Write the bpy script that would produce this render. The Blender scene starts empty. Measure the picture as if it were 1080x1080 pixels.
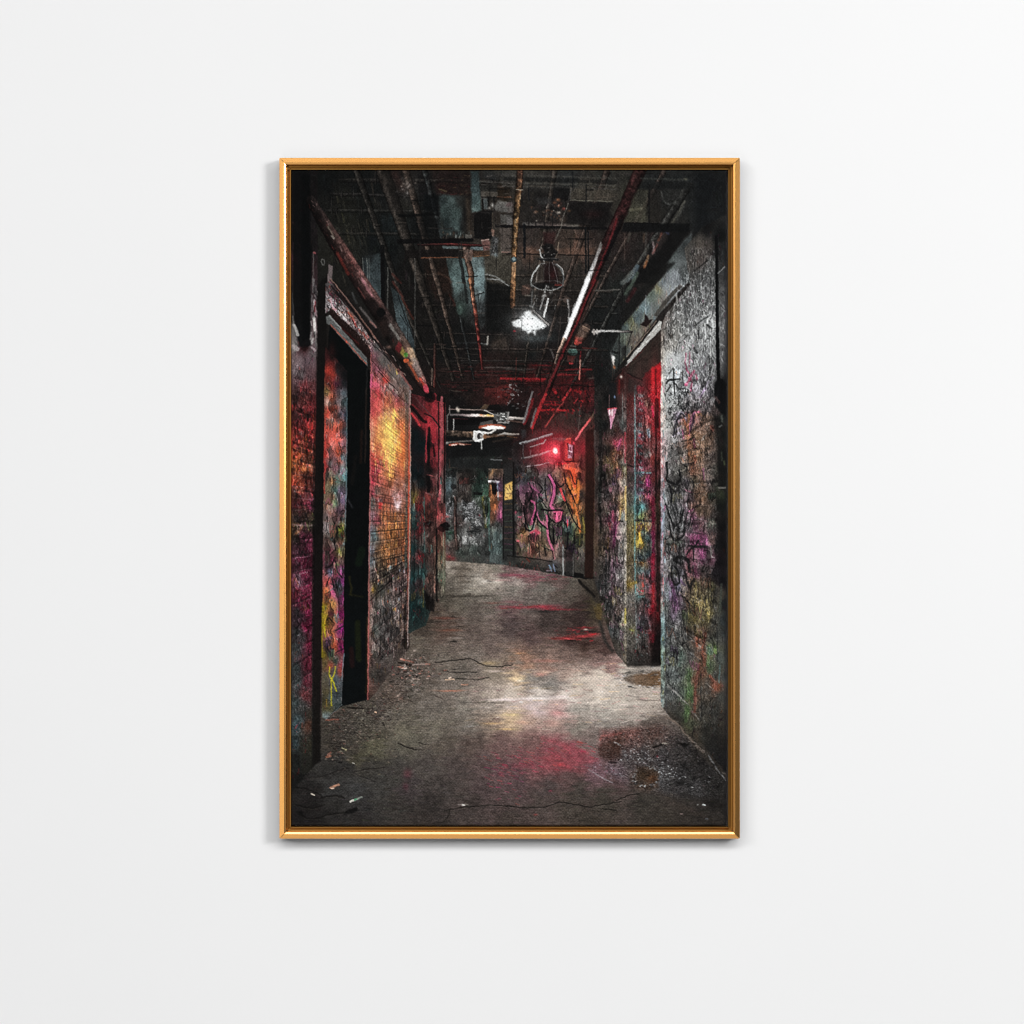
import math, random
import numpy as np

# ---------------------------------------------------------------------------
#  THE PRINT: ink colours of the canvas print, worked out by code.
#  Units: millimetre-like print units, x 307..766.5, y 179.5..870.5 (y down).
# ---------------------------------------------------------------------------
S = 2.0                                   # samples per unit
X0, X1, Y0, Y1 = 307.0, 767.0, 179.5, 871.0
W, H = int(round((X1 - X0) * S)), int(round((Y1 - Y0) * S))
img = np.zeros((H, W, 3), np.float32)
RNG = np.random.default_rng(7)
rnd = random.Random(11)


def col(c):
    return np.array(c, np.float32) / 255.0


def resize(a, h, w):
    ys = np.clip((np.arange(h) + .5) / h * a.shape[0] - .5, 0, a.shape[0] - 1.001)
    xs = np.clip((np.arange(w) + .5) / w * a.shape[1] - .5, 0, a.shape[1] - 1.001)
    y0, x0 = ys.astype(int), xs.astype(int)
    y1, x1 = np.minimum(y0 + 1, a.shape[0] - 1), np.minimum(x0 + 1, a.shape[1] - 1)
    fy, fx = (ys - y0).astype(np.float32), (xs - x0).astype(np.float32)
    fy = fy * fy * (3 - 2 * fy); fx = fx * fx * (3 - 2 * fx)
    fy = fy.reshape((-1, 1) + (1,) * (a.ndim - 2)); fx = fx.reshape((1, -1) + (1,) * (a.ndim - 2))
    r0, r1 = a[y0], a[y1]
    return (r0[:, x0] * (1 - fx) + r0[:, x1] * fx) * (1 - fy) + (r1[:, x0] * (1 - fx) + r1[:, x1] * fx) * fy


def noise(sx, sy, octaves=3, seed=0, gain=.55):
    """value noise in 0..1 over the print; sx, sy = size of a cell in units"""
    g = np.random.default_rng(seed)
    out = np.zeros((H, W), np.float32); amp, tot = 1., 0.
    for _ in range(octaves):
        gh, gw = max(2, int((Y1 - Y0) / sy) + 2), max(2, int((X1 - X0) / sx) + 2)
        out += amp * resize(g.random((gh, gw), dtype=np.float32), H, W)
        tot += amp; amp *= gain; sx, sy = max(sx / 2, .5), max(sy / 2, .5)
    out /= tot
    return np.clip((out - .5) * 1.9 + .5, 0, 1)


def box(xa, ya, xb, yb):
    i0, i1 = max(0, int((ya - Y0) * S)), min(H, int((yb - Y0) * S) + 2)
    j0, j1 = max(0, int((xa - X0) * S)), min(W, int((xb - X0) * S) + 2)
    if i1 <= i0 or j1 <= j0:
        return None
    yy = Y0 + (np.arange(i0, i1, dtype=np.float32) + .5) / S
    xx = X0 + (np.arange(j0, j1, dtype=np.float32) + .5) / S
    return slice(i0, i1), slice(j0, j1), xx[None, :], yy[:, None]


def blend(sl, m, c, mode='mix'):
    m = m[..., None]; v = img[sl]
    if mode == 'mix':
        v += (c - v) * m
    elif mode == 'add':
        v += c * m
    elif mode == 'screen':
        v += (1 - v) * c * m
    elif mode == 'mul':
        v *= 1 + (c - 1) * m


CLIP = None                               # optional mask limiting what is painted


def clipped(sl, m):
    return m if CLIP is None else m * CLIP[sl]


def near(pts, xx, yy):
    """distance, running length (0..n-1) and signed offset to a polyline"""
    d = None
    for k in range(len(pts) - 1):
        (ax, ay), (bx, by) = pts[k], pts[k + 1]
        vx, vy = bx - ax, by - ay; l2 = vx * vx + vy * vy + 1e-9
        t = np.clip(((xx - ax) * vx + (yy - ay) * vy) / l2, 0, 1)
        ex, ey = xx - ax - t * vx, yy - ay - t * vy
        q = ex * ex + ey * ey
        s = (vx * ey - vy * ex) / math.sqrt(l2)
        if d is None:
            d, tt, ss = q, t + k, s
        else:
            b = q < d
            d = np.where(b, q, d); tt = np.where(b, t + k, tt); ss = np.where(b, s, ss)
    return np.sqrt(d), tt, ss


def poly_mask(pts, f, xx, yy):
    ins = np.zeros(np.broadcast(xx, yy).shape, bool)
    n = len(pts)
    for k in range(n):
        (ax, ay), (bx, by) = pts[k], pts[(k + 1) % n]
        if ay == by:
            continue
        c = (ay > yy) != (by > yy)
        ins ^= c & (xx < (bx - ax) * (yy - ay) / (by - ay) + ax)
    d, _, _ = near(list(pts) + [pts[0]], xx, yy)
    return np.clip(.5 + np.where(ins, d, -d) / f, 0, 1).astype(np.float32)


def bounds(pts, pad):
    xs = [p[0] for p in pts]; ys = [p[1] for p in pts]
    return box(min(xs) - pad, min(ys) - pad, max(xs) + pad, max(ys) + pad)


def F(pts, c, a=1., f=1., mode='mix'):
    b = bounds(pts, f)
    if b:
        m = clipped(b[:2], poly_mask(pts, f, b[2], b[3]) * a)
        blend(b[:2], m, col(c), mode)


def FULL(pts, f=1.):
    m = np.zeros((H, W), np.float32); b = bounds(pts, f)
    m[b[:2]] = poly_mask(pts, f, b[2], b[3])
    return m


def L(pts, w, c, a=1., f=.9, mode='mix', w2=None):
    w2 = w if w2 is None else w2
    b = bounds(pts, max(w, w2) / 2 + f + .5)
    if not b:
        return
    d, t, _ = near(pts, b[2], b[3])
    ww = w + (w2 - w) * t / (len(pts) - 1)
    m = clipped(b[:2], np.clip(.5 + (ww / 2 - d) / f, 0, 1) * np.minimum(1, ww / .5) * a)
    blend(b[:2], m.astype(np.float32), col(c), mode)


def T(pts, ws, cols, prof, a=1., f=.9, grain=0.):
    """a pipe: widths and colours along it, brightness profile across it"""
    b = bounds(pts, max(ws) / 2 + f + 1)
    d, t, s = near(pts, b[2], b[3])
    k = np.arange(len(pts))
    ww = np.interp(t, k, ws)
    u = np.clip(s / (ww / 2), -1, 1)
    ck = np.array(cols, np.float32) / 255
    kc = np.linspace(0, len(pts) - 1, len(cols))
    c = np.stack([np.interp(t, kc, ck[:, i]) for i in range(3)], -1)
    p = np.interp(u, [q[0] for q in prof], [q[1] for q in prof])
    if grain:
        p = p * (1 + grain * (NZ[b[:2]] - .5) * 2)
    m = clipped(b[:2], np.clip(.5 + (ww / 2 - d) / f, 0, 1) * a)
    blend(b[:2], m.astype(np.float32), np.clip(c * p[..., None], 0, 1).astype(np.float32))


def G(cx, cy, rx, ry, c, a=1., rot=0., mode='mix', hard=2.):
    r = max(rx, ry) * 2.2
    b = box(cx - r, cy - r, cx + r, cy + r)
    if not b:
        return
    ca, sa = math.cos(rot), math.sin(rot)
    u = ((b[2] - cx) * ca + (b[3] - cy) * sa) / rx; v = (-(b[2] - cx) * sa + (b[3] - cy) * ca) / ry
    m = clipped(b[:2], np.exp(-(u * u + v * v) ** (hard / 2)) * a)
    blend(b[:2], m.astype(np.float32), col(c), mode)


def E(cx, cy, rx, ry, c, a=1., rot=0., f=1., mode='mix'):
    n = 22
    ca, sa = math.cos(rot), math.sin(rot)
    F([(cx + rx * math.cos(k * 2 * math.pi / n) * ca - ry * math.sin(k * 2 * math.pi / n) * sa,
        cy + rx * math.cos(k * 2 * math.pi / n) * sa + ry * math.sin(k * 2 * math.pi / n) * ca) for k in range(n)], c, a, f, mode)


def field(pts, samples, f=1., power=3.2, a=1., wob=2.5, wx=1., wy=2.):
    """fill a polygon with colours spread between sample points (x, y, (r, g, b))"""
    b = bounds(pts, f)
    m = clipped(b[:2], poly_mask(pts, f, b[2], b[3]) * a)
    h, w = m.shape; q = 3
    hh, wl = max(2, h // q), max(2, w // q)
    xs = b[2][0, 0] + (np.arange(wl) + .5) / wl * (w / S)
    ys = b[3][0, 0] + (np.arange(hh) + .5) / hh * (h / S)
    nx = resize(np.random.default_rng(len(samples)).random((max(2, int(hh / (3 * wy))), max(2, int(wl / (3 * wx)))), dtype=np.float32), hh, wl)
    ny = resize(np.random.default_rng(len(samples) + 1).random((max(2, int(hh / (3 * wy))), max(2, int(wl / (3 * wx)))), dtype=np.float32), hh, wl)
    xg = xs[None, :] + (nx - .5) * 2 * wob * wx; yg = ys[:, None] + (ny - .5) * 2 * wob * wy
    num = np.zeros((hh, wl, 3), np.float32); den = np.zeros((hh, wl), np.float32)
    for (x, y, c) in samples:
        k = 1. / (((xg - x) ** 2 + ((yg - y) * .8) ** 2 + 4.) ** (power / 2))
        num += k[..., None] * col(c); den += k
    blend(b[:2], m, resize(num / den[..., None], h, w))


def spline(pts, n=6):
    out = []
    p = [pts[0]] + list(pts) + [pts[-1]]
    for k in range(1, len(p) - 2):
        for i in range(n):
            t = i / n
            out.append(tuple(.5 * ((2 * p[k][j]) + (-p[k - 1][j] + p[k + 1][j]) * t + (2 * p[k - 1][j] - 5 * p[k][j] + 4 * p[k + 1][j] - p[k + 2][j]) * t * t
                                   + (-p[k - 1][j] + 3 * p[k][j] - 3 * p[k + 1][j] + p[k + 2][j]) * t ** 3) for j in (0, 1)))
    out.append(tuple(pts[-1]))
    return out


def inside(pts, x, y):
    r = False; n = len(pts)
    for k in range(n):
        (ax, ay), (bx, by) = pts[k], pts[(k + 1) % n]
        if (ay > y) != (by > y) and x < (bx - ax) * (y - ay) / (by - ay) + ax:
            r = not r
    return r


def dabs(pts, n, ln=(2, 6), wd=(.5, 1.4), ang=90, spread=12, lo=.5, hi=1.55, pal=None, ppal=.2, a=.6, vp=None, mask=True, sat=.0, lum=None):
    """short brush dabs that break a flat colour up"""
    global CLIP
    old = CLIP
    if mask:
        CLIP = FULL(pts, 1.)
    xs = [p[0] for p in pts]; ys = [p[1] for p in pts]
    k = 0; tries = 0
    while k < n and tries < n * 6:
        tries += 1
        x, y = rnd.uniform(min(xs), max(xs)), rnd.uniform(min(ys), max(ys))
        if not inside(pts, x, y):
            continue
        k += 1
        if vp:
            th = math.atan2(vp[1] - y, vp[0] - x) + math.radians(rnd.gauss(0, spread))
        else:
            th = math.radians(ang + rnd.gauss(0, spread))
        l, w = rnd.uniform(*ln), rnd.uniform(*wd)
        dx, dy = math.cos(th) * l / 2, math.sin(th) * l / 2
        i, j = min(H - 1, max(0, int((y - Y0) * S))), min(W - 1, max(0, int((x - X0) * S)))
        c = img[i, j] * 255
        if pal and rnd.random() < ppal:
            p = pal[rnd.randrange(len(pal))]
            s = rnd.uniform(.6, 1.1)
            if lum is not None:
                s *= (float(c.mean()) / lum) ** .8
            c = [min(255, v * s) for v in p]
        else:
            s = rnd.uniform(lo, hi); g = float(np.mean(c))
            c = [min(255, max(0, (g + (v - g) * (1 + rnd.uniform(-sat, sat * 2))) * s + rnd.uniform(-3, 6))) for v in c]
        L([(x - dx, y - dy), (x + dx, y + dy)], w, c, a * rnd.uniform(.5, 1), f=.8, w2=w * rnd.uniform(.3, 1))
    CLIP = old


def scrawl(cx, cy, w, h, n, c, wd=1., a=.9, seed=0, skew=0., k=1):
    r = random.Random(seed)
    for _ in range(k):
        p = []
        for i in range(n):
            u, v = r.uniform(-.5, .5), r.uniform(-.5, .5)
            p.append((cx + u * w, cy + v * h + skew * u * w))
        L(spline(p, 5), wd * r.uniform(.7, 1.2), c, a)


def conv(x0, y0):
    def q(*v):
        return [(x0 + v[i] / 9., y0 + v[i + 1] / 9.) for i in range(0, len(v), 2)]
    return q


A0, A1, A2, A3, A4, A5 = [conv(305, y) for y in (178, 295, 410, 525, 640, 755)]
B0, B1, B2, B3, B4, B5 = [conv(420, y) for y in (178, 295, 410, 525, 640, 755)]
C0, C1, C2, C3, C4, C5 = [conv(535, y) for y in (178, 295, 410, 525, 640, 755)]
D0, D1, D2, D3, D4, D5 = [conv(650, y) for y in (178, 295, 410, 525, 640, 755)]
VP = (535., 550.)
NZ = noise(3, 3, 3, 5)
ROUND = [(-1, .25), (-.6, .6), (0, 1), (.45, 1.35), (.75, 1.0), (1, .3)]
ROUNDL = [(-1, .3), (-.75, 1.0), (-.45, 1.35), (0, 1), (.6, .6), (1, .25)]
# ---- ground tone -----------------------------------------------------------
img[:] = col((17, 19, 19))
img *= (.6 + .8 * noise(14, 18, 3, 1))[..., None]


def S_(*v):
    return [(v[i], v[i + 1], v[i + 2]) for i in range(0, len(v), 3)]


# ---- ceiling ---------------------------------------------------------------
field([(307, 179), (767, 179), (767, 480), (307, 480)], S_(
    315, 190, (17, 18, 19), 345, 190, (16, 18, 18), 380, 190, (18, 20, 20), 400, 200, (20, 22, 22), 418, 195, (34, 26, 24), 430, 200, (42, 40, 38), 428, 218, (36, 35, 30),
    445, 195, (24, 24, 24), 455, 210, (18, 22, 22), 425, 240, (26, 29, 28), 440, 235, (18, 20, 20), 365, 215, (26, 26, 22), 370, 240, (32, 32, 27), 365, 255, (36, 35, 29), 385, 230, (22, 23, 21),
    395, 245, (18, 22, 23), 415, 235, (24, 30, 31), 405, 265, (18, 21, 21), 400, 220, (22, 23, 22), 475, 190, (36, 26, 24), 470, 197, (44, 26, 24), 490, 192, (30, 24, 22), 490, 205, (38, 30, 26),
    520, 190, (38, 40, 40), 535, 186, (55, 54, 50), 515, 198, (44, 42, 38), 530, 200, (42, 32, 22), 560, 186, (52, 50, 46), 600, 184, (40, 42, 42), 570, 193, (50, 48, 44), 640, 186, (44, 44, 41),
    570, 205, (30, 28, 27), 580, 222, (32, 30, 29), 560, 230, (38, 35, 32), 620, 204, (62, 57, 48), 640, 204, (55, 50, 43), 615, 224, (26, 24, 24), 635, 228, (24, 23, 23), 560, 250, (52, 44, 40), 560, 264, (92, 66, 54),
    600, 250, (62, 50, 43), 610, 264, (100, 70, 56), 600, 275, (62, 54, 48), 565, 280, (58, 50, 44), 610, 290, (42, 38, 34), 555, 292, (46, 42, 38), 630, 265, (62, 48, 42), 640, 285, (36, 32, 30),
    515, 285, (62, 58, 49), 530, 278, (70, 64, 53), 535, 290, (58, 53, 44), 455, 285, (30, 22, 18), 465, 300, (40, 27, 22), 440, 290, (22, 21, 20), 450, 320, (24, 22, 21), 470, 330, (26, 24, 23), 490, 350, (22, 23, 23),
    440, 360, (24, 22, 21), 470, 370, (20, 21, 21), 500, 380, (24, 22, 22), 520, 350, (26, 25, 25), 530, 330, (34, 29, 27), 525, 360, (40, 34, 30), 520, 320, (22, 23, 23), 530, 390, (38, 28, 26), 505, 395, (44, 24, 22),
    470, 395, (34, 26, 24), 520, 405, (56, 27, 25), 530, 412, (92, 30, 28), 460, 410, (34, 22, 22), 490, 412, (36, 26, 24), 480, 425, (22, 20, 20), 560, 330, (28, 27, 27), 580, 355, (22, 22, 22), 560, 372, (26, 27, 27),
    550, 385, (30, 27, 24), 560, 398, (60, 20, 20), 555, 412, (40, 24, 24), 600, 320, (34, 30, 28), 605, 380, (28, 24, 23), 610, 400, (56, 20, 20), 600, 410, (74, 20, 22), 620, 415, (80, 24, 26), 625, 390, (30, 26, 25),
    630, 330, (24, 26, 26), 640, 310, (30, 31, 30), 645, 340, (27, 29, 29), 640, 370, (28, 30, 30), 640, 400, (26, 27, 27), 650, 300, (33, 36, 34), 645, 260, (40, 34, 32), 665, 215, (56, 56, 45), 675, 228, (62, 61, 50), 690, 220, (36, 35, 31),
    712, 215, (38, 38, 37), 700, 205, (34, 35, 34), 690, 190, (30, 32, 32), 715, 192, (32, 34, 34), 735, 210, (28, 30, 30), 755, 200, (24, 26, 27), 760, 230, (26, 28, 29), 660, 255, (42, 32, 30), 675, 260, (38, 34, 32), 690, 255, (46, 36, 35),
    545, 440, (24, 21, 21), 500, 470, (22, 24, 24), 480, 480, (24, 26, 26), 600, 440, (58, 30, 28), 590, 455, (46, 30, 28), 610, 450, (50, 38, 34), 575, 425, (64, 22, 24), 625, 440, (44, 38, 36), 640, 450, (32, 32, 32)), wob=3)
CEIL = [(307, 179), (767, 179), (767, 480), (307, 480)]
dabs(CEIL, 2600, (2, 9), (.6, 2.2), 90, 14, .45, 1.6, a=.5, mask=False)
dabs(CEIL, 900, (3, 14), (.5, 1.6), 0, 6, .4, 1.6, a=.5, mask=False)
# top left corner marks
for p, c in ((A0(120, 130, 150, 215), (120, 22, 28)), (A0(165, 215, 195, 275), (80, 20, 24)), (A0(105, 110, 130, 150), (90, 24, 28)), (A0(115, 390, 150, 410), (110, 24, 34)), (A0(60, 60, 95, 120), (52, 30, 30))):
    L(p, 2.4, c, .8, 1.6)
for x, y, h, c in ((250, 200, 60, (58, 54, 48)), (455, 290, 60, (60, 56, 42)), (505, 460, 90, (62, 60, 40)), (550, 640, 120, (66, 60, 44)), (610, 780, 160, (52, 52, 46)), (780, 190, 120, (54, 46, 38)), (830, 330, 130, (40, 38, 34)), (740, 540, 110, (50, 46, 34)), (640, 300, 100, (34, 38, 36))):
    L(A0(x, y - h / 2, x + h * .18, y + h / 2), 1.6, c, .7, 1.8)
for k in range(60):
    x = rnd.uniform(350, 400); y = rnd.uniform(200, 290)
    L([(x, y), (x + 3, y + rnd.uniform(6, 16))], rnd.uniform(.5, 1.2), rnd.choice([(52, 50, 40), (40, 44, 42), (12, 13, 13), (60, 54, 44), (14, 14, 14)]), .5)
# runs of pipe, ducts and beams going back into the dark, nearest last
for y, xa, xb, wd_, c in ((404, 470, 600, 2, (46, 26, 25)), (392, 455, 612, 2.2, (52, 34, 30)), (380, 470, 640, 1.8, (44, 40, 38)), (368, 440, 640, 2.4, (50, 42, 38)), (352, 465, 545, 2.2, (44, 38, 35)), (340, 520, 640, 2.6, (42, 38, 36)), (322, 445, 640, 3, (44, 38, 34)), (306, 510, 645, 3.4, (48, 42, 38)), (290, 440, 640, 3, (50, 42, 36)), (246, 350, 460, 3.6, (36, 34, 31)), (222, 345, 470, 4, (34, 33, 31)), (205, 350, 430, 4, (32, 30, 29)), (190, 360, 520, 5, (36, 33, 30))):
    T([(xa, y + rnd.uniform(-1, 1)), ((xa + xb) / 2, y + .5), (xb, y + 1.5)], [wd_, wd_, wd_], [c, [v * 1.25 for v in c], c], [(-1, .5), (-.5, 1.4), (0, 1), (.6, .5), (1, .2)], a=.6, grain=.35)
    for k in range(3):
        x = rnd.uniform(xa, xb)
        L([(x, y - wd_ * .7), (x, y + wd_ * .8)], rnd.uniform(1, 2), [v * 1.2 for v in c], .7); L([(x + 1, y - wd_ * .7), (x + 1, y + wd_ * .8)], .7, (10, 10, 10), .7)
        if rnd.random() < .6:
            L([(x, y - rnd.uniform(6, 16)), (x, y)], .7, (58, 54, 50), .5)
for p, w0, w1, c in (([(404, 180), (444, 298), (478, 400)], 10, 3, (40, 35, 31)), ([(428, 180), (462, 300), (488, 398)], 6, 2.2, (52, 42, 36)), ([(448, 180), (474, 280), (500, 400)], 4, 1.8, (36, 38, 38)), ([(585, 180), (566, 300), (552, 400)], 4, 1.8, (48, 42, 37)), ([(640, 182), (596, 300), (566, 400)], 5, 2, (50, 40, 35)), ([(726, 196), (660, 300), (596, 420)], 6, 2, (40, 40, 38)), ([(700, 182), (640, 290), (585, 400)], 4, 1.6, (46, 38, 34)), ([(376, 180), (430, 330), (464, 408)], 5, 2, (36, 33, 30))):
    T(p, [w0 * 1.5, (w0 + w1) * .72, w1 * 1.3], [c, [v * 1.3 for v in c], [v * .9 for v in c]], [(-1, .2), (-.5, .7), (.1, 1.1), (.5, 1.6), (.8, 1), (1, .3)], a=.85, grain=.35)
    for t in (.25, .6, .85):
        x = p[0][0] + (p[2][0] - p[0][0]) * t; y = p[0][1] + (p[2][1] - p[0][1]) * t
        L([(x - w0 * (1 - t * .6) * .6, y), (x + w0 * (1 - t * .6) * .6, y)], 1.6, [v * 1.35 for v in c], .7); L([(x - w0 * .5, y + 1.4), (x + w0 * .5, y + 1.4)], .7, (9, 9, 9), .7)
# far duct, left
F(A0(900, 40, 1080, 40, 1080, 430, 960, 400), (30, 27, 25), .4, 6)
L(A0(1000, 50, 1080, 180), 6, (60, 34, 30), .5, 6)
G(430, 196, 8, 9, (74, 66, 60), .55)
for k in range(26):
    x, y = rnd.gauss(431, 4), rnd.gauss(197, 6)
    G(x, y, 1.2, 1, rnd.choice([(120, 112, 108), (60, 56, 54), (100, 88, 80), (24, 22, 22)]), .7)
F(B0(0, 430, 390, 425, 390, 445, 0, 460), (10, 11, 12), .8, 1.5)
F(B0(250, 250, 380, 250, 380, 420, 250, 420), (12, 15, 17), .7, 4)
F(B0(190, 470, 390, 470, 400, 650, 190, 660), (12, 14, 15), .6, 5)
# teal duct
F(B0(390, 240, 600, 260, 640, 260, 640, 640, 400, 640), (44, 56, 55), .85, 4)
field(B0(395, 250, 615, 265, 625, 600, 410, 560), S_(
    466, 212, (40, 50, 50), 476, 211, (62, 76, 74), 485, 214, (40, 42, 40), 468, 222, (52, 66, 64), 480, 226, (60, 76, 73), 470, 235, (32, 42, 42), 482, 240, (62, 78, 76), 465, 238, (38, 38, 33), 488, 240, (34, 38, 38), 478, 245, (42, 52, 52)), f=3, wob=1)
field(B0(690, 20, 770, 20, 790, 400, 690, 420), S_(501, 185, (40, 52, 53), 503, 200, (50, 64, 65), 500, 212, (58, 76, 76), 506, 215, (72, 92, 90), 499, 222, (80, 98, 95), 503, 190, (44, 56, 57)), f=2.5, wob=1)
F(B0(600, 260, 690, 230, 690, 640, 610, 620), (30, 27, 24), .75, 4)
L(B0(660, 300, 680, 600), 3.5, (74, 60, 46), .55, 4)
F(B0(390, 40, 680, 40, 680, 250, 600, 255, 390, 190), (34, 24, 22), .6, 4)
for k in range(50):
    x, y = rnd.uniform(462, 495), rnd.uniform(183, 206)
    L([(x, y), (x + rnd.uniform(-4, 6), y + rnd.uniform(-1, 1))], rnd.uniform(.5, 1.4), rnd.choice([(66, 28, 26), (20, 18, 18), (58, 46, 36), (24, 16, 16), (74, 60, 40)]), .6)
L(B0(390, 195, 460, 210), 1.4, (88, 78, 50), .7)
for k in range(34):
    x = rnd.uniform(467, 497); y = rnd.uniform(245, 252)
    G(x, y, rnd.uniform(.5, 1.3), rnd.uniform(.8, 2.6), rnd.choice([(110, 118, 114), (60, 62, 60), (22, 20, 20), (88, 70, 56)]), .75)
F(B0(640, 620, 700, 625, 700, 668, 640, 665), (92, 90, 84), .8, 1.2)
# lower teal duct with rust pipe
field(B0(455, 840, 815, 840, 830, 1080, 500, 1080), S_(474, 278, (48, 58, 56), 480, 290, (66, 84, 82), 486, 285, (78, 96, 94), 482, 296, (92, 114, 112), 503, 278, (88, 104, 104), 507, 285, (116, 140, 142), 505, 295, (104, 126, 128), 510, 280, (70, 80, 78)), f=2, wob=1)
field(B1(500, 0, 830, 0, 830, 420, 720, 460, 560, 330), S_(482, 298, (92, 114, 112), 484, 305, (82, 102, 100), 488, 312, (46, 52, 50), 505, 298, (110, 134, 136), 508, 305, (96, 116, 118), 502, 312, (74, 84, 84), 508, 325, (50, 54, 55), 506, 338, (40, 43, 43), 485, 326, (44, 58, 52), 480, 335, (28, 28, 26), 500, 340, (38, 38, 37), 495, 350, (22, 23, 23)), f=4, wob=1)
L(B1(730, 130, 790, 110, 770, 180), 1.6, (130, 146, 146), .8, 1.2)
L(B1(740, 150, 810, 120), 1.2, (24, 24, 24), .9)
for k in range(40):
    x, y = rnd.uniform(500, 511), rnd.uniform(305, 345)
    L([(x, y), (x + rnd.uniform(-.4, .4), y + rnd.uniform(3, 9))], .7, rnd.choice([(70, 78, 78), (24, 25, 25), (56, 58, 58)]), .5)
E(485, 327, 3, 5, (70, 90, 82), .6, 0, 2)
L(B1(490, 140, 540, 250), 2, (60, 26, 20), .7, 2)
L(B0(380, 990, 470, 1030, 500, 1075), 2.5, (66, 44, 34), .7, 2)
# brown wall and hood right of the duct
F(B0(830, 845, 1070, 820, 1075, 1080, 840, 1000), (64, 60, 51), .75, 2.5)
F(B1(830, 20, 1080, 60, 1075, 520, 835, 480), (16, 17, 17), .75, 4)
L(B0(830, 1000, 920, 1020, 1010, 1075), 1.5, (120, 122, 118), .85)
L(B0(825, 1035, 900, 1045, 990, 1090), 1., (74, 74, 72), .7)
L(B1(850, -10, 960, 0, 1050, 60), 1.3, (130, 132, 130), .8)
# horizontal pipes left
L(B0(0, 690, 700, 680), 4.5, (14, 13, 14), .95, 1.2)
T(B0(190, 722, 480, 716, 780, 728), [2.4, 3, 3], [(36, 22, 22), (70, 32, 30), (84, 30, 28), (60, 26, 26)], ROUNDL)
L(B0(430, 745, 600, 748), 2.6, (88, 104, 104), .8)
L(B0(700, 755, 800, 760), 3.6, (96, 116, 120), .8)
F(B0(60, 770, 640, 765, 640, 850, 60, 850), (24, 20, 19), .9, 1.6)
L(B0(220, 845, 640, 842), 1.2, (110, 62, 38), .85)
L(B0(700, 805, 860, 800), 4.2, (70, 46, 32), .9)
L(B0(720, 834, 860, 826), 1., (140, 84, 48), .8)
for x in (210, 575, 600):
    L(B0(x, 700, x, 840), 2, (38, 34, 32), .7)
# valve box
F(B0(720, 440, 790, 395, 890, 400, 895, 670, 720, 660), (19, 18, 18), .97, 1.5)
L(B0(895, 420, 895, 600), .7, (84, 70, 58), .7)
L(B0(790, 410, 870, 420), 1.4, (40, 36, 34), .7)
F(B0(790, 670, 850, 665, 875, 700, 870, 770, 810, 780, 795, 720), (112, 74, 68), .9, 1.4)
L(B0(790, 680, 860, 670), 1.1, (176, 150, 138), .8); L(B0(800, 730, 860, 725), 1., (48, 30, 28), .8)
F(B0(885, 570, 915, 580, 910, 650, 888, 640), (136, 100, 84), .8, 1.2)
F(B0(890, 640, 950, 650, 945, 830, 870, 820), (58, 60, 60), .85, 2)
for k in range(14):
    L(B0(rnd.uniform(885, 940), rnd.uniform(650, 800), rnd.uniform(885, 950), rnd.uniform(650, 830)), .8, rnd.choice([(24, 24, 26), (110, 112, 112), (84, 80, 78)]), .7)
G(523, 269, 2.4, 2.2, (140, 156, 158), .8)
F(B0(965, 560, 1070, 560, 1065, 800, 975, 795), (82, 72, 66), .8, 1.6)
L(B0(985, 790, 1060, 790), 1.2, (140, 104, 92), .8)
F(B0(970, 430, 1080, 440, 1080, 530, 975, 530), (82, 80, 76), .85, 1.5)
F(B0(920, 530, 1080, 540, 1080, 556, 920, 556), (14, 14, 15), .9)
F(B0(780, 215, 945, 220, 945, 262, 790, 265), (74, 68, 60), .9, 1.5)
L(B0(770, 122, 1080, 132), 1.2, (84, 82, 76), .8)
F(B0(770, 135, 940, 140, 940, 215, 780, 210), (38, 37, 34), .8, 1.2)
L(B0(940, 265, 1070, 268), 1.2, (110, 68, 46), .8)
F(B0(945, 300, 1080, 320, 1080, 425, 900, 390), (92, 90, 86), .9, 2)
G(537, 216, 3, 2, (88, 40, 50), .6)
F(B0(800, 280, 850, 280, 850, 385, 815, 385), (76, 84, 84), .85, 1.4)
for x in (800, 855, 905):
    L(B0(x, 270, x + 8, 390), 1.2, (16, 15, 15), .9)
G(519.5, 216.5, 1.8, 2, (190, 186, 180), .8); G(516, 219.5, 1.3, 1.6, (150, 146, 140), .8)
for k in range(70):
    x, y = rnd.uniform(506, 540), rnd.uniform(183, 270)
    L([(x, y), (x + rnd.uniform(1, 6), y + rnd.uniform(-.6, .6))], rnd.uniform(.5, 1.3), rnd.choice([(20, 20, 20), (80, 74, 68), (54, 48, 44), (36, 30, 28), (100, 92, 86)]), .5)
# thin black rods and the frame between wall and ceiling, left
field(A0(700, 830, 880, 800, 880, 1085, 700, 1085), S_(384, 275, (40, 48, 49), 395, 280, (46, 56, 58), 400, 290, (52, 62, 65), 390, 296, (56, 66, 68), 386, 270, (30, 32, 32)), f=2)
field(A1(745, 0, 880, 0, 880, 250, 830, 280), S_(392, 300, (54, 64, 67), 400, 310, (54, 66, 68), 399, 322, (42, 50, 50)), f=2)
field(B1(-70, 60, 20, 150, 150, 560, 165, 880, 90, 720, -10, 420), S_(414, 310, (40, 48, 50), 420, 330, (66, 80, 82), 428, 345, (60, 74, 78), 434, 365, (44, 54, 58), 425, 360, (74, 84, 86), 436, 385, (34, 38, 40)), f=1.5)
for x, a in ((700, .8), (740, .6), (760, .4)):
    L(A0(x, 850, x + 6, 1080), .8, (120, 122, 116), a)
L(A0(885, 740, 890, 1080), 4.4, (14, 14, 15), .95); L(A1(888, 0, 895, 300), 4.4, (14, 14, 15), .95)
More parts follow.
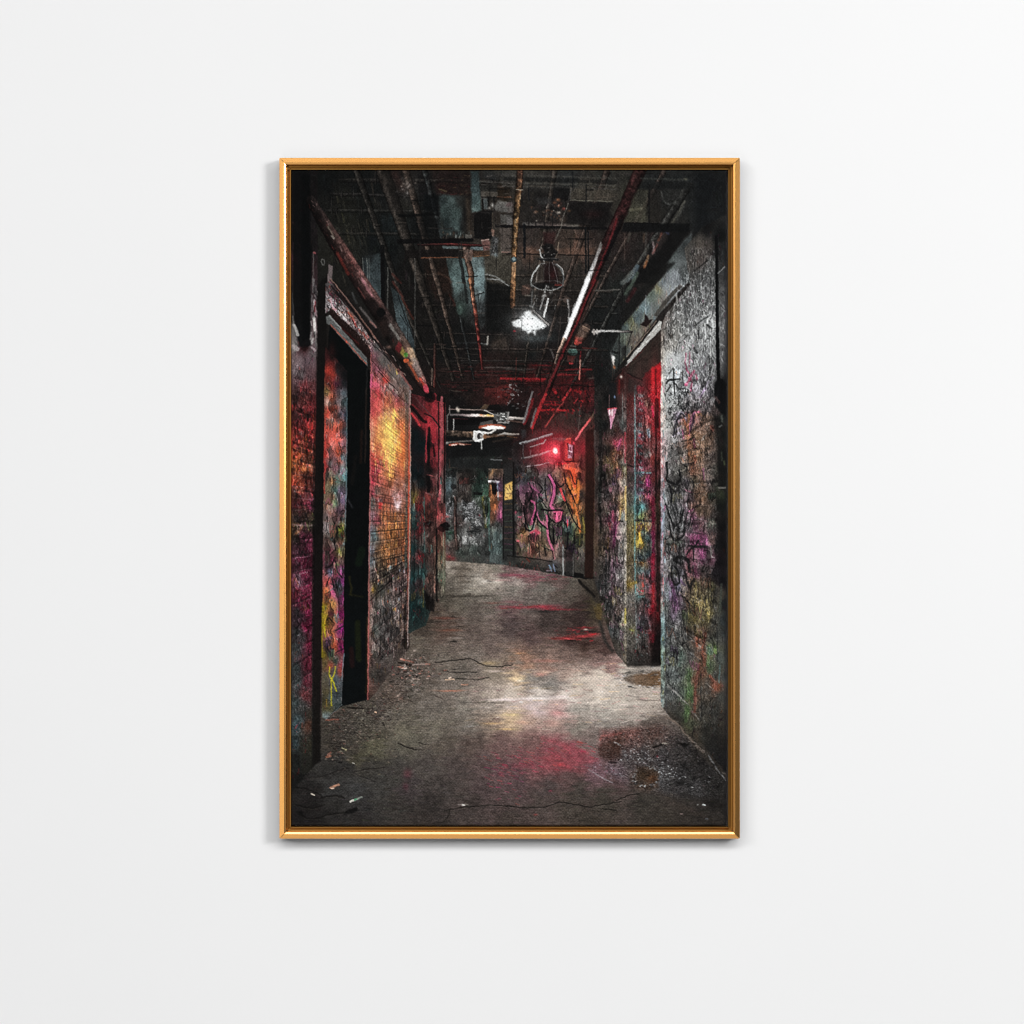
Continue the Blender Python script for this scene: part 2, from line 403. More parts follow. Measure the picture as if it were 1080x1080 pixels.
L(A0(936, 940, 936, 1080), 1.3, (76, 76, 72), .75); L(A1(935, 0, 934, 290), 1.3, (80, 79, 75), .75)
L(A0(980, 1000, 1060, 1080), 2, (90, 34, 28), .6, 2)
L(A1(985, 20, 1075, 160), 2.2, (80, 34, 28), .7, 1.6); L(B1(40, 180, 140, 370), 2, (92, 40, 30), .7, 1.6)
L(B1(0, 150, 80, 390, 150, 560), .9, (18, 20, 22), .9); L(B1(20, 330, 90, 440, 90, 600), .8, (16, 18, 20), .9)
L(B0(158, 850, 160, 1080), 1.1, (80, 77, 72), .75); L(B1(160, 0, 158, 640), 1.2, (70, 69, 65), .75)
L(B1(340, 610, 450, 620), 1.6, (58, 46, 42), .8); T(B1(350, 620, 345, 1010), [3.4, 3], [(52, 36, 32), (84, 40, 34)], ROUND); L(B1(318, 850, 318, 1000), 1.6, (130, 110, 94), .6)
# cross bars in the dark middle
for y, c, x0, x1 in ((790, (38, 36, 34), 600, 760), (832, (82, 72, 68), 820, 1080), (870, (60, 22, 22), 860, 1080), (905, (84, 26, 26), 760, 1080), (600, (40, 42, 42), 560, 760), (770, (44, 38, 36), 820, 1080), (1000, (50, 26, 26), 430, 820), (620, (50, 46, 42), 800, 1060)):
    L(B1(x0, y, x1, y + rnd.uniform(-6, 6)), 1.5, c, .75, 1.2)
L(B1(850, 540, 848, 610), 1.8, (190, 184, 172), .75); L(B1(780, 605, 840, 612), 1.5, (96, 100, 98), .7)
F(B1(900, 590, 1020, 545, 1040, 640, 880, 650), (66, 54, 46), .6, 3)
F(B1(820, 1030, 1080, 1010, 1060, 1120, 820, 1110), (104, 34, 32), .6, 2)
for k in range(90):
    x, y = rnd.uniform(462, 540), rnd.uniform(385, 418)
    L([(x, y), (x + rnd.uniform(2, 9), y + rnd.uniform(-.5, .5))], rnd.uniform(.5, 1.4), rnd.choice([(84, 22, 24), (16, 15, 16), (50, 20, 20), (60, 40, 36), (14, 14, 14)]), .5)
T(B0(640, 770, 690, 990, 702, 1090), [7.4, 6.2, 5], [(84, 66, 58), (104, 74, 58), (120, 76, 50)], ROUND, grain=.45)
T(B1(685, 0, 735, 330, 800, 840), [5, 4.2, 2.8], [(120, 76, 50), (118, 78, 58), (112, 50, 40), (100, 34, 31), (90, 32, 30)], ROUND, grain=.4)
L(B0(590, 850, 625, 1080), 3.2, (30, 32, 32), .9); L(B1(625, 0, 655, 220), 2.6, (28, 30, 30), .85)
F(B0(650, 760, 710, 770, 700, 880, 655, 860), (108, 84, 74), .8, 1.4)
# ---- middle ceiling: beams, rods, rusty drop pipe, lamp ---------------------
for y0, y1, c in ((50, 62, (70, 68, 62)), (120, 138, (80, 78, 71)), (75, 110, (22, 23, 23)), (150, 172, (64, 62, 58))):
    F(C0(-40, y0, 1040, y0 + 34, 1040, y1 + 34, -40, y1), c, .55, 1.4)
F(C0(605, 180, 1000, 205, 1000, 300, 605, 292), (66, 60, 51), .75, 1.5)
L(C0(600, 296, 1000, 312), 1.4, (98, 94, 80), .85); L(C0(600, 180, 600, 300), 1, (84, 80, 72), .6)
F(C0(440, 170, 590, 185, 590, 300, 440, 280), (20, 20, 21), .8, 2)
F(C0(600, 310, 1000, 320, 930, 560, 560, 520), (24, 22, 22), .85, 3)
G(625, 226, 10, 4, (48, 24, 24), .6)
F(C0(260, 280, 420, 270, 440, 350, 300, 340), (48, 48, 48), .6, 3)
T(C0(170, 520, 420, 525, 660, 540), [5.4, 5, 4], [(80, 76, 72), (74, 62, 58), (92, 86, 78)], [(-1, .4), (-.3, .8), (.3, 1.1), (.8, 1.5), (1, .6)])
for x in (205, 270, 350, 430):
    L(C0(x, 490, x, 545), 1.4, (28, 26, 26), .8)
for k in range(46):
    x, y = C0(rnd.gauss(400, 80), rnd.gauss(430, 40))[0]
    G(x, y, rnd.uniform(.6, 1.8), rnd.uniform(.5, 1.4), rnd.choice([(118, 100, 84), (30, 26, 26), (90, 60, 44), (60, 52, 48), (20, 18, 18), (140, 130, 118)]), .75)
G(589.5, 224.5, 2, 1.5, (190, 176, 160), .8)
for x, y, c in ((485, 295, (150, 84, 50)), (450, 320, (120, 66, 44)), (490, 350, (176, 116, 92)), (540, 380, (150, 60, 50)), (510, 330, (60, 34, 30)), (270, 415, (136, 104, 82)), (590, 400, (90, 62, 40))):
    G(*C0(x, y)[0], 1.8, 1.4, c, .8)
F(C0(0, 330, 60, 330, 60, 420, 0, 420), (84, 76, 72), .6, 1.5); F(C0(0, 460, 55, 460, 55, 535, 0, 535), (92, 88, 86), .7, 1.5)
L(C0(-20, 548, 330, 552, 940, 568), 3, (18, 17, 18), .85)
F(C0(200, 760, 830, 750, 830, 815, 200, 815), (108, 76, 60), .55, 2.5)
L(C0(-10, 806, 330, 812, 830, 826), 1.5, (28, 22, 20), .85)
for x, y0, y1, w in ((163, 530, 840, 2.6), (745, 560, 990, 1.6), (770, 600, 1000, 1.4), (748, 150, 310, 1.3), (205, 150, 300, 1), (620, 30, 200, 1)):
    L(C0(x, y0, x + 2, y1), w, (18, 21, 24), .9)
L(C0(757, 600, 760, 960), .7, (74, 66, 60), .6)
L(C0(602, 200, 580, 330), 1., (74, 70, 66), .6); L(C0(580, 330, 540, 430, 510, 560, 440, 705), 1.2, (104, 99, 90), .75)
L(C0(490, 700, 470, 820, 440, 880), 1.1, (140, 120, 100), .8)
# rusty drop pipe
T(C0(120, 30, 112, 190, 90, 420, 65, 800, 60, 860), [7.2, 7.2, 6.6, 5.8, 5.6], [(78, 50, 38), (90, 62, 40), (98, 73, 44), (110, 78, 48), (100, 66, 44)], ROUNDL, grain=.5)
T(C0(60, 880, 60, 1085), [5.8, 5.6], [(150, 112, 78), (150, 110, 72)], [(-1, .5), (-.5, 1.35), (0, 1), (.6, .75), (1, .3)], grain=.4)
T(C1(60, 0, 52, 200, 50, 250), [5.6, 6.2, 5.4], [(130, 92, 58), (104, 68, 42), (84, 54, 36)], [(-1, .4), (-.5, 1.2), (0, 1), (.6, .75), (1, .3)], grain=.5)
for k in range(26):
    t = rnd.random(); x = 548 - 7 * t + rnd.uniform(-2, 2); y = 200 + 110 * t
    L([(x, y), (x - .3, y + rnd.uniform(2, 5))], .8, rnd.choice([(196, 176, 140), (84, 48, 30), (168, 120, 70), (70, 44, 30)]), .6)
L(C0(85, 195, 150, 200), 1.3, (150, 138, 120), .8); L(C0(90, 215, 145, 218), 1., (60, 40, 30), .8)
E(*C0(62, 862)[0], 3.2, 2.8, (44, 60, 66)); E(*C0(62, 858)[0], 1.9, 1.7, (120, 140, 142))
# lamp bracket and cage
F(C0(340, 600, 460, 600, 450, 720, 350, 720), (54, 26, 26), .7, 3)
F(C0(335, 735, 370, 705, 430, 715, 450, 760, 480, 790, 455, 850, 430, 885, 360, 870, 320, 820, 350, 790), (22, 21, 22), .92, 2)
for k in range(34):
    x, y = C0(rnd.gauss(385, 45), rnd.gauss(790, 50))[0]
    G(x, y, rnd.uniform(.5, 1.3), rnd.uniform(.5, 1.2), rnd.choice([(120, 116, 110), (14, 14, 14), (84, 80, 76), (40, 38, 36), (14, 12, 12)]), .8)
L(C0(305, 770, 318, 820, 350, 870), 1.6, (180, 184, 182), .9); L(C0(320, 740, 310, 790), 1., (110, 110, 108), .7)
F(C0(345, 900, 440, 890, 480, 960, 490, 1090, 340, 1090, 350, 1000), (34, 19, 20), .85, 3); E(*C1(385, 62)[0], 17, 3.4, (22, 21, 22), .8, .05, 1.6); L(spline(C1(228, 45, 300, 85, 400, 100, 480, 85, 530, 45)), 1.2, (150, 154, 152), .75); L(spline(C1(235, 35, 310, 15, 400, 8, 480, 18, 525, 38)), .8, (90, 92, 92), .6)
for xx in (300, 350, 400, 455):
    L(spline(C0(395 + (xx - 385) * .5, 890, xx, 960, xx + (xx - 385) * .35, 1085)), .8, rnd.choice([(96, 96, 94), (70, 66, 64), (120, 120, 118)]), .65)
L(C0(300, 855, 480, 862), 2.6, (30, 29, 30), .9); L(C0(310, 845, 470, 852), .8, (110, 108, 104), .6)
G(*C0(435, 1000)[0], 3, 5, (70, 22, 24), .45)
pass
F(C0(300, 920, 350, 900, 340, 1080, 280, 1080), (62, 54, 48), .6, 3)
L(spline(C0(355, 895, 320, 900, 285, 940)), 1., (150, 152, 150), .7); L(spline(C0(300, 925, 265, 975, 240, 1020, 225, 1080)), 2., (190, 194, 192), .85, w2=1.2)
L(spline(C0(455, 905, 505, 950, 535, 1010, 530, 1080)), 1.3, (100, 106, 106), .8)
L(spline(C0(470, 905, 520, 950, 540, 1000)), .8, (220, 222, 220), .8)
L(C1(222, 0, 230, 60), 2., (110, 114, 112), .8); L(C1(530, 0, 520, 100), 1.1, (70, 68, 68), .6)
L(C1(240, 110, 232, 240), 1.8, (92, 92, 90), .9)
F(C1(240, 90, 300, 110, 280, 280, 245, 280), (58, 54, 50), .5, 2)
L(C1(370, 60, 340, 180, 310, 280), 1.6, (130, 130, 128), .9); L(C1(388, 180, 350, 350), 2, (206, 208, 206), .95)
for k in range(30):
    x, y = C1(rnd.uniform(220, 460), rnd.uniform(40, 250))[0]
    L([(x, y), (x - rnd.uniform(0, 1.5), y + rnd.uniform(1.5, 5))], rnd.uniform(.5, 1.1), rnd.choice([(120, 120, 118), (20, 19, 19), (70, 66, 62), (16, 15, 15), (150, 150, 146)]), .7)
for x, y in ((390, 70), (440, 90), (410, 125), (360, 150)):
    G(*C1(x, y)[0], 1.2, 1.4, (150, 150, 146), .7)
L(C1(460, 50, 510, 50), 2.2, (110, 40, 34), .8)
E(*C1(180, 100)[0], 5.4, 6, (62, 46, 40), .9, .4, 2); L(C1(150, 60, 210, 90), 1.6, (124, 92, 76), .7, 1.6); L(C1(170, 150, 220, 150), 1.4, (120, 112, 100), .6)
L(C1(60, 270, 220, 285), 1.4, (70, 66, 62), .6)
F(C1(205, 235, 250, 240, 255, 265, 205, 262), (90, 90, 88), .9)
# lamp light pool in the print and the glowing lamp head
G(558, 342, 17, 11, (120, 124, 124), .28, 0, 'screen'); G(566, 357, 18, 4, (74, 84, 86), .6)
LAMP = C1(50, 400, 105, 375, 140, 345, 165, 340, 160, 310, 185, 295, 225, 295, 240, 335, 260, 345, 300, 375, 370, 440, 350, 462, 300, 470, 280, 475, 262, 525, 250, 510, 240, 480, 225, 505, 195, 515, 180, 485, 140, 475, 130, 455, 90, 450, 60, 435)
G(559, 340, 24, 17, (84, 90, 90), .4, 0, 'screen'); G(559, 338, 13, 9, (170, 176, 176), .5, 0, 'screen'); F(LAMP, (232, 236, 236), .95, 2.4); G(557, 340, 7, 4.2, (255, 255, 255), .95); G(571, 341, 4, 3, (250, 252, 252), .7)
for x, y in ((150, 435), (235, 448), (195, 425), (105, 400), (290, 450), (140, 470), (325, 420)):
    G(*C1(x, y)[0], .7, .7, (110, 112, 112), .8)
for k in range(30):
    a_ = rnd.uniform(0, 6.28); G(559 + 16 * math.cos(a_), 342.5 + 6.5 * math.sin(a_), rnd.uniform(.5, 1), rnd.uniform(.4, .9), rnd.choice([(250, 250, 250), (60, 62, 62), (190, 194, 194), (30, 30, 31)]), .75)
for x, y in ((165, 320), (200, 350), (170, 350), (215, 350)):
    G(*C1(x, y)[0], .9, .6, (170, 172, 172), .8)
T(C1(250, 295, 390, 425), [2.6, 3], [(96, 94, 92), (120, 116, 112)], ROUND); L(C1(250, 290, 390, 420), .7, (190, 186, 182), .7)
G(*C1(66, 486)[0], 1.2, 1.1, (190, 50, 60), .9)
# pipes right of lamp
L(C1(400, 190, 560, 190), 2, (66, 60, 56), .8); E(*C1(565, 195)[0], 4, 3, (92, 74, 66), .8, 0, 1.6)
T(C1(580, 200, 590, 400), [3.2, 3], [(120, 116, 114), (96, 94, 92)], ROUND)
L(C1(640, 230, 620, 290), 1.4, (110, 110, 108), .8)
L(C1(510, 345, 480, 650), 1.2, (62, 54, 50), .7)
L(C1(820, 105, 1070, 92), 1.5, (92, 88, 82), .7)
L(C1(415, 670, 450, 760), 2.4, (84, 78, 76), .7); L(C1(0, 850, 250, 850), 2.4, (70, 66, 62), .55, 1.6); L(C1(0, 690, 370, 680), 1.4, (54, 50, 44), .5, 1.6)
E(*C1(480, 300)[0], 12, 6, (30, 29, 29), .6)
for y, x0, x1, w, c in ((938, -60, 360, 2.6, (176, 22, 28)), (958, 130, 340, 1.6, (120, 20, 24)), (852, 560, 800, 1.7, (134, 24, 28)), (810, 240, 420, 1.4, (110, 22, 26)), (890, 380, 560, 1.2, (120, 26, 28)), (648, 720, 850, 1.2, (100, 34, 30)), (935, 780, 1000, 1.5, (84, 72, 66)), (905, 480, 660, 1.6, (140, 26, 30)), (980, 520, 700, 1.4, (84, 24, 26))):
    L(C1(x0, y, x1, y + rnd.uniform(-6, 6)), w, c, .8, 1.4)
for k in range(40):
    x, y = C1(rnd.uniform(420, 780), rnd.uniform(1000, 1120))[0]
    L([(x, y), (x + rnd.uniform(-1, 1.5), y + rnd.uniform(1, 5))], rnd.uniform(.7, 1.8), rnd.choice([(190, 26, 32), (120, 20, 24), (20, 14, 14), (60, 18, 20)]), .7)
L(C1(90, 740, 75, 965), .9, (110, 46, 40), .7); L(C1(700, 680, 690, 800), 1.2, (150, 26, 30), .7)
T(C1(698, 770, 684, 945), [2.2, 2.4], [(150, 110, 96), (168, 78, 66)], ROUND)
for k in range(70):
    x, y = rnd.uniform(535, 640), rnd.uniform(380, 412)
    L([(x, y), (x + rnd.uniform(2, 8), y + rnd.uniform(-.6, .6))], rnd.uniform(.5, 1.3), rnd.choice([(110, 18, 22), (15, 14, 14), (64, 16, 18), (14, 13, 13), (40, 34, 32)]), .5)
# little grey machinery at (540, 410)
for k in range(60):
    x, y = C2(rnd.gauss(80, 60), rnd.gauss(40, 70))[0]
    L([(x, y), (x + rnd.uniform(-2.5, 2.5), y + rnd.uniform(-2, 2))], rnd.uniform(.6, 1.5), rnd.choice([(150, 152, 150), (90, 90, 90), (18, 18, 18), (22, 22, 22), (60, 58, 56)]), .7)
# big diagonal pipe pair: red body, bright lit strip
BODY = [(678, 180), (655, 224), (636, 262), (616, 306), (600, 346), (586, 378), (576, 402)]
T([(676, 178), (657, 222), (640, 258), (620, 305), (603, 345), (588, 380), (577, 415)], [13, 13, 12, 11, 9.5, 8, 6.5],
  [(46, 26, 25), (52, 25, 25), (46, 22, 22), (44, 27, 25), (54, 34, 31), (52, 26, 25), (44, 24, 22)], [(-1, .35), (-.5, .8), (0, 1), (.5, 1.2), (1, .5)], grain=.4)
L(C0(1040, 480, 960, 720, 880, 930, 800, 1085), 2.2, (110, 26, 30), .75, 1.4, w2=2.2)
L(C1(835, 0, 740, 200, 660, 420, 560, 620, 470, 840, 360, 1080), 2.3, (124, 28, 32), .8, 1.3)
L(C1(860, 20, 770, 230, 700, 400), 2.4, (70, 44, 38), .8, 1.6)
L(C0(1080, 500, 1000, 700, 930, 860), 4, (14, 14, 15), .8, 1.6)
T([(634.5, 258), (628, 275), (620, 295), (606, 330), (595, 358)], [2.4, 4, 5.2, 5.4, 4.4], [(90, 84, 80), (160, 156, 154), (240, 240, 240), (248, 248, 248), (244, 244, 242)], [(-1, .8), (-.4, 1), (.3, 1), (1, .75)], f=1.3)
T([(595, 358), (590, 369), (586, 382)], [4, 3.4, 2.6], [(176, 150, 130), (140, 112, 96), (110, 92, 80)], ROUND)
L(C0(890, 700, 850, 820), 1.5, (170, 166, 162), .6, 1.6)
G(601.5, 336, 1.3, 1.3, (245, 245, 245), .9)
# drum, cap, arm
T(C1(665, 590, 700, 530, 745, 465), [7.5, 13.5, 11], [(140, 46, 38), (96, 74, 62), (84, 66, 58)], [(-1, .45), (-.5, 1.2), (0, 1), (.6, .75), (1, .4)], grain=.35)
E(*C1(742, 468)[0], 4.4, 2.2, (104, 80, 66), .9, .7); L(C1(720, 440, 785, 470), 1., (150, 122, 100), .7)
L(C1(650, 580, 700, 600), 1.5, (176, 50, 44), .8)
E(*C1(625, 685)[0], 5, 3.6, (58, 88, 80), .95, .25, 1.4); L(C1(590, 660, 650, 660), 1., (110, 140, 130), .6)
F(C1(570, 720, 650, 730, 620, 800, 570, 770), (84, 34, 30), .85, 2); L(C1(590, 795, 620, 795), 2, (176, 40, 42), .8); L(C1(600, 625, 650, 630), 1.3, (96, 92, 88), .7)
T(C1(820, 495, 960, 488, 1090, 488), [3.6, 2.6, 2.6], [(176, 170, 164), (210, 210, 208), (180, 182, 182)], [(-1, .6), (-.2, 1.15), (.4, .9), (1, .3)])
L(C1(825, 475, 825, 515), 2.2, (150, 142, 136), .9); L(C1(855, 475, 855, 510), 1.8, (190, 184, 178), .8)
# ---- far end of the corridor -------------------------------------------------
BACK = [(466, 478), (545, 470), (545, 600), (466, 594)]
field(BACK, S_(480, 485, (24, 26, 26), 510, 490, (30, 32, 31), 530, 490, (30, 29, 28), 500, 503, (46, 40, 38), 490, 500, (38, 36, 34), 474, 515, (66, 80, 84), 480, 520, (52, 50, 48), 490, 515, (56, 48, 44), 507, 515, (46, 68, 58), 505, 505, (36, 52, 44),
               475, 540, (104, 104, 106), 482, 550, (72, 58, 55), 480, 575, (82, 66, 60), 495, 540, (86, 88, 88), 508, 545, (86, 86, 86), 512, 530, (58, 70, 62), 512, 520, (54, 84, 66), 516, 530, (84, 92, 56), 490, 565, (98, 98, 96), 505, 570, (104, 104, 102), 475, 565, (76, 96, 86),
               473, 580, (92, 78, 74), 485, 583, (64, 72, 66), 500, 582, (60, 68, 64), 512, 582, (56, 58, 56), 474, 588, (104, 62, 56), 500, 590, (62, 62, 58), 530, 530, (66, 54, 48), 535, 560, (70, 60, 56), 535, 585, (56, 60, 58), 525, 500, (50, 46, 44), 540, 500, (38, 40, 38)), wob=1)
dabs(BACK, 700, (1, 4), (.4, 1.2), 90, 40, .4, 1.6, [(110, 50, 50), (50, 90, 70), (160, 160, 160), (24, 26, 26), (130, 60, 70)], .25, .6)
F(B2(490, 660, 980, 670, 960, 760, 490, 750), (32, 34, 34), .8, 2)
L(B2(480, 750, 560, 752), 1.2, (62, 54, 46), .6); L(B2(488, 670, 490, 750), 1.2, (70, 52, 42), .7); L(B2(880, 672, 985, 676), 1.4, (110, 112, 112), .75)
F(B2(555, 790, 690, 800, 700, 1080, 560, 1080), (58, 48, 44), .6, 2)
for k in range(14):
    L(B2(rnd.uniform(575, 670), 850, rnd.uniform(575, 670), 900), 1., (104, 50, 46), .4)
F(B2(715, 985, 800, 985, 800, 1010, 715, 1010), (20, 20, 20), .9)
F(B3(395, 0, 440, 0, 440, 200, 430, 200), (30, 26, 26), .6, 1.2)
T(B3(545, 0, 540, 300, 560, 480), [3.4, 3.2, 3], [(72, 56, 52), (86, 60, 54), (84, 66, 60)], ROUND)
# scribbled tags, far wall
for sd, (cx, cy, w, h, k) in enumerate(((494, 533, 16, 12, 4), (500, 540, 18, 14, 4), (503, 553, 14, 10, 3), (492, 545, 12, 10, 2), (473, 537, 6, 14, 3), (475, 528, 5, 8, 2))):
    scrawl(cx, cy, w, h, 9, (160, 160, 162), .75, .7, 100 + sd, 0, k); scrawl(cx + 1, cy + 1, w, h, 7, (30, 32, 32), .7, .7, 200 + sd, 0, 2)
for k in range(7):
    x = 486 + k * 2.6
    L(spline([(x, 566 + rnd.uniform(-2, 2)), (x + rnd.uniform(0, 3), 569), (x - rnd.uniform(-1, 1), 572), (x + rnd.uniform(0, 3), 574 + rnd.uniform(-1, 1))]), .8, (176, 176, 174), .55)
scrawl(494, 570, 14, 9, 12, (190, 190, 188), .7, .7, 31); scrawl(504, 552, 7, 7, 9, (206, 206, 204), .8, .8, 32)
for k in range(16):
    a = rnd.uniform(-.9, .5); x0, y0 = 492 + rnd.uniform(0, 9), 561
    L([(x0, y0), (x0 + 9 * math.cos(a), y0 + 9 * math.sin(a))], .6, (40, 42, 42), .7)
G(506, 544, 1, 1, (170, 50, 60), .8); scrawl(484, 554, 5, 1.5, 5, (200, 190, 190), .7, .8, 33)
for c, (x, y) in (((70, 150, 100), (476, 562)), ((170, 50, 50), (472, 545)), ((150, 40, 44), (474, 587)), ((150, 40, 44), (478, 589))):
    G(x, y, 2.2, 1.4, c, .6)
# small pillar and lit opening
PIL = B3(870, -60, 990, -60, 1000, 640, 870, 610)
field(B2(860, 760, 1000, 760, 1000, 1085, 860, 1085), S_(519, 498, (72, 68, 66), 521, 502, (150, 104, 60), 523, 505, (60, 52, 50), 527, 512, (110, 70, 104), 519, 515, (50, 40, 34), 518, 525, (150, 90, 56), 522, 520, (28, 24, 24), 526, 528, (110, 72, 100), 522, 528, (96, 70, 50)), f=1)
field(PIL, S_(519, 528, (150, 92, 52), 522, 535, (180, 96, 48), 528, 535, (130, 70, 100), 528, 545, (140, 60, 100), 520, 545, (110, 70, 48), 525, 552, (60, 66, 62), 519, 560, (80, 88, 82), 524, 565, (58, 70, 68), 529, 560, (70, 76, 74), 520, 580, (84, 100, 98), 526, 580, (76, 92, 90), 522, 590, (78, 88, 86), 529, 590, (60, 66, 64)), f=1, wob=.7)
dabs(PIL, 120, (1, 4), (.4, 1), 90, 20, .5, 1.5, [(220, 130, 60), (60, 110, 110), (40, 40, 40)], .2, .6)
L(B2(865, 880, 950, 885), 2.4, (196, 192, 196), .9, 1.2); L(B2(860, 860, 950, 862), 1, (30, 28, 28), .9)
F(B2(885, 905, 940, 905, 930, 1010, 890, 1000), (22, 19, 19), .95, 1); L(B2(880, 920, 895, 1060), 1.6, (190, 116, 66), .8); L(B2(945, 900, 950, 1060), 1.4, (120, 160, 170), .6)
L(B3(800, 0, 830, 280), 2.4, (130, 120, 52), .7); L(B3(855, 0, 850, 280), 1.8, (70, 120, 86), .7); L(B3(868, 0, 866, 500), 1.3, (86, 128, 120), .7)
for k in range(10):
    L(B3(rnd.uniform(800, 860), rnd.uniform(0, 260), rnd.uniform(800, 860), rnd.uniform(0, 300)), .8, (24, 30, 28), .7)
# ---- far pipes, lit ----------------------------------------------------------
F(B2(450, 180, 1085, 150, 1085, 640, 450, 650), (20, 20, 21), .8, 3)
T(B2(490, 195, 700, 200, 900, 210), [2, 2, 2], [(90, 74, 70), (120, 104, 96), (60, 52, 50)], ROUNDL)
T(B2(500, 250, 620, 250, 740, 255, 900, 258), [2.8, 3.2, 3.4, 3], [(86, 80, 80), (120, 104, 104), (232, 214, 206), (220, 176, 110)], [(-1, .5), (-.3, 1.1), (.3, 1), (1, .4)])
G(507.5, 437.8, 1.4, .9, (210, 90, 30), .9); G(515, 437.7, 1.6, .9, (236, 190, 60), .8); G(502, 438, 5, 1.2, (245, 240, 236), .8)
F(B2(500, 275, 900, 290, 900, 345, 500, 345), (14, 13, 14), .95, 1.4); L(B2(510, 285, 660, 288), .8, (84, 30, 34), .7)
L(B2(490, 160, 490, 230, 465, 260, 465, 400), 1.2, (120, 112, 108), .8); L(B2(525, 290, 526, 385), 1.2, (176, 176, 172), .85)
for x, y in ((560, 190), (572, 205)):
    G(*B2(x, y)[0], 1.3, 2, (224, 208, 190), .9)
F(B2(820, 145, 870, 150, 840, 195, 780, 195), (92, 70, 50), .85, 1.2)
F(B2(870, 150, 960, 150, 980, 210, 850, 200), (20, 18, 18), .9, 1.2)
F(B2(910, 230, 1050, 220, 1055, 310, 960, 325, 905, 290), (84, 84, 82), .95, 1.3)
for k in range(34):
    x, y = B2(rnd.uniform(910, 1055), rnd.uniform(215, 320))[0]
    L([(x, y), (x + rnd.uniform(-2, 3), y + rnd.uniform(-1.5, 1.5))], rnd.uniform(.6, 1.4), rnd.choice([(190, 190, 186), (40, 40, 40), (130, 130, 126), (230, 230, 226), (28, 28, 28)]), .8)
L(B2(820, 205, 910, 245), 1.2, (210, 206, 200), .8); L(B2(950, 325, 1050, 322), 1.2, (170, 168, 162), .8)
F(B2(780, 320, 900, 295, 900, 340, 770, 345), (84, 80, 76), .8, 1.2)
L(B2(780, 365, 840, 350, 940, 350, 1010, 365), 3, (176, 66, 36), .9, 1.2); F(B2(790, 372, 850, 352, 930, 352, 1015, 368, 990, 385, 860, 390), (250, 246, 238), 1, 1)
G(522, 451, 16, 5, (200, 190, 180), .2, 0, 'screen')
T(B2(470, 420, 720, 440), [6.4, 6.8], [(74, 62, 54), (96, 74, 58)], [(-1, 1.5), (-.6, 1.1), (0, .9), (.6, .7), (1, .35)], grain=.5)
T(B2(830, 450, 1080, 430), [4.6, 4.6], [(80, 58, 44), (60, 48, 40)], ROUND, grain=.4)
E(*B2(765, 452)[0], 6, 6.4, (210, 208, 204), .95, .2, 1.2); E(*B2(775, 455)[0], 3.2, 3.8, (38, 34, 34), .95); G(*B2(790, 452)[0], 1.6, 2.4, (190, 188, 184), .8)
E(*B2(825, 452)[0], 2, 2.6, (130, 84, 54), .9)
for p in (B2(722, 410, 712, 470, 735, 500), B2(730, 405, 830, 415), B2(740, 500, 800, 480)):
    L(p, 1.6, (244, 244, 240), .9)
L(spline(B2(820, 420, 880, 415, 925, 390)), 2, (226, 222, 216), .9); L(B2(790, 495, 792, 570), 1.3, (190, 190, 186), .85)
L(B2(1060, 280, 1085, 285), 3.4, (226, 214, 206), .8); F(B2(940, 440, 1010, 415, 1080, 425, 1080, 435), (190, 186, 180), .85, 1.2)
L(B2(460, 510, 720, 490), 1.6, (110, 104, 98), .8); G(*B2(465, 512)[0], 2, 1.5, (150, 148, 142), .8)
L(B2(490, 535, 560, 520), 2, (180, 84, 62), .9, w2=2.6); L(B2(580, 522, 690, 530), 2.4, (150, 84, 66), .8, w2=.8); L(B2(510, 535, 550, 527), 1.2, (244, 222, 210), .9); L(B2(585, 525, 620, 530), 1.2, (210, 180, 164), .8)
L(B2(900, 500, 1080, 470), 2, (54, 44, 36), .6, 1.6)
T(C2(20, 275, 150, 285), [3.4, 3.2], [(210, 200, 192), (150, 140, 132)], [(-1, .6), (-.2, 1.1), (.4, .9), (1, .5)]); L(C2(0, 300, 140, 320), 1.8, (90, 66, 56), .8)
F(C2(0, 220, 20, 220, 20, 300, 0, 300), (150, 146, 142), .8); L(C2(0, 430, 110, 432), 2.4, (150, 140, 130), .8, w2=1.6); L(C2(0, 455, 90, 462), 1.2, (110, 72, 44), .7)
F(C2(130, 390, 180, 390, 180, 520, 140, 520), (44, 54, 56), .7, 2)
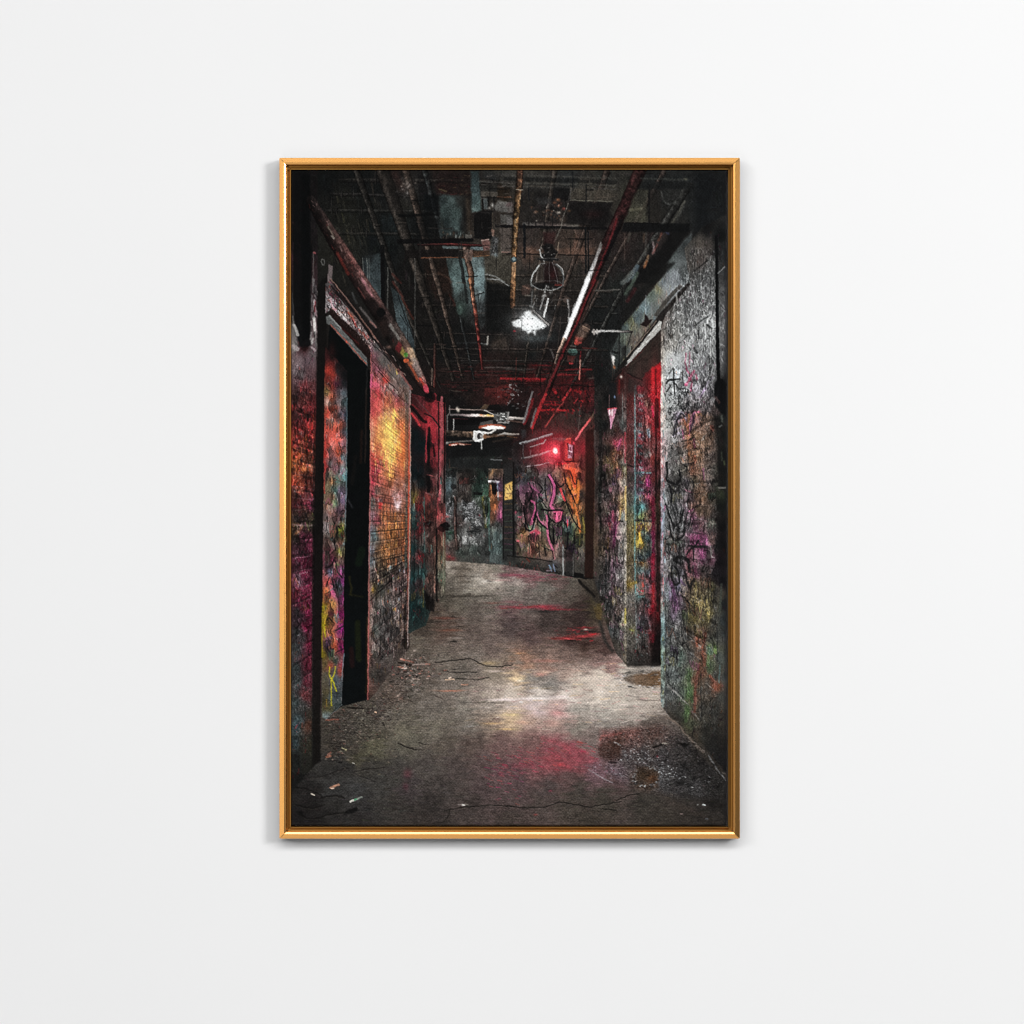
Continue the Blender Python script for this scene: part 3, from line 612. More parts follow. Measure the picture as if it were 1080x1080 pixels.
# ---- mural wall on the right, lit red ---------------------------------------
MUR = [(541, 468), (560, 458), (600, 430), (630, 440), (630, 608), (617, 608), (541, 592)]
field(MUR, S_(548, 470, (24, 26, 26), 560, 480, (40, 28, 28), 575, 470, (60, 22, 24), 590, 455, (56, 36, 34), 600, 450, (58, 42, 38), 610, 445, (54, 44, 40), 605, 470, (90, 30, 30), 615, 475, (110, 32, 36), 614, 490, (70, 34, 32), 590, 485, (50, 20, 22), 570, 490, (40, 32, 32),
              545, 495, (34, 40, 40), 560, 500, (48, 58, 54), 552, 508, (56, 56, 62), 575, 505, (70, 72, 72), 580, 500, (64, 66, 64), 590, 500, (96, 76, 60), 605, 500, (226, 84, 44), 602, 495, (190, 60, 40), 613, 505, (84, 40, 36), 552, 515, (88, 52, 72), 563, 520, (112, 60, 82), 575, 515, (96, 96, 94), 583, 512, (110, 70, 84), 592, 525, (86, 88, 72), 590, 512, (110, 72, 64),
              603, 520, (200, 96, 44), 609, 515, (214, 104, 44), 614, 522, (60, 50, 46), 597, 508, (140, 70, 50), 546, 540, (72, 74, 70), 555, 540, (100, 60, 70), 560, 550, (124, 66, 84), 570, 538, (70, 84, 68), 578, 545, (84, 92, 80), 587, 543, (170, 74, 100), 592, 550, (80, 86, 74), 600, 540, (92, 86, 66), 608, 540, (180, 90, 40), 614, 545, (72, 66, 46), 603, 530, (140, 84, 50),
              548, 558, (104, 78, 62), 553, 565, (120, 84, 56), 564, 563, (160, 66, 76), 572, 558, (84, 104, 74), 560, 556, (90, 100, 64), 582, 565, (88, 86, 78), 592, 560, (74, 86, 76), 602, 560, (70, 98, 78), 612, 562, (110, 90, 46), 608, 570, (66, 74, 56), 550, 578, (82, 72, 56), 562, 578, (120, 66, 56), 570, 575, (116, 92, 62), 580, 582, (134, 104, 84), 585, 578, (140, 92, 90),
              592, 582, (96, 80, 76), 603, 585, (64, 54, 52), 614, 588, (78, 72, 66), 600, 575, (76, 74, 66), 545, 592, (62, 62, 58), 565, 597, (66, 58, 54), 584, 600, (80, 84, 90), 600, 602, (60, 58, 54), 612, 603, (54, 52, 48)), wob=1.2)
dabs([(541, 492), (617, 480), (617, 606), (541, 592)], 1400, (1, 5), (.4, 1.3), 84, 24, .45, 1.6, [(190, 60, 90), (80, 110, 80), (30, 30, 34), (170, 110, 50), (120, 60, 90), (150, 140, 130)], .22, .6, lum=80)
dabs([(560, 440), (627, 415), (627, 490), (545, 490)], 420, (1, 7), (.5, 1.6), 90, 20, .3, 1.5, [(150, 24, 28), (20, 14, 14), (90, 26, 28)], .25, .6)
# dark recess with a lit panel between the pillar and the mural
F([(531, 490), (545, 486), (545, 592), (531, 592)], (38, 38, 38), .8, 2.5)
for k in range(9):
    L([(532, 532 + 6 * k), (541, 531 + 6.2 * k)], 1, rnd.choice([(24, 24, 24), (84, 60, 50), (60, 76, 60), (90, 70, 40), (84, 44, 64)]), .7)
L([(541.6, 488), (541.8, 590)], 1.8, (17, 17, 17), .9); L([(531, 500), (531, 590)], 1.4, (20, 20, 20), .8)
F([(532.5, 511), (540.4, 508), (540.4, 526), (532.5, 527.5)], (232, 176, 76), .95, 1.6)
for p in ([(534, 514), (536, 517)], [(537, 512), (538.5, 516)], [(535, 521), (538, 520)], [(538, 523), (539.5, 520)], [(533.5, 524), (536, 525)]):
    L(p, 1., (70, 40, 24), .75)
G(536.5, 518, 4, 6, (255, 220, 140), .3, 0, 'screen')
# mural shapes
F(C3(385, 130, 440, 120, 455, 205, 420, 200, 395, 170), (190, 120, 126), .85); F(C3(455, 125, 525, 130, 515, 190, 470, 230, 430, 190), (206, 72, 112), .9)
L(C2(410, 840, 440, 900, 440, 1000, 420, 1080), 2.6, (196, 74, 130), .9); L(C3(420, 0, 415, 70, 450, 130), 2.6, (210, 84, 140), .9)
L(C2(505, 950, 520, 1000, 545, 1060), 2.2, (214, 58, 70), .9); L(C2(470, 900, 500, 960), 1.4, (150, 50, 50), .8)
L(spline(C3(375, 170, 380, 260, 385, 330, 395, 400, 430, 490)), 2, (210, 90, 130), .85); L(C3(430, 500, 450, 580), 2.2, (190, 110, 116), .7)
L(C3(230, 30, 270, 60, 260, 130, 230, 240), 2., (190, 70, 120), .8); L(C3(270, 90, 300, 200), 1.6, (190, 84, 130), .8)
F(C3(320, 230, 350, 205, 385, 260, 375, 290, 345, 270), (180, 100, 116), .8); F(C3(225, 330, 265, 310, 305, 330, 290, 360, 240, 380), (184, 60, 84), .8, 1.6)
F(C3(100, 180, 145, 170, 130, 200), (196, 60, 90), .8); G(*C3(120, 260)[0], 2.6, 3, (160, 64, 80), .6); G(*C3(85, 140)[0], 1.6, 1.8, (180, 60, 84), .7); G(*C3(105, 415)[0], 1.4, 1.6, (200, 64, 84), .8); G(*C3(150, 310)[0], 3, 4, (160, 104, 44), .5)
L(C3(572, 210, 570, 280), 1.6, (190, 40, 50), .9)
F(C2(590, 755, 650, 750, 660, 850, 640, 920, 600, 830), (238, 70, 36), .9, 1.6); F(C2(575, 830, 610, 860, 620, 980, 590, 960, 565, 900), (220, 110, 40), .85, 1.4); F(C2(660, 850, 690, 880, 680, 1080, 640, 1080, 640, 920), (230, 116, 36), .85, 1.4); F(C3(590, 0, 665, 0, 650, 120, 610, 110), (226, 104, 44), .85, 1.4)
L(C3(640, 110, 670, 220, 690, 330), 2, (196, 116, 50), .8); L(C3(720, 190, 735, 330), 1.8, (160, 140, 50), .7); L(C3(690, 400, 685, 450), 1.2, (150, 140, 56), .7); F(C3(700, 340, 725, 345, 715, 390, 700, 380), (26, 34, 36), .8)
for p, w in ((C2(395, 820, 400, 860, 440, 900, 445, 1000, 430, 1080), 1.), (C2(365, 850, 360, 960, 380, 1070), 1.3), (C2(460, 840, 470, 930, 520, 960, 560, 1080), 1.), (C2(470, 890, 500, 930, 540, 900), 1.), (C2(540, 800, 560, 900, 610, 1000, 640, 1080), 1.), (C2(600, 780, 640, 900, 665, 860), 1.), (C3(325, 110, 390, 120, 520, 120), 1.9),
             (C3(390, 120, 385, 180, 420, 215, 470, 235, 510, 215, 530, 130), 1.1), (C3(285, 40, 320, 30, 350, 60, 380, 100), 1.2), (C3(280, 170, 300, 220, 350, 270, 385, 300, 390, 240), 1.3), (C3(175, 200, 180, 290, 235, 300, 270, 150, 270, 60), 1.7), (C3(160, 90, 170, 200, 200, 280), 1.2), (C3(400, 210, 400, 330, 440, 440, 435, 310, 430, 250), 1.1),
             (C3(450, 250, 440, 340, 460, 440, 480, 370, 480, 240), 1.), (C3(530, 210, 560, 260, 575, 350, 570, 470), 1.2), (C3(540, 30, 500, 90, 560, 40), 1.), (C3(585, 60, 620, 150, 590, 230, 590, 320), 1.), (C3(660, 180, 665, 260, 640, 330, 640, 430), 1.), (C3(560, 30, 590, 120, 640, 230, 690, 300), 1.1), (C3(300, 470, 310, 560), 1.), (C3(350, 470, 365, 550), 1.), (C3(350, 480, 390, 490, 430, 510, 440, 580), 1.), (C3(205, 360, 210, 530), .9), (C2(210, 900, 240, 980, 210, 1060), 1.1), (C2(290, 900, 330, 950, 300, 1010, 340, 1060), 1.1), (C2(250, 900, 255, 1000), .9), (C3(655, 430, 560, 480), 1.2)):
    L(spline(p, 5), w, (22, 22, 25), .85)
for sd, p in enumerate(((548, 545, 6, 22), (556, 535, 8, 16), (565, 545, 6, 14), (600, 555, 8, 20))):
    scrawl(*p, 8, (26, 26, 28), .7, .6, 300 + sd, 0, 2)
# lower band, kerb line, post, box
F(C3(0, 555, 200, 570, 540, 630, 540, 735, 200, 690, 0, 650), (56, 54, 50), .6, 1.6); L(C3(0, 553, 150, 563, 430, 605), 1.5, (24, 23, 22), .8)
for k in range(60):
    x = rnd.uniform(0, 540); y = 590 + x * .15 + rnd.uniform(-20, 60)
    L(C3(x, y, x + rnd.uniform(-12, 12), y + rnd.uniform(8, 40)), rnd.uniform(.6, 1.3), rnd.choice([(30, 30, 29), (84, 78, 72), (70, 64, 60), (110, 46, 40)]), .5)
for p, c in ((C3(400, 640, 420, 700), (110, 140, 170)), (C3(440, 630, 450, 700), (110, 130, 160)), (C3(455, 640, 475, 665), (24, 24, 28)), (C3(185, 580, 210, 605), (130, 46, 34)), (C3(380, 690, 420, 690), (130, 110, 120))):
    L(p, 1.4, c, .8)
F(C3(555, 480, 640, 485, 640, 740, 555, 735), (44, 42, 41), .8, 1.4); F(C3(560, 490, 625, 490, 625, 600, 560, 600), (74, 50, 54), .6, 2); L(C3(555, 482, 655, 486), 1.5, (24, 22, 22), .9); L(C3(630, 500, 628, 740), .8, (120, 118, 112), .6)
F(C3(640, 640, 730, 650, 730, 755, 640, 740), (62, 58, 52), .6, 1.4); F(C3(635, 710, 725, 725, 725, 760, 635, 745), (16, 15, 15), .95, 1)
L(C3(533, 450, 532, 740), 1.7, (150, 152, 150), .85); L(C3(150, 680, 350, 715, 540, 738), 1., (140, 136, 126), .7)
# red strokes of the far ceiling
for p, w, c in ((C2(365, 55, 300, 200, 235, 370), 3.4, (190, 32, 36)), (C2(275, 190, 225, 360), 2, (110, 104, 102)), (C2(245, 100, 165, 330), 3.4, (120, 24, 28)), (C2(240, 30, 190, 200, 155, 320), 2.2, (120, 120, 120)), (C2(310, 200, 580, 205), 2, (196, 28, 32)), (C2(355, 150, 520, 155), 1.6, (140, 22, 26)), (C2(690, 115, 790, 118), 1.4, (130, 28, 30)), (C2(600, 10, 530, 110), 2.4, (196, 36, 40)), (C2(530, 130, 440, 250, 360, 365), 1.7, (176, 56, 52)), (C2(350, 120, 480, 125), 1.5, (110, 22, 26)), (C2(440, 10, 460, 40), 3, (176, 24, 30)), (C2(640, 20, 700, 30), 2.4, (150, 22, 26)), (C2(690, 180, 680, 390), 1.2, (84, 74, 70))):
    L(p, w, c, .85, 1.2)
for k in range(70):
    x, y = C2(rnd.uniform(300, 760), rnd.uniform(-20, 260))[0]
    L([(x, y), (x + rnd.uniform(-2, 3), y + rnd.uniform(-1, 4))], rnd.uniform(.6, 1.8), rnd.choice([(150, 24, 28), (20, 14, 14), (70, 22, 24), (18, 16, 16), (196, 30, 34)]), .55)
# handrail pipes, red beacon, alarm box
for p, w, c in ((C2(130, 520, 200, 500, 420, 435), 3.2, (110, 122, 122)), (C2(225, 555, 340, 520, 365, 490), 2, (112, 118, 116)), (C2(145, 660, 280, 635, 420, 590), 2.8, (96, 102, 100)), (C2(180, 740, 300, 725, 420, 700), 1.9, (92, 92, 92)), (C2(150, 520, 152, 660), 2.2, (50, 58, 58))):
    T(p, [w] * (len(p)), [c, c], [(-1, .5), (-.4, 1.25), (.2, .9), (1, .35)], a=.95)
L(C2(300, 460, 300, 690), .9, (60, 56, 54), .7); L(C2(225, 590, 222, 640), 1, (90, 90, 90), .7); L(C2(440, 470, 550, 480), 2.4, (84, 74, 72), .7)
G(*C2(430, 600)[0], 16, 14, (210, 12, 28), .8, 0, 'screen'); G(*C2(455, 595)[0], 7, 6.5, (255, 20, 36), .9, 0, 'screen'); G(*C2(440, 590)[0], 22, 18, (150, 10, 20), .35, 0, 'screen')
F(C2(540, 490, 610, 465, 600, 700, 545, 690), (206, 44, 42), .9, 1.6); F(C2(580, 520, 625, 540, 620, 660, 575, 660), (176, 130, 150), .9, 1.4)
for p, c in ((C2(575, 520, 590, 620), (30, 18, 20)), (C2(600, 560, 610, 640), (60, 36, 48)), (C2(590, 590, 620, 600), (220, 190, 200)), (C2(565, 690, 640, 690), (22, 14, 14)), (C2(625, 520, 630, 690), (24, 14, 16)), (C2(560, 480, 600, 470), (240, 80, 60))):
    L(p, 1.4, c, .85)
L(C2(480, 715, 590, 700), 2, (196, 30, 34), .8); L(C2(410, 700, 450, 708), 2.4, (220, 60, 70), .8); G(*C2(720, 560)[0], 2.4, 6, (150, 26, 34), .5); G(*C2(470, 450)[0], 5, 3, (110, 16, 20), .5)
T(C2(655, 480, 730, 370, 790, 285), [3, 2.8, 3], [(226, 84, 92), (232, 86, 88), (210, 76, 74)], [(-1, .6), (-.3, 1.15), (.4, .9), (1, .4)]); L(C2(790, 285, 830, 220), 1.6, (110, 84, 64), .7); G(*C2(630, 520)[0], 1.6, 2, (230, 50, 66), .9); G(*C2(780, 415)[0], 3, 2, (130, 30, 28), .7)
E(*C2(458, 590)[0], 4.4, 4.6, (255, 60, 66), .9, -.2, 3); E(*C2(458, 590)[0], 2.5, 3.3, (255, 226, 226), 1, -.2, 1.6); G(*C2(462, 605)[0], 5, 3.6, (255, 60, 70), .6, 0, 'screen'); L(C2(400, 615, 500, 610), 1., (255, 120, 120), .5)
# dark door at the end of the mural and dark wall before the pillar
F(C2(745, 400, 830, 380, 830, 1085, 745, 1085), (40, 21, 17), .9, 2); F(C3(740, -5, 825, -5, 820, 770, 735, 760), (42, 23, 18), .95, 1.6)
# ---- floor ------------------------------------------------------------------
FLR = [(300, 700), (388, 690), (440, 630), (464, 591), (531, 596), (617, 611), (640, 611), (670, 690), (702, 700), (702, 740), (770, 800), (770, 876), (300, 876)]
field(FLR, S_(474, 592, (150, 138, 124), 500, 594, (135, 122, 108), 522, 596, (128, 118, 104), 485, 603, (104, 92, 80), 515, 607, (140, 124, 110), 540, 604, (112, 84, 82), 560, 607, (128, 92, 92), 590, 612, (100, 78, 74), 605, 612, (92, 84, 74), 520, 614, (176, 164, 150), 505, 612, (158, 148, 136), 545, 613, (150, 134, 126),
                 480, 622, (100, 92, 82), 500, 622, (130, 122, 110), 540, 622, (120, 112, 103), 575, 622, (108, 100, 92), 600, 626, (88, 78, 70), 470, 630, (84, 76, 66), 490, 633, (92, 84, 74), 520, 633, (105, 97, 88), 560, 634, (98, 88, 82), 610, 640, (58, 46, 42), 625, 640, (62, 54, 40), 540, 643, (95, 74, 72), 500, 645, (90, 80, 73),
                 460, 645, (78, 66, 58), 445, 660, (58, 50, 44), 470, 665, (84, 68, 60), 500, 665, (90, 78, 72), 540, 660, (76, 64, 62), 580, 655, (62, 52, 49), 610, 655, (52, 40, 38), 560, 672, (80, 64, 62), 600, 675, (66, 50, 47), 620, 680, (66, 50, 44), 640, 685, (72, 54, 50), 440, 680, (92, 83, 74), 480, 680, (104, 92, 84), 520, 682, (100, 86, 80),
                 570, 688, (104, 86, 78), 600, 693, (112, 92, 84), 630, 696, (120, 96, 90), 650, 703, (140, 112, 106), 425, 693, (90, 78, 70), 470, 697, (104, 95, 86), 500, 700, (112, 102, 94), 535, 700, (120, 104, 92), 550, 697, (146, 112, 94), 575, 700, (140, 112, 100), 420, 705, (78, 68, 62), 450, 712, (92, 82, 74), 490, 712, (100, 92, 84), 520, 708, (130, 118, 104),
                 545, 716, (196, 170, 140), 560, 720, (140, 128, 118), 580, 722, (132, 124, 116), 600, 712, (170, 148, 136), 610, 722, (196, 182, 168), 635, 712, (206, 192, 178), 645, 722, (200, 188, 176), 662, 712, (196, 186, 174), 690, 706, (160, 150, 142), 540, 730, (200, 186, 172), 570, 732, (206, 194, 184), 600, 735, (212, 200, 190), 630, 735, (208, 196, 184), 655, 740, (190, 180, 168), 685, 738, (178, 166, 154),
                 520, 730, (166, 152, 140), 500, 728, (140, 126, 116), 470, 727, (112, 102, 94), 440, 730, (92, 84, 76), 415, 735, (84, 72, 64), 400, 745, (72, 64, 58), 380, 748, (72, 66, 58), 540, 742, (196, 180, 172), 565, 745, (204, 186, 182), 590, 750, (190, 160, 154), 615, 748, (170, 160, 150), 640, 752, (172, 164, 154), 670, 752, (172, 160, 150), 520, 745, (150, 138, 128), 490, 745, (122, 114, 105), 455, 750, (106, 98, 90), 420, 758, (94, 87, 78),
                 540, 757, (196, 170, 140), 560, 760, (176, 150, 136), 585, 765, (160, 140, 128), 520, 762, (140, 122, 106), 495, 765, (112, 104, 95), 460, 768, (104, 97, 86), 425, 772, (98, 92, 79), 390, 768, (72, 66, 58), 365, 770, (64, 58, 52), 610, 768, (132, 124, 114), 640, 767, (136, 128, 120), 665, 765, (122, 112, 104), 690, 770, (86, 76, 70), 700, 790, (72, 64, 60),
                 355, 785, (58, 52, 46), 375, 790, (66, 60, 52), 395, 788, (86, 82, 66), 430, 785, (88, 83, 73), 380, 797, (66, 62, 50), 470, 785, (84, 76, 68), 500, 785, (84, 72, 66), 530, 785, (104, 82, 78), 560, 785, (112, 84, 80), 585, 785, (140, 84, 88), 610, 795, (140, 72, 80), 600, 803, (146, 66, 74), 580, 800, (150, 70, 78), 560, 805, (112, 72, 74), 620, 785, (110, 98, 92),
                 340, 815, (46, 44, 42), 360, 810, (48, 46, 44), 390, 810, (56, 53, 49), 420, 812, (66, 62, 58), 450, 812, (70, 64, 60), 480, 812, (72, 63, 60), 510, 810, (82, 68, 66), 535, 812, (90, 66, 68), 630, 812, (104, 78, 84), 650, 820, (80, 62, 62), 600, 820, (84, 66, 64), 325, 830, (34, 32, 31), 350, 832, (52, 51, 50), 375, 833, (56, 55, 54), 400, 830, (58, 56, 53), 430, 830, (62, 55, 55), 470, 830, (62, 56, 53), 510, 832, (74, 62, 61), 545, 832, (82, 66, 66), 580, 832, (74, 64, 62), 610, 835, (66, 60, 55),
                 330, 850, (30, 28, 27), 355, 850, (40, 38, 37), 385, 850, (46, 44, 43), 420, 850, (52, 48, 45), 455, 850, (50, 45, 43), 500, 848, (64, 56, 53), 540, 845, (76, 64, 62), 570, 848, (72, 63, 59), 600, 850, (68, 61, 55), 640, 845, (60, 55, 49), 680, 845, (54, 50, 45), 720, 850, (48, 43, 39), 755, 845, (30, 28, 26), 320, 866, (28, 26, 26), 380, 866, (42, 39, 38), 450, 866, (52, 46, 43), 540, 866, (62, 54, 50), 620, 866, (60, 54, 48), 700, 866, (54, 49, 44), 755, 866, (44, 40, 37),
                 690, 810, (84, 72, 70), 720, 800, (70, 63, 59), 740, 815, (46, 42, 40), 705, 825, (60, 54, 50), 730, 830, (56, 52, 50), 757, 832, (40, 38, 36), 680, 828, (66, 58, 54)), wob=3.2, power=3.6, wx=2.6, wy=.5)
dabs(FLR, 2600, (2, 9), (.5, 1.5), 0, 7, .74, 1.24, a=.55, mask=False)
dabs(FLR, 1500, (.8, 2.4), (.5, 1.3), 0, 25, .55, 1.5, a=.5, mask=False)
BR = [(500, 700), (660, 695), (698, 720), (698, 760), (560, 775), (490, 760)]
dabs(BR, 460, (3, 11), (.5, 1.6), 0, 8, .78, 1.2, [(240, 226, 212), (214, 160, 150), (120, 112, 106), (236, 200, 150), (206, 150, 150)], .4, .5, mask=False)
LF = [(345, 750), (400, 735), (432, 690), (452, 690), (445, 730), (400, 770), (350, 810)]
dabs(LF, 620, (.8, 3.5), (.5, 1.5), 0, 30, .4, 1.7, [(30, 26, 24), (150, 130, 118), (110, 70, 60), (24, 22, 20)], .3, .65, mask=False)
for x, y, rx, ry, c, a in ((545, 716, 9, 1.8, (250, 222, 176), .8), (548, 718, 4, 1.1, (255, 240, 214), .8), (536, 710, 7, 1.2, (236, 206, 170), .6), (571, 711, 6, 2.4, (230, 160, 144), .6), (575, 709, 5, 1.4, (240, 206, 180), .6), (530, 738, 16, 1.2, (255, 240, 240), .6), (566, 737, 20, 1.4, (248, 240, 238), .6), (590, 735, 14, 1.2, (240, 226, 226), .5), (515, 700, 9, 2.4, (176, 150, 106), .55),
                           (522, 708, 9, 1.2, (220, 200, 190), .7), (475, 728.5, 13, .9, (206, 130, 104), .7), (540, 754, 10, 1.2, (240, 216, 160), .7), (534, 769, 8, 1.1, (236, 196, 130), .6), (520, 763, 10, 1.2, (220, 176, 120), .6), (552, 762, 8, 2, (220, 170, 140), .5), (588, 752, 8, 3.4, (224, 150, 148), .55), (583, 763, 8, 4, (220, 160, 150), .4), (568, 752, 10, 3, (216, 190, 190), .5), (625, 716, 14, 3, (224, 210, 196), .5), (610, 748, 20, 1.6, (150, 146, 138), .5), (668, 742, 18, 2, (206, 196, 184), .5), (655, 757, 18, 2.4, (180, 172, 162), .5),
                           (575, 697, 16, 1.6, (196, 130, 116), .5), (548, 689, 5, 1, (190, 136, 96), .6), (640, 700, 12, 1.8, (180, 130, 124), .4), (565, 716, 14, 2.6, (110, 108, 104), .6), (585, 721, 16, 2.6, (118, 114, 110), .6), (550, 699, 5, 2.4, (92, 88, 84), .5), (600, 750, 10, 1.2, (110, 108, 104), .4), (495, 766, 5, 1.2, (140, 136, 136), .5),
                           (516, 613.5, 10, 1.4, (206, 196, 182), .8), (512, 613, 3, .9, (228, 218, 206), .8), (505, 611, 8, .8, (186, 174, 160), .6), (530, 618, 10, 1.2, (150, 140, 128), .5), (490, 608, 16, .8, (70, 62, 54), .6), (480, 600, 10, .7, (70, 62, 52), .6), (516, 613.2, 3.6, .7, (60, 52, 50), .7), (485, 629, 22, 1.4, (54, 48, 42), .7), (510, 628.5, 12, 1, (58, 52, 46), .6), (458, 606, 14, 1, (84, 74, 62), .4), (575, 614, 12, 1, (66, 58, 52), .6), (600, 613, 14, .9, (72, 64, 58), .5),
                           (540, 606.5, 12, 1.4, (156, 60, 80), .7), (560, 608, 14, 1.4, (150, 70, 84), .5), (530, 612, 9, 1, (180, 110, 116), .4), (568, 612, 8, 1.2, (150, 70, 82), .5), (550, 640.5, 22, 1.5, (150, 44, 56), .6), (575, 640, 14, 2.2, (170, 48, 64), .75), (590, 643, 18, 1, (150, 34, 46), .6), (540, 635, 12, 1.2, (130, 70, 78), .4), (520, 636, 8, 1.1, (110, 62, 54), .6), (575, 645, 14, 1.3, (30, 28, 28), .7), (620, 646, 9, 1.2, (34, 28, 26), .6),
                           (596, 673, 14, 1.5, (160, 42, 46), .6), (615, 671, 11, 1.5, (180, 46, 52), .7), (625, 669, 6, 1.2, (206, 40, 48), .8), (600, 674, 7, .9, (230, 80, 80), .6), (617, 662, 9, 1, (150, 36, 42), .7), (618, 664, 2.4, .6, (230, 200, 190), .8), (622, 666, 7, .9, (26, 20, 20), .9), (603, 676, 4, .9, (24, 16, 16), .8), (617, 673.5, 7, .7, (28, 18, 18), .8), (620, 679, 10, 2, (46, 30, 28), .6),
                           (470, 652, 14, 1.3, (110, 56, 46), .6), (485, 661, 4, .7, (36, 30, 28), .8), (475, 665, 12, 1.1, (116, 66, 50), .6), (478, 651, 6, .7, (40, 34, 30), .8), (460, 656, 8, 1, (40, 34, 30), .6), (480, 676, 4, .7, (40, 36, 34), .7), (482, 673, 7, .6, (140, 128, 122), .6)):
    G(x, y, rx, ry, c, a)
for x0, x1, y0, y1, c, n in ((520, 600, 636, 644, (160, 50, 60), 18), (580, 628, 660, 677, (160, 44, 50), 18), (535, 610, 603, 612, (150, 64, 78), 24), (530, 630, 785, 815, (190, 70, 84), 90), (500, 560, 778, 850, (150, 64, 80), 70), (560, 640, 780, 800, (190, 70, 84), 50)):
    for k in range(n):
        x, y = rnd.triangular(x0, x1), rnd.triangular(y0, y1)
        l = rnd.uniform(1.5, 6); sl = .25 if y0 > 770 else .02
        L([(x, y), (x + l, y + l * sl + rnd.uniform(-.3, .3))], rnd.uniform(.5, 1.3), [v * rnd.uniform(.7, 1.1) for v in c], rnd.uniform(.3, .7))
# red glow on the near floor
for p, w, c, a in ((C5(330, 215, 420, 240, 540, 275, 660, 325, 760, 345), 3, (180, 68, 80), .45), (C5(360, 400, 430, 430, 520, 470, 600, 490), 3.2, (190, 58, 70), .45), (C5(620, 400, 720, 430, 850, 430), 6, (150, 68, 78), .35), (C5(430, 380, 500, 390), 5, (190, 60, 74), .5), (C5(540, 300, 700, 400, 800, 420), 8, (150, 62, 74), .4), (C5(60, 480, 260, 470), 4, (170, 66, 84), .4), (C5(600, 520, 740, 530), 3, (130, 60, 70), .4)):
    L(p, w, c, a, 4)
G(*C5(505, 462)[0], 3.4, 1.8, (236, 64, 74), .8); G(*C5(270, 940)[0], 2, 1, (150, 70, 66), .8); G(*C5(410, 715)[0], 2, 1, (140, 60, 76), .7)
G(430, 816, 4, 5, (96, 50, 58), .6); G(428, 830, 3, 4, (92, 46, 56), .5)
# cracks
def crack(p, w=.9, c=(28, 25, 23), a=.85):
    q = spline(p, 5); q = [(x + rnd.uniform(-.4, .4), y + rnd.uniform(-.45, .45)) for x, y in q]
    L(q, w, c, a); L([(x, y + .9) for x, y in q], .6, (110, 100, 92), .2)
crack(B5(440, 905, 560, 880, 700, 860, 860, 850, 960, 850, 1080, 858), 1.1); crack(B5(490, 900, 470, 970, 420, 1020), 1.2); crack(C5(0, 858, 200, 872, 380, 860, 500, 820, 600, 840, 800, 865, 880, 850, 1080, 815), 1.2); crack(C5(880, 880, 960, 890, 1040, 900), 1.1); crack(D5(0, 810, 100, 765, 220, 745), 1.2)
crack(B4(350, 530, 460, 515, 600, 505, 690, 495, 760, 530, 820, 560, 960, 570, 1080, 552), 1.1); crack(B4(420, 610, 560, 622, 740, 620), .9); crack(B4(440, 690, 600, 685, 760, 690, 860, 670), 1.1, a=.7); crack(B4(500, 330, 560, 335), 1.2); crack(B5(0, 262, 60, 290, 170, 325), 1.3); crack(B5(200, 262, 290, 275), .9); crack(B4(560, 905, 1000, 915), .7, a=.4)
crack(A5(200, 590, 320, 575, 440, 530, 560, 500), 2.2, (28, 26, 25), .7); crack(A5(620, 540, 720, 510, 900, 495), 1.6, (34, 31, 29), .7); crack(A5(600, 540, 740, 600, 840, 640), 1.6, (32, 30, 29), .6)
for p in ((A5(40, 840, 200, 880, 330, 850)), A5(80, 920, 200, 980, 420, 930, 560, 920), A5(300, 780, 420, 760, 520, 780), A5(60, 680, 180, 700, 300, 760)):
    crack(p, 2.2, (18, 17, 16), .7)
F(A5(540, 900, 640, 870, 660, 900, 600, 930, 520, 935), (16, 15, 15), .9, 2); F(A5(470, 440, 510, 442, 505, 455, 465, 452), (14, 13, 13), .9); F(A5(70, 910, 120, 900, 140, 960, 90, 950), (16, 16, 15), .8, 2)
G(*A5(450, 840)[0], 12, 6, (52, 50, 46), .4); L(A5(330, 620, 480, 590, 640, 620, 830, 640), 3, (64, 62, 60), .35, 3)
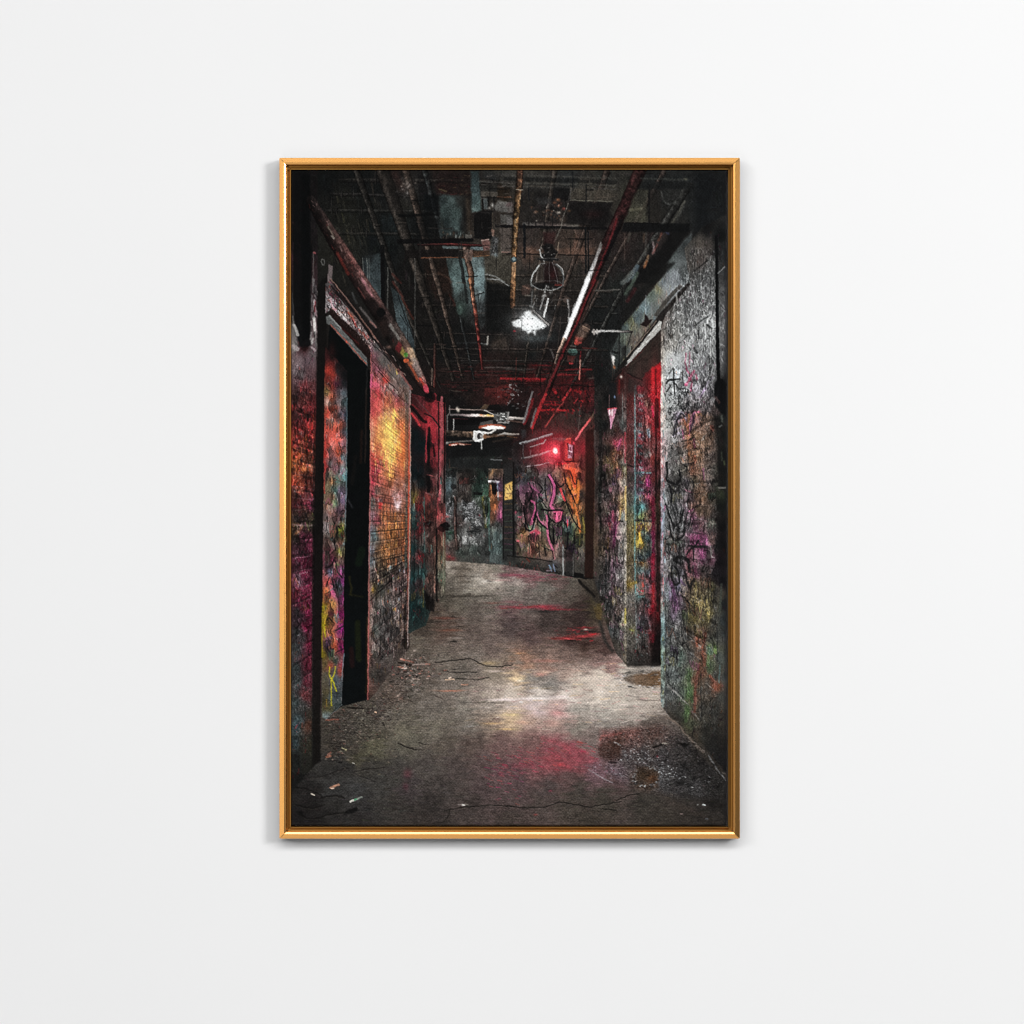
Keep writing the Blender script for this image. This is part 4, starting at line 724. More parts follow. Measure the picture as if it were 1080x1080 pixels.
# litter
for p, c, w in ((A5(390, 685, 430, 670, 470, 655), (176, 128, 104), 2.2), (A5(395, 690, 420, 690), (220, 190, 170), 1.4), (A5(580, 810, 630, 795, 690, 775), (130, 136, 128), 2), (A5(580, 812, 605, 800), (210, 206, 196), 2.2), (A5(620, 795, 640, 790), (60, 130, 90), 1.4), (A5(212, 740, 240, 752), (206, 196, 180), 1.6), (A5(355, 390, 390, 380), (130, 84, 66), 2.6), (A5(370, 370, 395, 350), (110, 70, 58), 2), (A5(500, 305, 540, 322), (176, 168, 130), 1.2), (A5(350, 40, 470, 35), (120, 70, 56), 1.4), (A5(605, 448, 618, 455), (190, 186, 176), 1.1), (B5(610, 848, 635, 845), (210, 206, 200), 1.7), (B5(575, 845, 600, 846), (110, 100, 96), 1.6), (B5(640, 842, 660, 842), (110, 104, 96), 1.4), (B4(450, 695, 530, 690), (206, 176, 150), 1.6), (B4(485, 680, 500, 675), (230, 206, 186), 1.6), (B4(35, 580, 80, 582), (220, 196, 184), 1.5), (B4(140, 682, 200, 690), (160, 140, 128), 1.3), (B4(0, 490, 60, 505), (190, 110, 90), 1.7), (B4(80, 510, 150, 530), (150, 96, 80), 1.6), (B4(80, 545, 130, 552), (20, 16, 15), 2), (B4(0, 530, 60, 535), (30, 24, 22), 1.6), (B4(140, 550, 280, 545), (130, 112, 104), 1.4), (B4(600, 740, 660, 742), (190, 140, 116), 1.2), (B4(360, 850, 420, 875), (70, 60, 56), 1.3), (A4(550, 960, 700, 965), (22, 18, 16), 1.4), (A4(960, 540, 1000, 550), (170, 100, 90), 2), (A4(1020, 490, 1080, 500), (190, 150, 136), 1.6), (A4(1040, 570, 1080, 575), (180, 120, 100), 1.6), (A4(815, 1000, 826, 1005), (230, 190, 160), 1.4), (D5(770, 845, 780, 845), (130, 130, 128), 1), (D5(825, 848, 845, 852), (200, 206, 206), 1.5), (D5(610, 930, 630, 932), (110, 96, 92), 1.4), (D5(850, 980, 870, 982), (90, 94, 100), 1.6)):
    L(p, w, c, .9)
for k in range(90):
    x = rnd.gauss(433, 14); y = rnd.gauss(704, 8)
    if x > 412:
        L([(x, y), (x + rnd.uniform(-2, 2.5), y + rnd.uniform(-.7, .7))], rnd.uniform(.6, 1.4), rnd.choice([(170, 110, 96), (30, 25, 24), (140, 120, 112), (24, 20, 20), (90, 60, 54), (190, 170, 160)]), .7)
for k in range(170):
    x, y = rnd.uniform(343, 420), rnd.gauss(770, 22)
    if x + y * 0 > 343 + max(0, (y - 800)):
        G(x, y, rnd.uniform(.5, 1.4), rnd.uniform(.4, .9), rnd.choice([(150, 130, 116), (26, 24, 22), (110, 96, 86), (96, 60, 52), (30, 27, 25), (120, 112, 90)]), .6)
# puddle by the right door
E(678, 714, 20, 9, (120, 112, 104), .75, 0, 4); field(D4(60, 680, 200, 640, 420, 610, 430, 760, 300, 765, 130, 720), S_(664, 717, (100, 86, 74), 675, 714, (110, 88, 70), 690, 712, (96, 72, 52), 694, 720, (110, 84, 60), 680, 722, (104, 84, 66)), f=3)
for k in range(70):
    an = rnd.uniform(0, 6.28); x, y = 674 + 22 * math.cos(an) + rnd.gauss(0, 2), 717 + 8.5 * math.sin(an) + rnd.gauss(0, 1.2)
    if x < 697:
        L([(x, y), (x + rnd.uniform(1, 5), y + rnd.uniform(-.5, .5))], rnd.uniform(.5, 1.1), rnd.choice([(60, 56, 54), (176, 170, 166), (90, 86, 82), (206, 200, 196), (74, 70, 66)]), .7)
for x, y in ((344, 768), (225, 745), (350, 575)):
    G(*D4(x, y)[0], 1.6, .9, (226, 224, 222), .8)
L(D4(0, 590, 200, 605, 420, 575), 1.6, (150, 142, 134), .7); L(D4(60, 632, 250, 628), .8, (60, 56, 52), .6); L(D4(200, 885, 420, 890), .9, (96, 84, 76), .6)
# rubble and muddy puddles, right front
RUB = [(634, 770), (700, 765), (735, 785), (766, 822), (766, 842), (720, 842), (670, 832), (640, 815), (630, 790)]
field(RUB, S_(640, 775, (110, 74, 70), 665, 773, (104, 70, 64), 690, 775, (84, 62, 56), 690, 785, (76, 66, 62), 650, 785, (70, 46, 38), 660, 800, (74, 66, 66), 680, 800, (64, 58, 58), 700, 800, (56, 52, 52), 720, 800, (50, 46, 45), 735, 800, (38, 35, 33), 720, 815, (44, 42, 42), 745, 820, (36, 34, 33), 700, 820, (62, 60, 60), 680, 822, (68, 54, 44), 650, 815, (92, 76, 82), 735, 832, (54, 52, 52), 755, 835, (40, 38, 36)), f=7)
dabs(RUB, 800, (.7, 2.6), (.4, 1.2), 20, 40, .4, 1.8, [(20, 18, 18), (130, 130, 132), (96, 92, 92), (24, 22, 22)], .35, .75, mask=False)
for k in range(130):
    t = rnd.random(); x, y = 660 + 60 * t + rnd.gauss(0, 6), 790 + 32 * t + rnd.gauss(0, 5)
    G(x, y, rnd.uniform(.4, 1), rnd.uniform(.3, .8), rnd.choice([(176, 178, 180), (130, 132, 134), (18, 17, 17), (206, 208, 208)]), .75)
F(D5(200, 480, 360, 490, 410, 550, 380, 640, 400, 680, 300, 650, 190, 600), (58, 43, 32), .75, 4); G(*D5(350, 600)[0], 5, 5, (96, 54, 28), .5); G(*D5(250, 560)[0], 5, 4, (62, 48, 34), .5)
for k in range(60):
    an = rnd.uniform(-1.6, 3.4); x, y = 682.5 + 14 * math.cos(an) + rnd.gauss(0, 1), 819 + 10.5 * math.sin(an) + rnd.gauss(0, 1)
    G(x, y, rnd.uniform(.5, 1.3), rnd.uniform(.4, .8), rnd.choice([(200, 204, 206), (30, 28, 28), (120, 122, 124), (80, 84, 90)]), .75)
F(C5(870, 310, 930, 240, 1010, 240, 1085, 290, 1085, 400, 980, 430, 860, 380), (58, 40, 34), .7, 4); L(C5(880, 230, 900, 190, 1000, 180, 1080, 165), 2.2, (150, 84, 78), .7, 1.6); L(C5(970, 440, 1040, 445), 1.6, (18, 15, 15), .9); L(C5(1020, 250, 1080, 280), 1.6, (150, 146, 144), .7)
for k in range(60):
    x, y = C5(rnd.uniform(780, 1080), 0)[0][0], 0
    t = (x - 622) / 34; y = 806 + 14 * t + rnd.gauss(0, 3.4)
    G(x, y, rnd.uniform(.5, 1.4), rnd.uniform(.4, .8), rnd.choice([(150, 136, 150), (110, 90, 100), (170, 160, 168), (70, 52, 56), (130, 70, 84)]), .55)
L(C5(770, 510, 900, 590, 1000, 635), 1.2, (150, 146, 150), .6)
L(D5(360, 300, 440, 270), 2, (20, 18, 17), .9); L(D5(440, 265, 490, 262), 1.3, (160, 150, 136), .8); F(D5(580, 265, 640, 260, 700, 270, 650, 300), (16, 15, 14), .9, 1.4); G(*D5(390, 383)[0], 1.2, 1, (140, 30, 40), .8)
for x, y, r in ((600, 640, 5), (700, 650, 4), (740, 600, 3), (650, 470, 4), (820, 450, 4), (960, 680, 4)):
    G(*D5(x, y)[0], r, r * .7, (18, 17, 17), .6)
L(D5(640, 750, 800, 800, 1040, 760), 4, (34, 31, 29), .5, 4); L(D5(480, 800, 850, 960), 5, (66, 56, 50), .3, 5)
# ---- left front wall (behind the black down pipe) -----------------------------
def bricks(pts, rows, x0, x1, c, w, a, jitter=1.):
    """mortar courses running to the vanishing point inside a wall outline"""
    global CLIP
    old = CLIP; CLIP = FULL(pts, 1.5)
    for y in rows:                         # y at x0
        y1 = y + (VP[1] - y) / (VP[0] - x0) * (x1 - x0)
        n = 7
        p = [(x0 + (x1 - x0) * k / n, y + (y1 - y) * k / n + rnd.uniform(-.5, .5) * jitter) for k in range(n + 1)]
        L(p, w, c, a * rnd.uniform(.5, 1))
    CLIP = old


LW = [(305, 178), (335, 178), (335, 400), (341, 420), (338, 800), (308, 835), (305, 835)]
field(LW, S_(312, 190, (18, 19, 20), 325, 200, (20, 18, 18), 315, 215, (22, 21, 21), 310, 240, (28, 27, 27), 320, 260, (18, 18, 18), 311, 275, (62, 40, 46), 315, 290, (54, 30, 34), 310, 300, (40, 38, 40), 310, 330, (42, 42, 43), 312, 350, (90, 88, 86), 310, 365, (110, 106, 104), 320, 370, (70, 40, 44), 330, 370, (96, 84, 86),
              315, 382, (116, 96, 100), 325, 382, (92, 72, 78), 310, 390, (100, 84, 88), 318, 395, (74, 62, 64), 328, 395, (88, 60, 64), 312, 405, (84, 56, 60), 322, 408, (110, 40, 44), 330, 405, (90, 44, 46), 312, 420, (70, 42, 42), 320, 422, (92, 36, 34), 330, 430, (120, 30, 34), 325, 440, (150, 32, 36), 312, 440, (90, 40, 42), 316, 450, (130, 34, 38), 330, 450, (170, 34, 34), 320, 460, (110, 34, 36), 328, 462, (160, 30, 36),
              310, 468, (190, 50, 40), 318, 474, (160, 60, 36), 312, 480, (200, 74, 36), 322, 478, (130, 52, 30), 330, 472, (90, 36, 32), 310, 490, (150, 74, 32), 320, 494, (170, 80, 32), 316, 488, (150, 60, 28), 328, 488, (84, 44, 30), 312, 500, (140, 52, 30), 322, 502, (90, 38, 28), 312, 510, (150, 46, 26), 322, 513, (130, 34, 30), 330, 515, (110, 30, 30), 312, 522, (84, 42, 36), 320, 525, (84, 34, 36), 327, 530, (84, 24, 36),
              312, 532, (80, 28, 34), 322, 533, (100, 26, 40), 312, 545, (62, 44, 36), 325, 545, (66, 44, 36), 312, 558, (70, 54, 34), 322, 556, (54, 42, 36), 330, 552, (46, 46, 30), 313, 568, (44, 36, 30), 322, 568, (96, 30, 54), 328, 575, (100, 24, 50), 312, 580, (66, 34, 44), 318, 590, (94, 24, 48), 326, 595, (110, 22, 50), 312, 600, (74, 28, 42), 322, 608, (104, 26, 52), 316, 612, (104, 60, 76), 328, 615, (106, 22, 52), 312, 625, (78, 26, 40), 322, 630, (100, 24, 46), 316, 640, (80, 26, 44), 314, 645, (48, 44, 46),
              326, 645, (104, 24, 52), 312, 655, (54, 40, 46), 325, 660, (96, 24, 48), 314, 668, (46, 48, 48), 327, 680, (88, 24, 42), 313, 685, (50, 54, 54), 320, 675, (52, 44, 46), 326, 700, (84, 26, 40), 312, 705, (46, 52, 52), 325, 720, (80, 32, 42), 315, 720, (54, 60, 60), 323, 735, (84, 40, 42), 312, 740, (46, 54, 54), 320, 745, (56, 56, 54), 327, 755, (46, 40, 34), 311, 765, (50, 66, 70), 317, 762, (48, 60, 62), 324, 765, (70, 44, 34), 311, 785, (40, 50, 52), 320, 785, (42, 40, 34), 328, 785, (38, 36, 28), 312, 805, (26, 27, 26), 322, 805, (32, 31, 27), 314, 822, (20, 20, 19)), wob=1.4)
dabs(LW, 1500, (1.2, 6), (.4, 1.4), 88, 22, .35, 1.6, [(190, 36, 40), (30, 26, 28), (150, 60, 40), (100, 26, 56), (84, 90, 90)], .16, .6, lum=70)
for k in range(130):
    x, y = rnd.uniform(308, 332), rnd.gauss(462, 26)
    L([(x, y), (x + rnd.uniform(-.8, .8), y + rnd.uniform(1, 5))], rnd.uniform(.7, 2.2), rnd.choice([(206, 40, 36), (18, 14, 14), (190, 40, 44), (220, 80, 40), (30, 18, 18), (24, 18, 20)]), .55)
bricks(LW, [524, 538, 554, 571, 588, 605, 622, 640, 512, 498], 305, 336, (112, 76, 84), 1.1, .55)
for k in range(26):
    y = 520 + rnd.uniform(0, 130); x = rnd.uniform(309, 331)
    L([(x, y), (x + .3, y + rnd.uniform(6, 12))], .9, rnd.choice([(44, 22, 28), (110, 80, 90), (130, 50, 76)]), .45)
L(spline(A3(215, 130, 240, 190, 235, 240)), 1.4, (104, 116, 40), .6); L(spline(A3(165, 220, 185, 280, 190, 310)), 1.2, (110, 110, 40), .5); L(spline(A3(50, 350, 90, 320, 130, 270)), 2, (130, 72, 40), .5); L(A3(40, 112, 230, 118), 1, (110, 100, 84), .5); L(A3(50, 265, 240, 266), 1, (120, 110, 92), .6)
L(A3(95, 740, 100, 830), 1.6, (130, 104, 118), .6, 1.6); L(A3(60, 570, 200, 555), 1, (170, 120, 140), .5); L(A3(70, 735, 170, 705), 1, (160, 120, 130), .5); G(*A3(135, 1022)[0], 1.2, 1, (150, 120, 124), .7)
for p, c, w in ((A0(40, 510, 75, 560), (124, 60, 54), 1.6), (A0(75, 560, 165, 685), (92, 56, 46), 1.5), (A0(80, 670, 105, 750), (110, 36, 50), 1.6), (A0(60, 850, 75, 900), (150, 24, 50), 2.4), (A0(100, 780, 110, 830), (110, 30, 50), 1.6), (A0(40, 700, 45, 760), (84, 50, 66), 1.4), (A0(120, 130, 140, 175), (110, 24, 28), 1.8), (A0(135, 170, 142, 215), (140, 20, 28), 2), (A0(175, 240, 185, 270), (96, 20, 26), 1.6), (A0(110, 395, 155, 405), (130, 30, 44), 2), (A0(60, 70, 110, 130), (60, 30, 30), 1.6)):
    L(p, w, c, .75, 1.3)
# fat dark pipe end, wet highlights
F(A1(35, -1100, 195, -1100, 200, 560, 205, 620, 150, 670, 90, 630, 50, 420, 35, 200), (12, 13, 14), .92, 2.4)
F(A1(120, -1000, 200, -1000, 200, 540, 120, 600), (7, 9, 10), .7, 3)
G(*A1(150, 655)[0], 6, 2.4, (46, 18, 18), .8)
for p, w, c in ((A1(45, 430, 70, 490, 80, 525), 3, (170, 168, 164)), (A1(40, 630, 80, 660), 4.5, (150, 140, 140)), (A1(215, 645, 245, 670), 2.6, (170, 150, 154)), (A1(35, 350, 40, 420), 1.2, (110, 108, 106)), (A1(30, 130, 45, 330), 1., (60, 62, 62)), (A1(232, 0, 228, 110), 2.6, (110, 106, 106)), (A1(255, 60, 255, 180), 1.4, (84, 80, 82)), (A1(240, 200, 250, 300, 262, 370), 2.4, (150, 120, 126)), (A1(245, 210, 240, 300), 1.6, (120, 34, 40)), (A1(215, 150, 215, 300), 1.1, (110, 106, 108)),
                (A1(238, 370, 240, 430, 246, 500), 3.2, (226, 222, 216)), (A1(246, 500, 258, 560, 262, 640), 1.8, (120, 114, 112)), (A1(215, 310, 265, 370), 1, (36, 34, 34)), (A1(212, 500, 205, 570, 225, 600), 1.4, (140, 136, 134)), (A1(228, 560, 215, 605), 2, (170, 166, 162))):
    L(p, w, c, .85, 1.2)
for k in range(40):
    x, y = A1(rnd.uniform(205, 268), rnd.uniform(0, 640))[0]
    L([(x, y), (x + rnd.uniform(-.5, .7), y + rnd.uniform(1.5, 6))], rnd.uniform(.4, .9), rnd.choice([(190, 186, 184), (22, 22, 22), (60, 56, 58), (110, 80, 86)]), .6)
F(A0(140, 830, 215, 700, 215, 1090, 120, 1090), (9, 11, 12), .8, 2)
# dark post and slim pipes in front
F([(341 - 6, 300), (345.5, 290), (344.5, 372), (343, 412), (342, 520), (340, 640), (338, 755), (338, 803), (329, 809), (329.5, 640), (331, 520), (333.5, 412)], (19, 17, 16), .95, 2.4)
L([(337.5, 415), (336, 560), (334, 800)], 2.6, (20, 17, 15), .6, 2); L([(331.5, 425), (330, 600), (329.5, 800)], 1, (30, 32, 30), .5)
L(A0(230, 790, 232, 900, 222, 1080), 1.2, (84, 78, 76), .8); L(A0(235, 795, 245, 800), 2, (150, 70, 72), .8)
L(spline(A0(315, 855, 335, 870, 335, 910, 320, 915, 308, 880, 315, 855)), 1., (100, 100, 96), .8)
F(A0(375, 905, 415, 925, 410, 1080, 370, 1085), (112, 98, 98), .85, 1.2); L(A0(370, 1000, 370, 1085), 1, (140, 120, 120), .7)
# wall above the first door
WAD = A1(345, 40, 395, 10, 440, 60, 800, 590, 790, 720, 390, 290, 345, 320)
field(WAD, S_(346, 305, (74, 70, 70), 352, 312, (60, 44, 46), 350, 322, (130, 122, 124), 358, 318, (50, 42, 42), 362, 325, (110, 96, 96), 370, 335, (120, 74, 62), 375, 342, (96, 80, 78), 365, 338, (120, 110, 110), 380, 352, (110, 92, 90), 388, 365, (104, 78, 74), 376, 352, (84, 70, 68), 392, 372, (96, 74, 70)), f=1)
dabs(WAD, 420, (.8, 4), (.4, 1.3), 56, 22, .3, 1.9, [(220, 216, 214), (16, 14, 15), (150, 50, 46), (20, 18, 18), (190, 80, 60), (120, 30, 60)], .5, .8)
for p, w, c in ((A1(395, 180, 410, 250, 440, 290), 2, (196, 150, 160)), (A1(470, 300, 540, 380), 2, (200, 196, 194)), (A1(560, 310, 610, 370), 1.6, (190, 84, 60)), (A1(600, 370, 640, 440), 1.4, (180, 60, 54)), (A1(700, 500, 740, 560), 1.6, (170, 66, 56)), (A1(500, 210, 620, 330), 1.2, (110, 104, 104)), (A1(440, 120, 640, 350), 1.6, (24, 20, 20)), (A1(400, 60, 600, 280), 1.4, (22, 18, 18)), (A1(360, 110, 350, 310), 1.6, (120, 112, 112))):
    L(p, w, c, .8)
F(A1(385, 265, 420, 290, 640, 500, 795, 690, 790, 760, 740, 740, 480, 460, 385, 330), (34, 19, 17), .95, 1.2)
L(A1(490, 450, 660, 610), 1.4, (96, 26, 26), .6, 1.4)
F(A1(352, 350, 385, 335, 740, 740, 742, 820, 690, 790, 390, 435, 352, 420), (92, 94, 93), .95, 1.1)
L(A1(385, 345, 490, 460), 1.6, (150, 152, 150), .7); L(A1(395, 430, 560, 600, 730, 800), 1.1, (176, 70, 50), .8); G(*A1(545, 590)[0], 2, 1.2, (220, 74, 50), .9)
for k in range(40):
    t = rnd.random(); x, y = A1(380 + 350 * t + rnd.uniform(-12, 25), 380 + 390 * t + rnd.uniform(-15, 15))[0]
    L([(x, y), (x + 1.6, y + 1.8)], .8, rnd.choice([(120, 122, 120), (60, 60, 60), (140, 140, 138)]), .5)
# door one: dark opening, inside of the reveal, jamb strip
F([(348, 343), (387, 386), (391, 395), (391.5, 520), (388, 738), (361, 745), (343, 757), (342, 640), (342, 400)], (9, 12, 13), 1, 1)
G(350, 372, 4, 10, (52, 20, 20), .7)
JB = [(343, 366), (352, 375), (366, 391), (366.5, 420), (366, 520), (363, 600), (362.5, 700), (360.5, 742), (344, 758), (340, 757), (339.5, 700), (341, 540), (342, 420)]
field(JB, S_(345, 378, (60, 22, 24), 350, 385, (100, 30, 28), 348, 392, (176, 44, 32), 352, 396, (160, 44, 34), 347, 400, (110, 34, 28), 351, 408, (140, 46, 36), 345, 412, (124, 96, 50), 350, 375, (30, 18, 18), 358, 386, (20, 18, 20), 364, 395, (14, 16, 18), 357, 394, (30, 32, 35), 363, 404, (24, 28, 32), 355, 405, (84, 34, 54), 358, 412, (70, 60, 66), 363, 415, (60, 70, 76), 350, 420, (156, 66, 42), 357, 424, (84, 72, 74), 363, 425, (70, 92, 96), 347, 424, (150, 120, 110), 352, 432, (150, 54, 36), 345, 438, (160, 50, 36), 352, 442, (190, 58, 38), 351, 443, (110, 96, 90), 359, 438, (78, 74, 84), 365, 440, (56, 66, 82),
              347, 450, (200, 60, 44), 353, 452, (210, 66, 50), 360, 450, (160, 70, 50), 364, 455, (80, 80, 92), 350, 462, (226, 76, 64), 356, 466, (226, 74, 60), 346, 470, (196, 60, 50), 351, 470, (222, 110, 100), 357, 478, (214, 74, 42), 362, 470, (110, 74, 84), 343, 480, (206, 50, 38), 349, 478, (150, 90, 90), 353, 484, (130, 84, 90), 349, 490, (92, 96, 98), 358, 488, (160, 70, 56), 362, 484, (76, 96, 104), 344, 492, (150, 40, 40), 354, 494, (130, 80, 90), 361, 496, (90, 110, 112), 347, 500, (100, 94, 80), 364, 502, (70, 116, 120), 351, 508, (150, 96, 56), 356, 506, (84, 110, 96), 346, 515, (104, 92, 66), 354, 518, (80, 120, 110), 360, 518, (110, 90, 116), 350, 525, (130, 90, 66), 347, 532, (120, 80, 60), 354, 530, (96, 120, 84), 361, 528, (84, 66, 90),
              350, 540, (110, 66, 60), 358, 538, (84, 56, 70), 345, 545, (96, 80, 78), 356, 548, (86, 56, 58), 345, 556, (140, 124, 124), 348, 562, (116, 108, 104), 353, 556, (44, 42, 32), 355, 564, (40, 40, 26), 359, 560, (110, 120, 40), 352, 568, (28, 26, 22), 345, 572, (84, 60, 54), 353, 576, (130, 110, 104), 359, 575, (120, 64, 56), 350, 580, (90, 44, 52), 358, 582, (130, 128, 50), 362, 580, (110, 104, 70), 345, 588, (120, 50, 66), 352, 590, (150, 50, 84), 360, 592, (110, 80, 80), 356, 596, (90, 104, 60), 347, 600, (60, 30, 40), 343, 606, (150, 70, 70), 348, 604, (96, 110, 140), 354, 604, (140, 46, 60), 361, 602, (140, 44, 116),
              346, 612, (190, 70, 60), 352, 614, (150, 54, 80), 361, 614, (130, 40, 110), 357, 618, (84, 110, 120), 345, 624, (170, 84, 44), 351, 626, (150, 60, 100), 358, 624, (84, 92, 90), 362, 628, (130, 36, 96), 345, 634, (150, 90, 50), 352, 638, (140, 100, 50), 359, 636, (110, 50, 90), 341, 640, (140, 124, 24), 341, 660, (150, 134, 24), 343, 650, (130, 116, 30), 348, 648, (110, 50, 66), 348, 656, (130, 90, 50), 353, 652, (120, 84, 56), 361, 650, (140, 30, 96), 346, 668, (130, 84, 70), 350, 668, (140, 80, 50), 358, 668, (80, 34, 64), 361, 664, (120, 30, 96), 349, 678, (150, 90, 50), 345, 680, (60, 50, 56), 348, 688, (40, 38, 44), 353, 682, (160, 74, 50), 360, 682, (130, 34, 90),
              341, 690, (110, 96, 30), 343, 700, (84, 70, 44), 350, 700, (84, 60, 50), 355, 698, (50, 72, 62), 360, 700, (130, 50, 62), 350, 703, (150, 66, 46), 359, 708, (150, 62, 54), 354, 708, (64, 72, 72), 344, 715, (80, 74, 60), 353, 718, (64, 74, 78), 360, 720, (74, 80, 84), 345, 730, (74, 66, 46), 350, 735, (62, 74, 78), 358, 735, (56, 64, 66), 341, 740, (60, 54, 36), 346, 748, (80, 74, 46), 355, 745, (58, 66, 66), 345, 757, (104, 116, 116)), wob=.9)
dabs(JB, 900, (1.2, 5), (.4, 1.1), 88, 14, .5, 1.55, [(30, 26, 28), (190, 80, 70), (120, 120, 60), (80, 120, 120), (200, 190, 190)], .18, .6, lum=90)
L(A4(385, 570, 380, 640, 400, 690, 400, 800, 400, 940), 1.4, (176, 166, 36), .8); L(A4(440, 570, 430, 640, 400, 700), 1.4, (176, 166, 36), .8); L(A4(405, 680, 430, 740, 450, 800), 1.6, (176, 168, 36), .9); L(A4(330, 180, 342, 280), 1.8, (176, 164, 40), .8); L(A4(315, 0, 310, 480), 1.5, (130, 116, 26), .7)
L(A4(352, 880, 360, 950), 1, (150, 110, 30), .6); L(A4(350, 1070, 500, 930), 1., (120, 130, 130), .6); L(A4(520, 450, 500, 690), 1.2, (104, 140, 150), .6)
for p in (A3(430, 240, 460, 330, 430, 400, 440, 500), A3(350, 660, 400, 640, 440, 570), A3(380, 760, 350, 840), A3(440, 600, 460, 700, 500, 760), A3(410, 760, 430, 880), A4(360, 130, 380, 110, 410, 140), A4(440, 230, 520, 180), A4(360, 370, 400, 470, 420, 400), A4(440, 440, 510, 400), A3(470, 270, 490, 300), A4(370, 300, 400, 400)):
    L(spline(p), rnd.uniform(1, 1.8), (24, 22, 26), .8)
L([(366, 420), (365.5, 500), (363.5, 575)], 1.1, (76, 110, 118), .6); L([(343, 460), (342, 520)], 1.6, (176, 40, 34), .7); G(*A3(520, 437)[0], 1., 1.2, (130, 150, 150), .9); G(*A3(485, 310)[0], 1.6, 1.8, (170, 170, 40), .8)
# faint things in the dark reveal
for p, w, c, a in ((A1(740, 850, 735, 1080), 1., (44, 44, 42), .7), (A2(735, 0, 725, 500, 722, 700), 1.1, (62, 42, 34), .7), (A2(690, 400, 680, 700), 3, (44, 24, 18), .6), (A2(630, 650, 600, 900), 4, (24, 20, 18), .5), (A3(560, 20, 600, 90), 1.4, (60, 60, 66), .7), (A3(690, 500, 660, 620), 8, (18, 34, 18), .6), (A3(570, 750, 590, 860, 580, 920), 2, (58, 52, 18), .55), (A3(570, 920, 700, 940), 1.6, (50, 46, 20), .5), (A4(650, 150, 660, 500), 6, (26, 30, 14), .7), (A4(590, 400, 600, 560), 5, (36, 16, 16), .6), (A4(740, 100, 738, 700, 730, 820), 1.3, (60, 42, 18), .6), (A3(530, 360, 540, 410), 1.6, (70, 66, 26), .6)):
    L(p, w, c, a, 2)
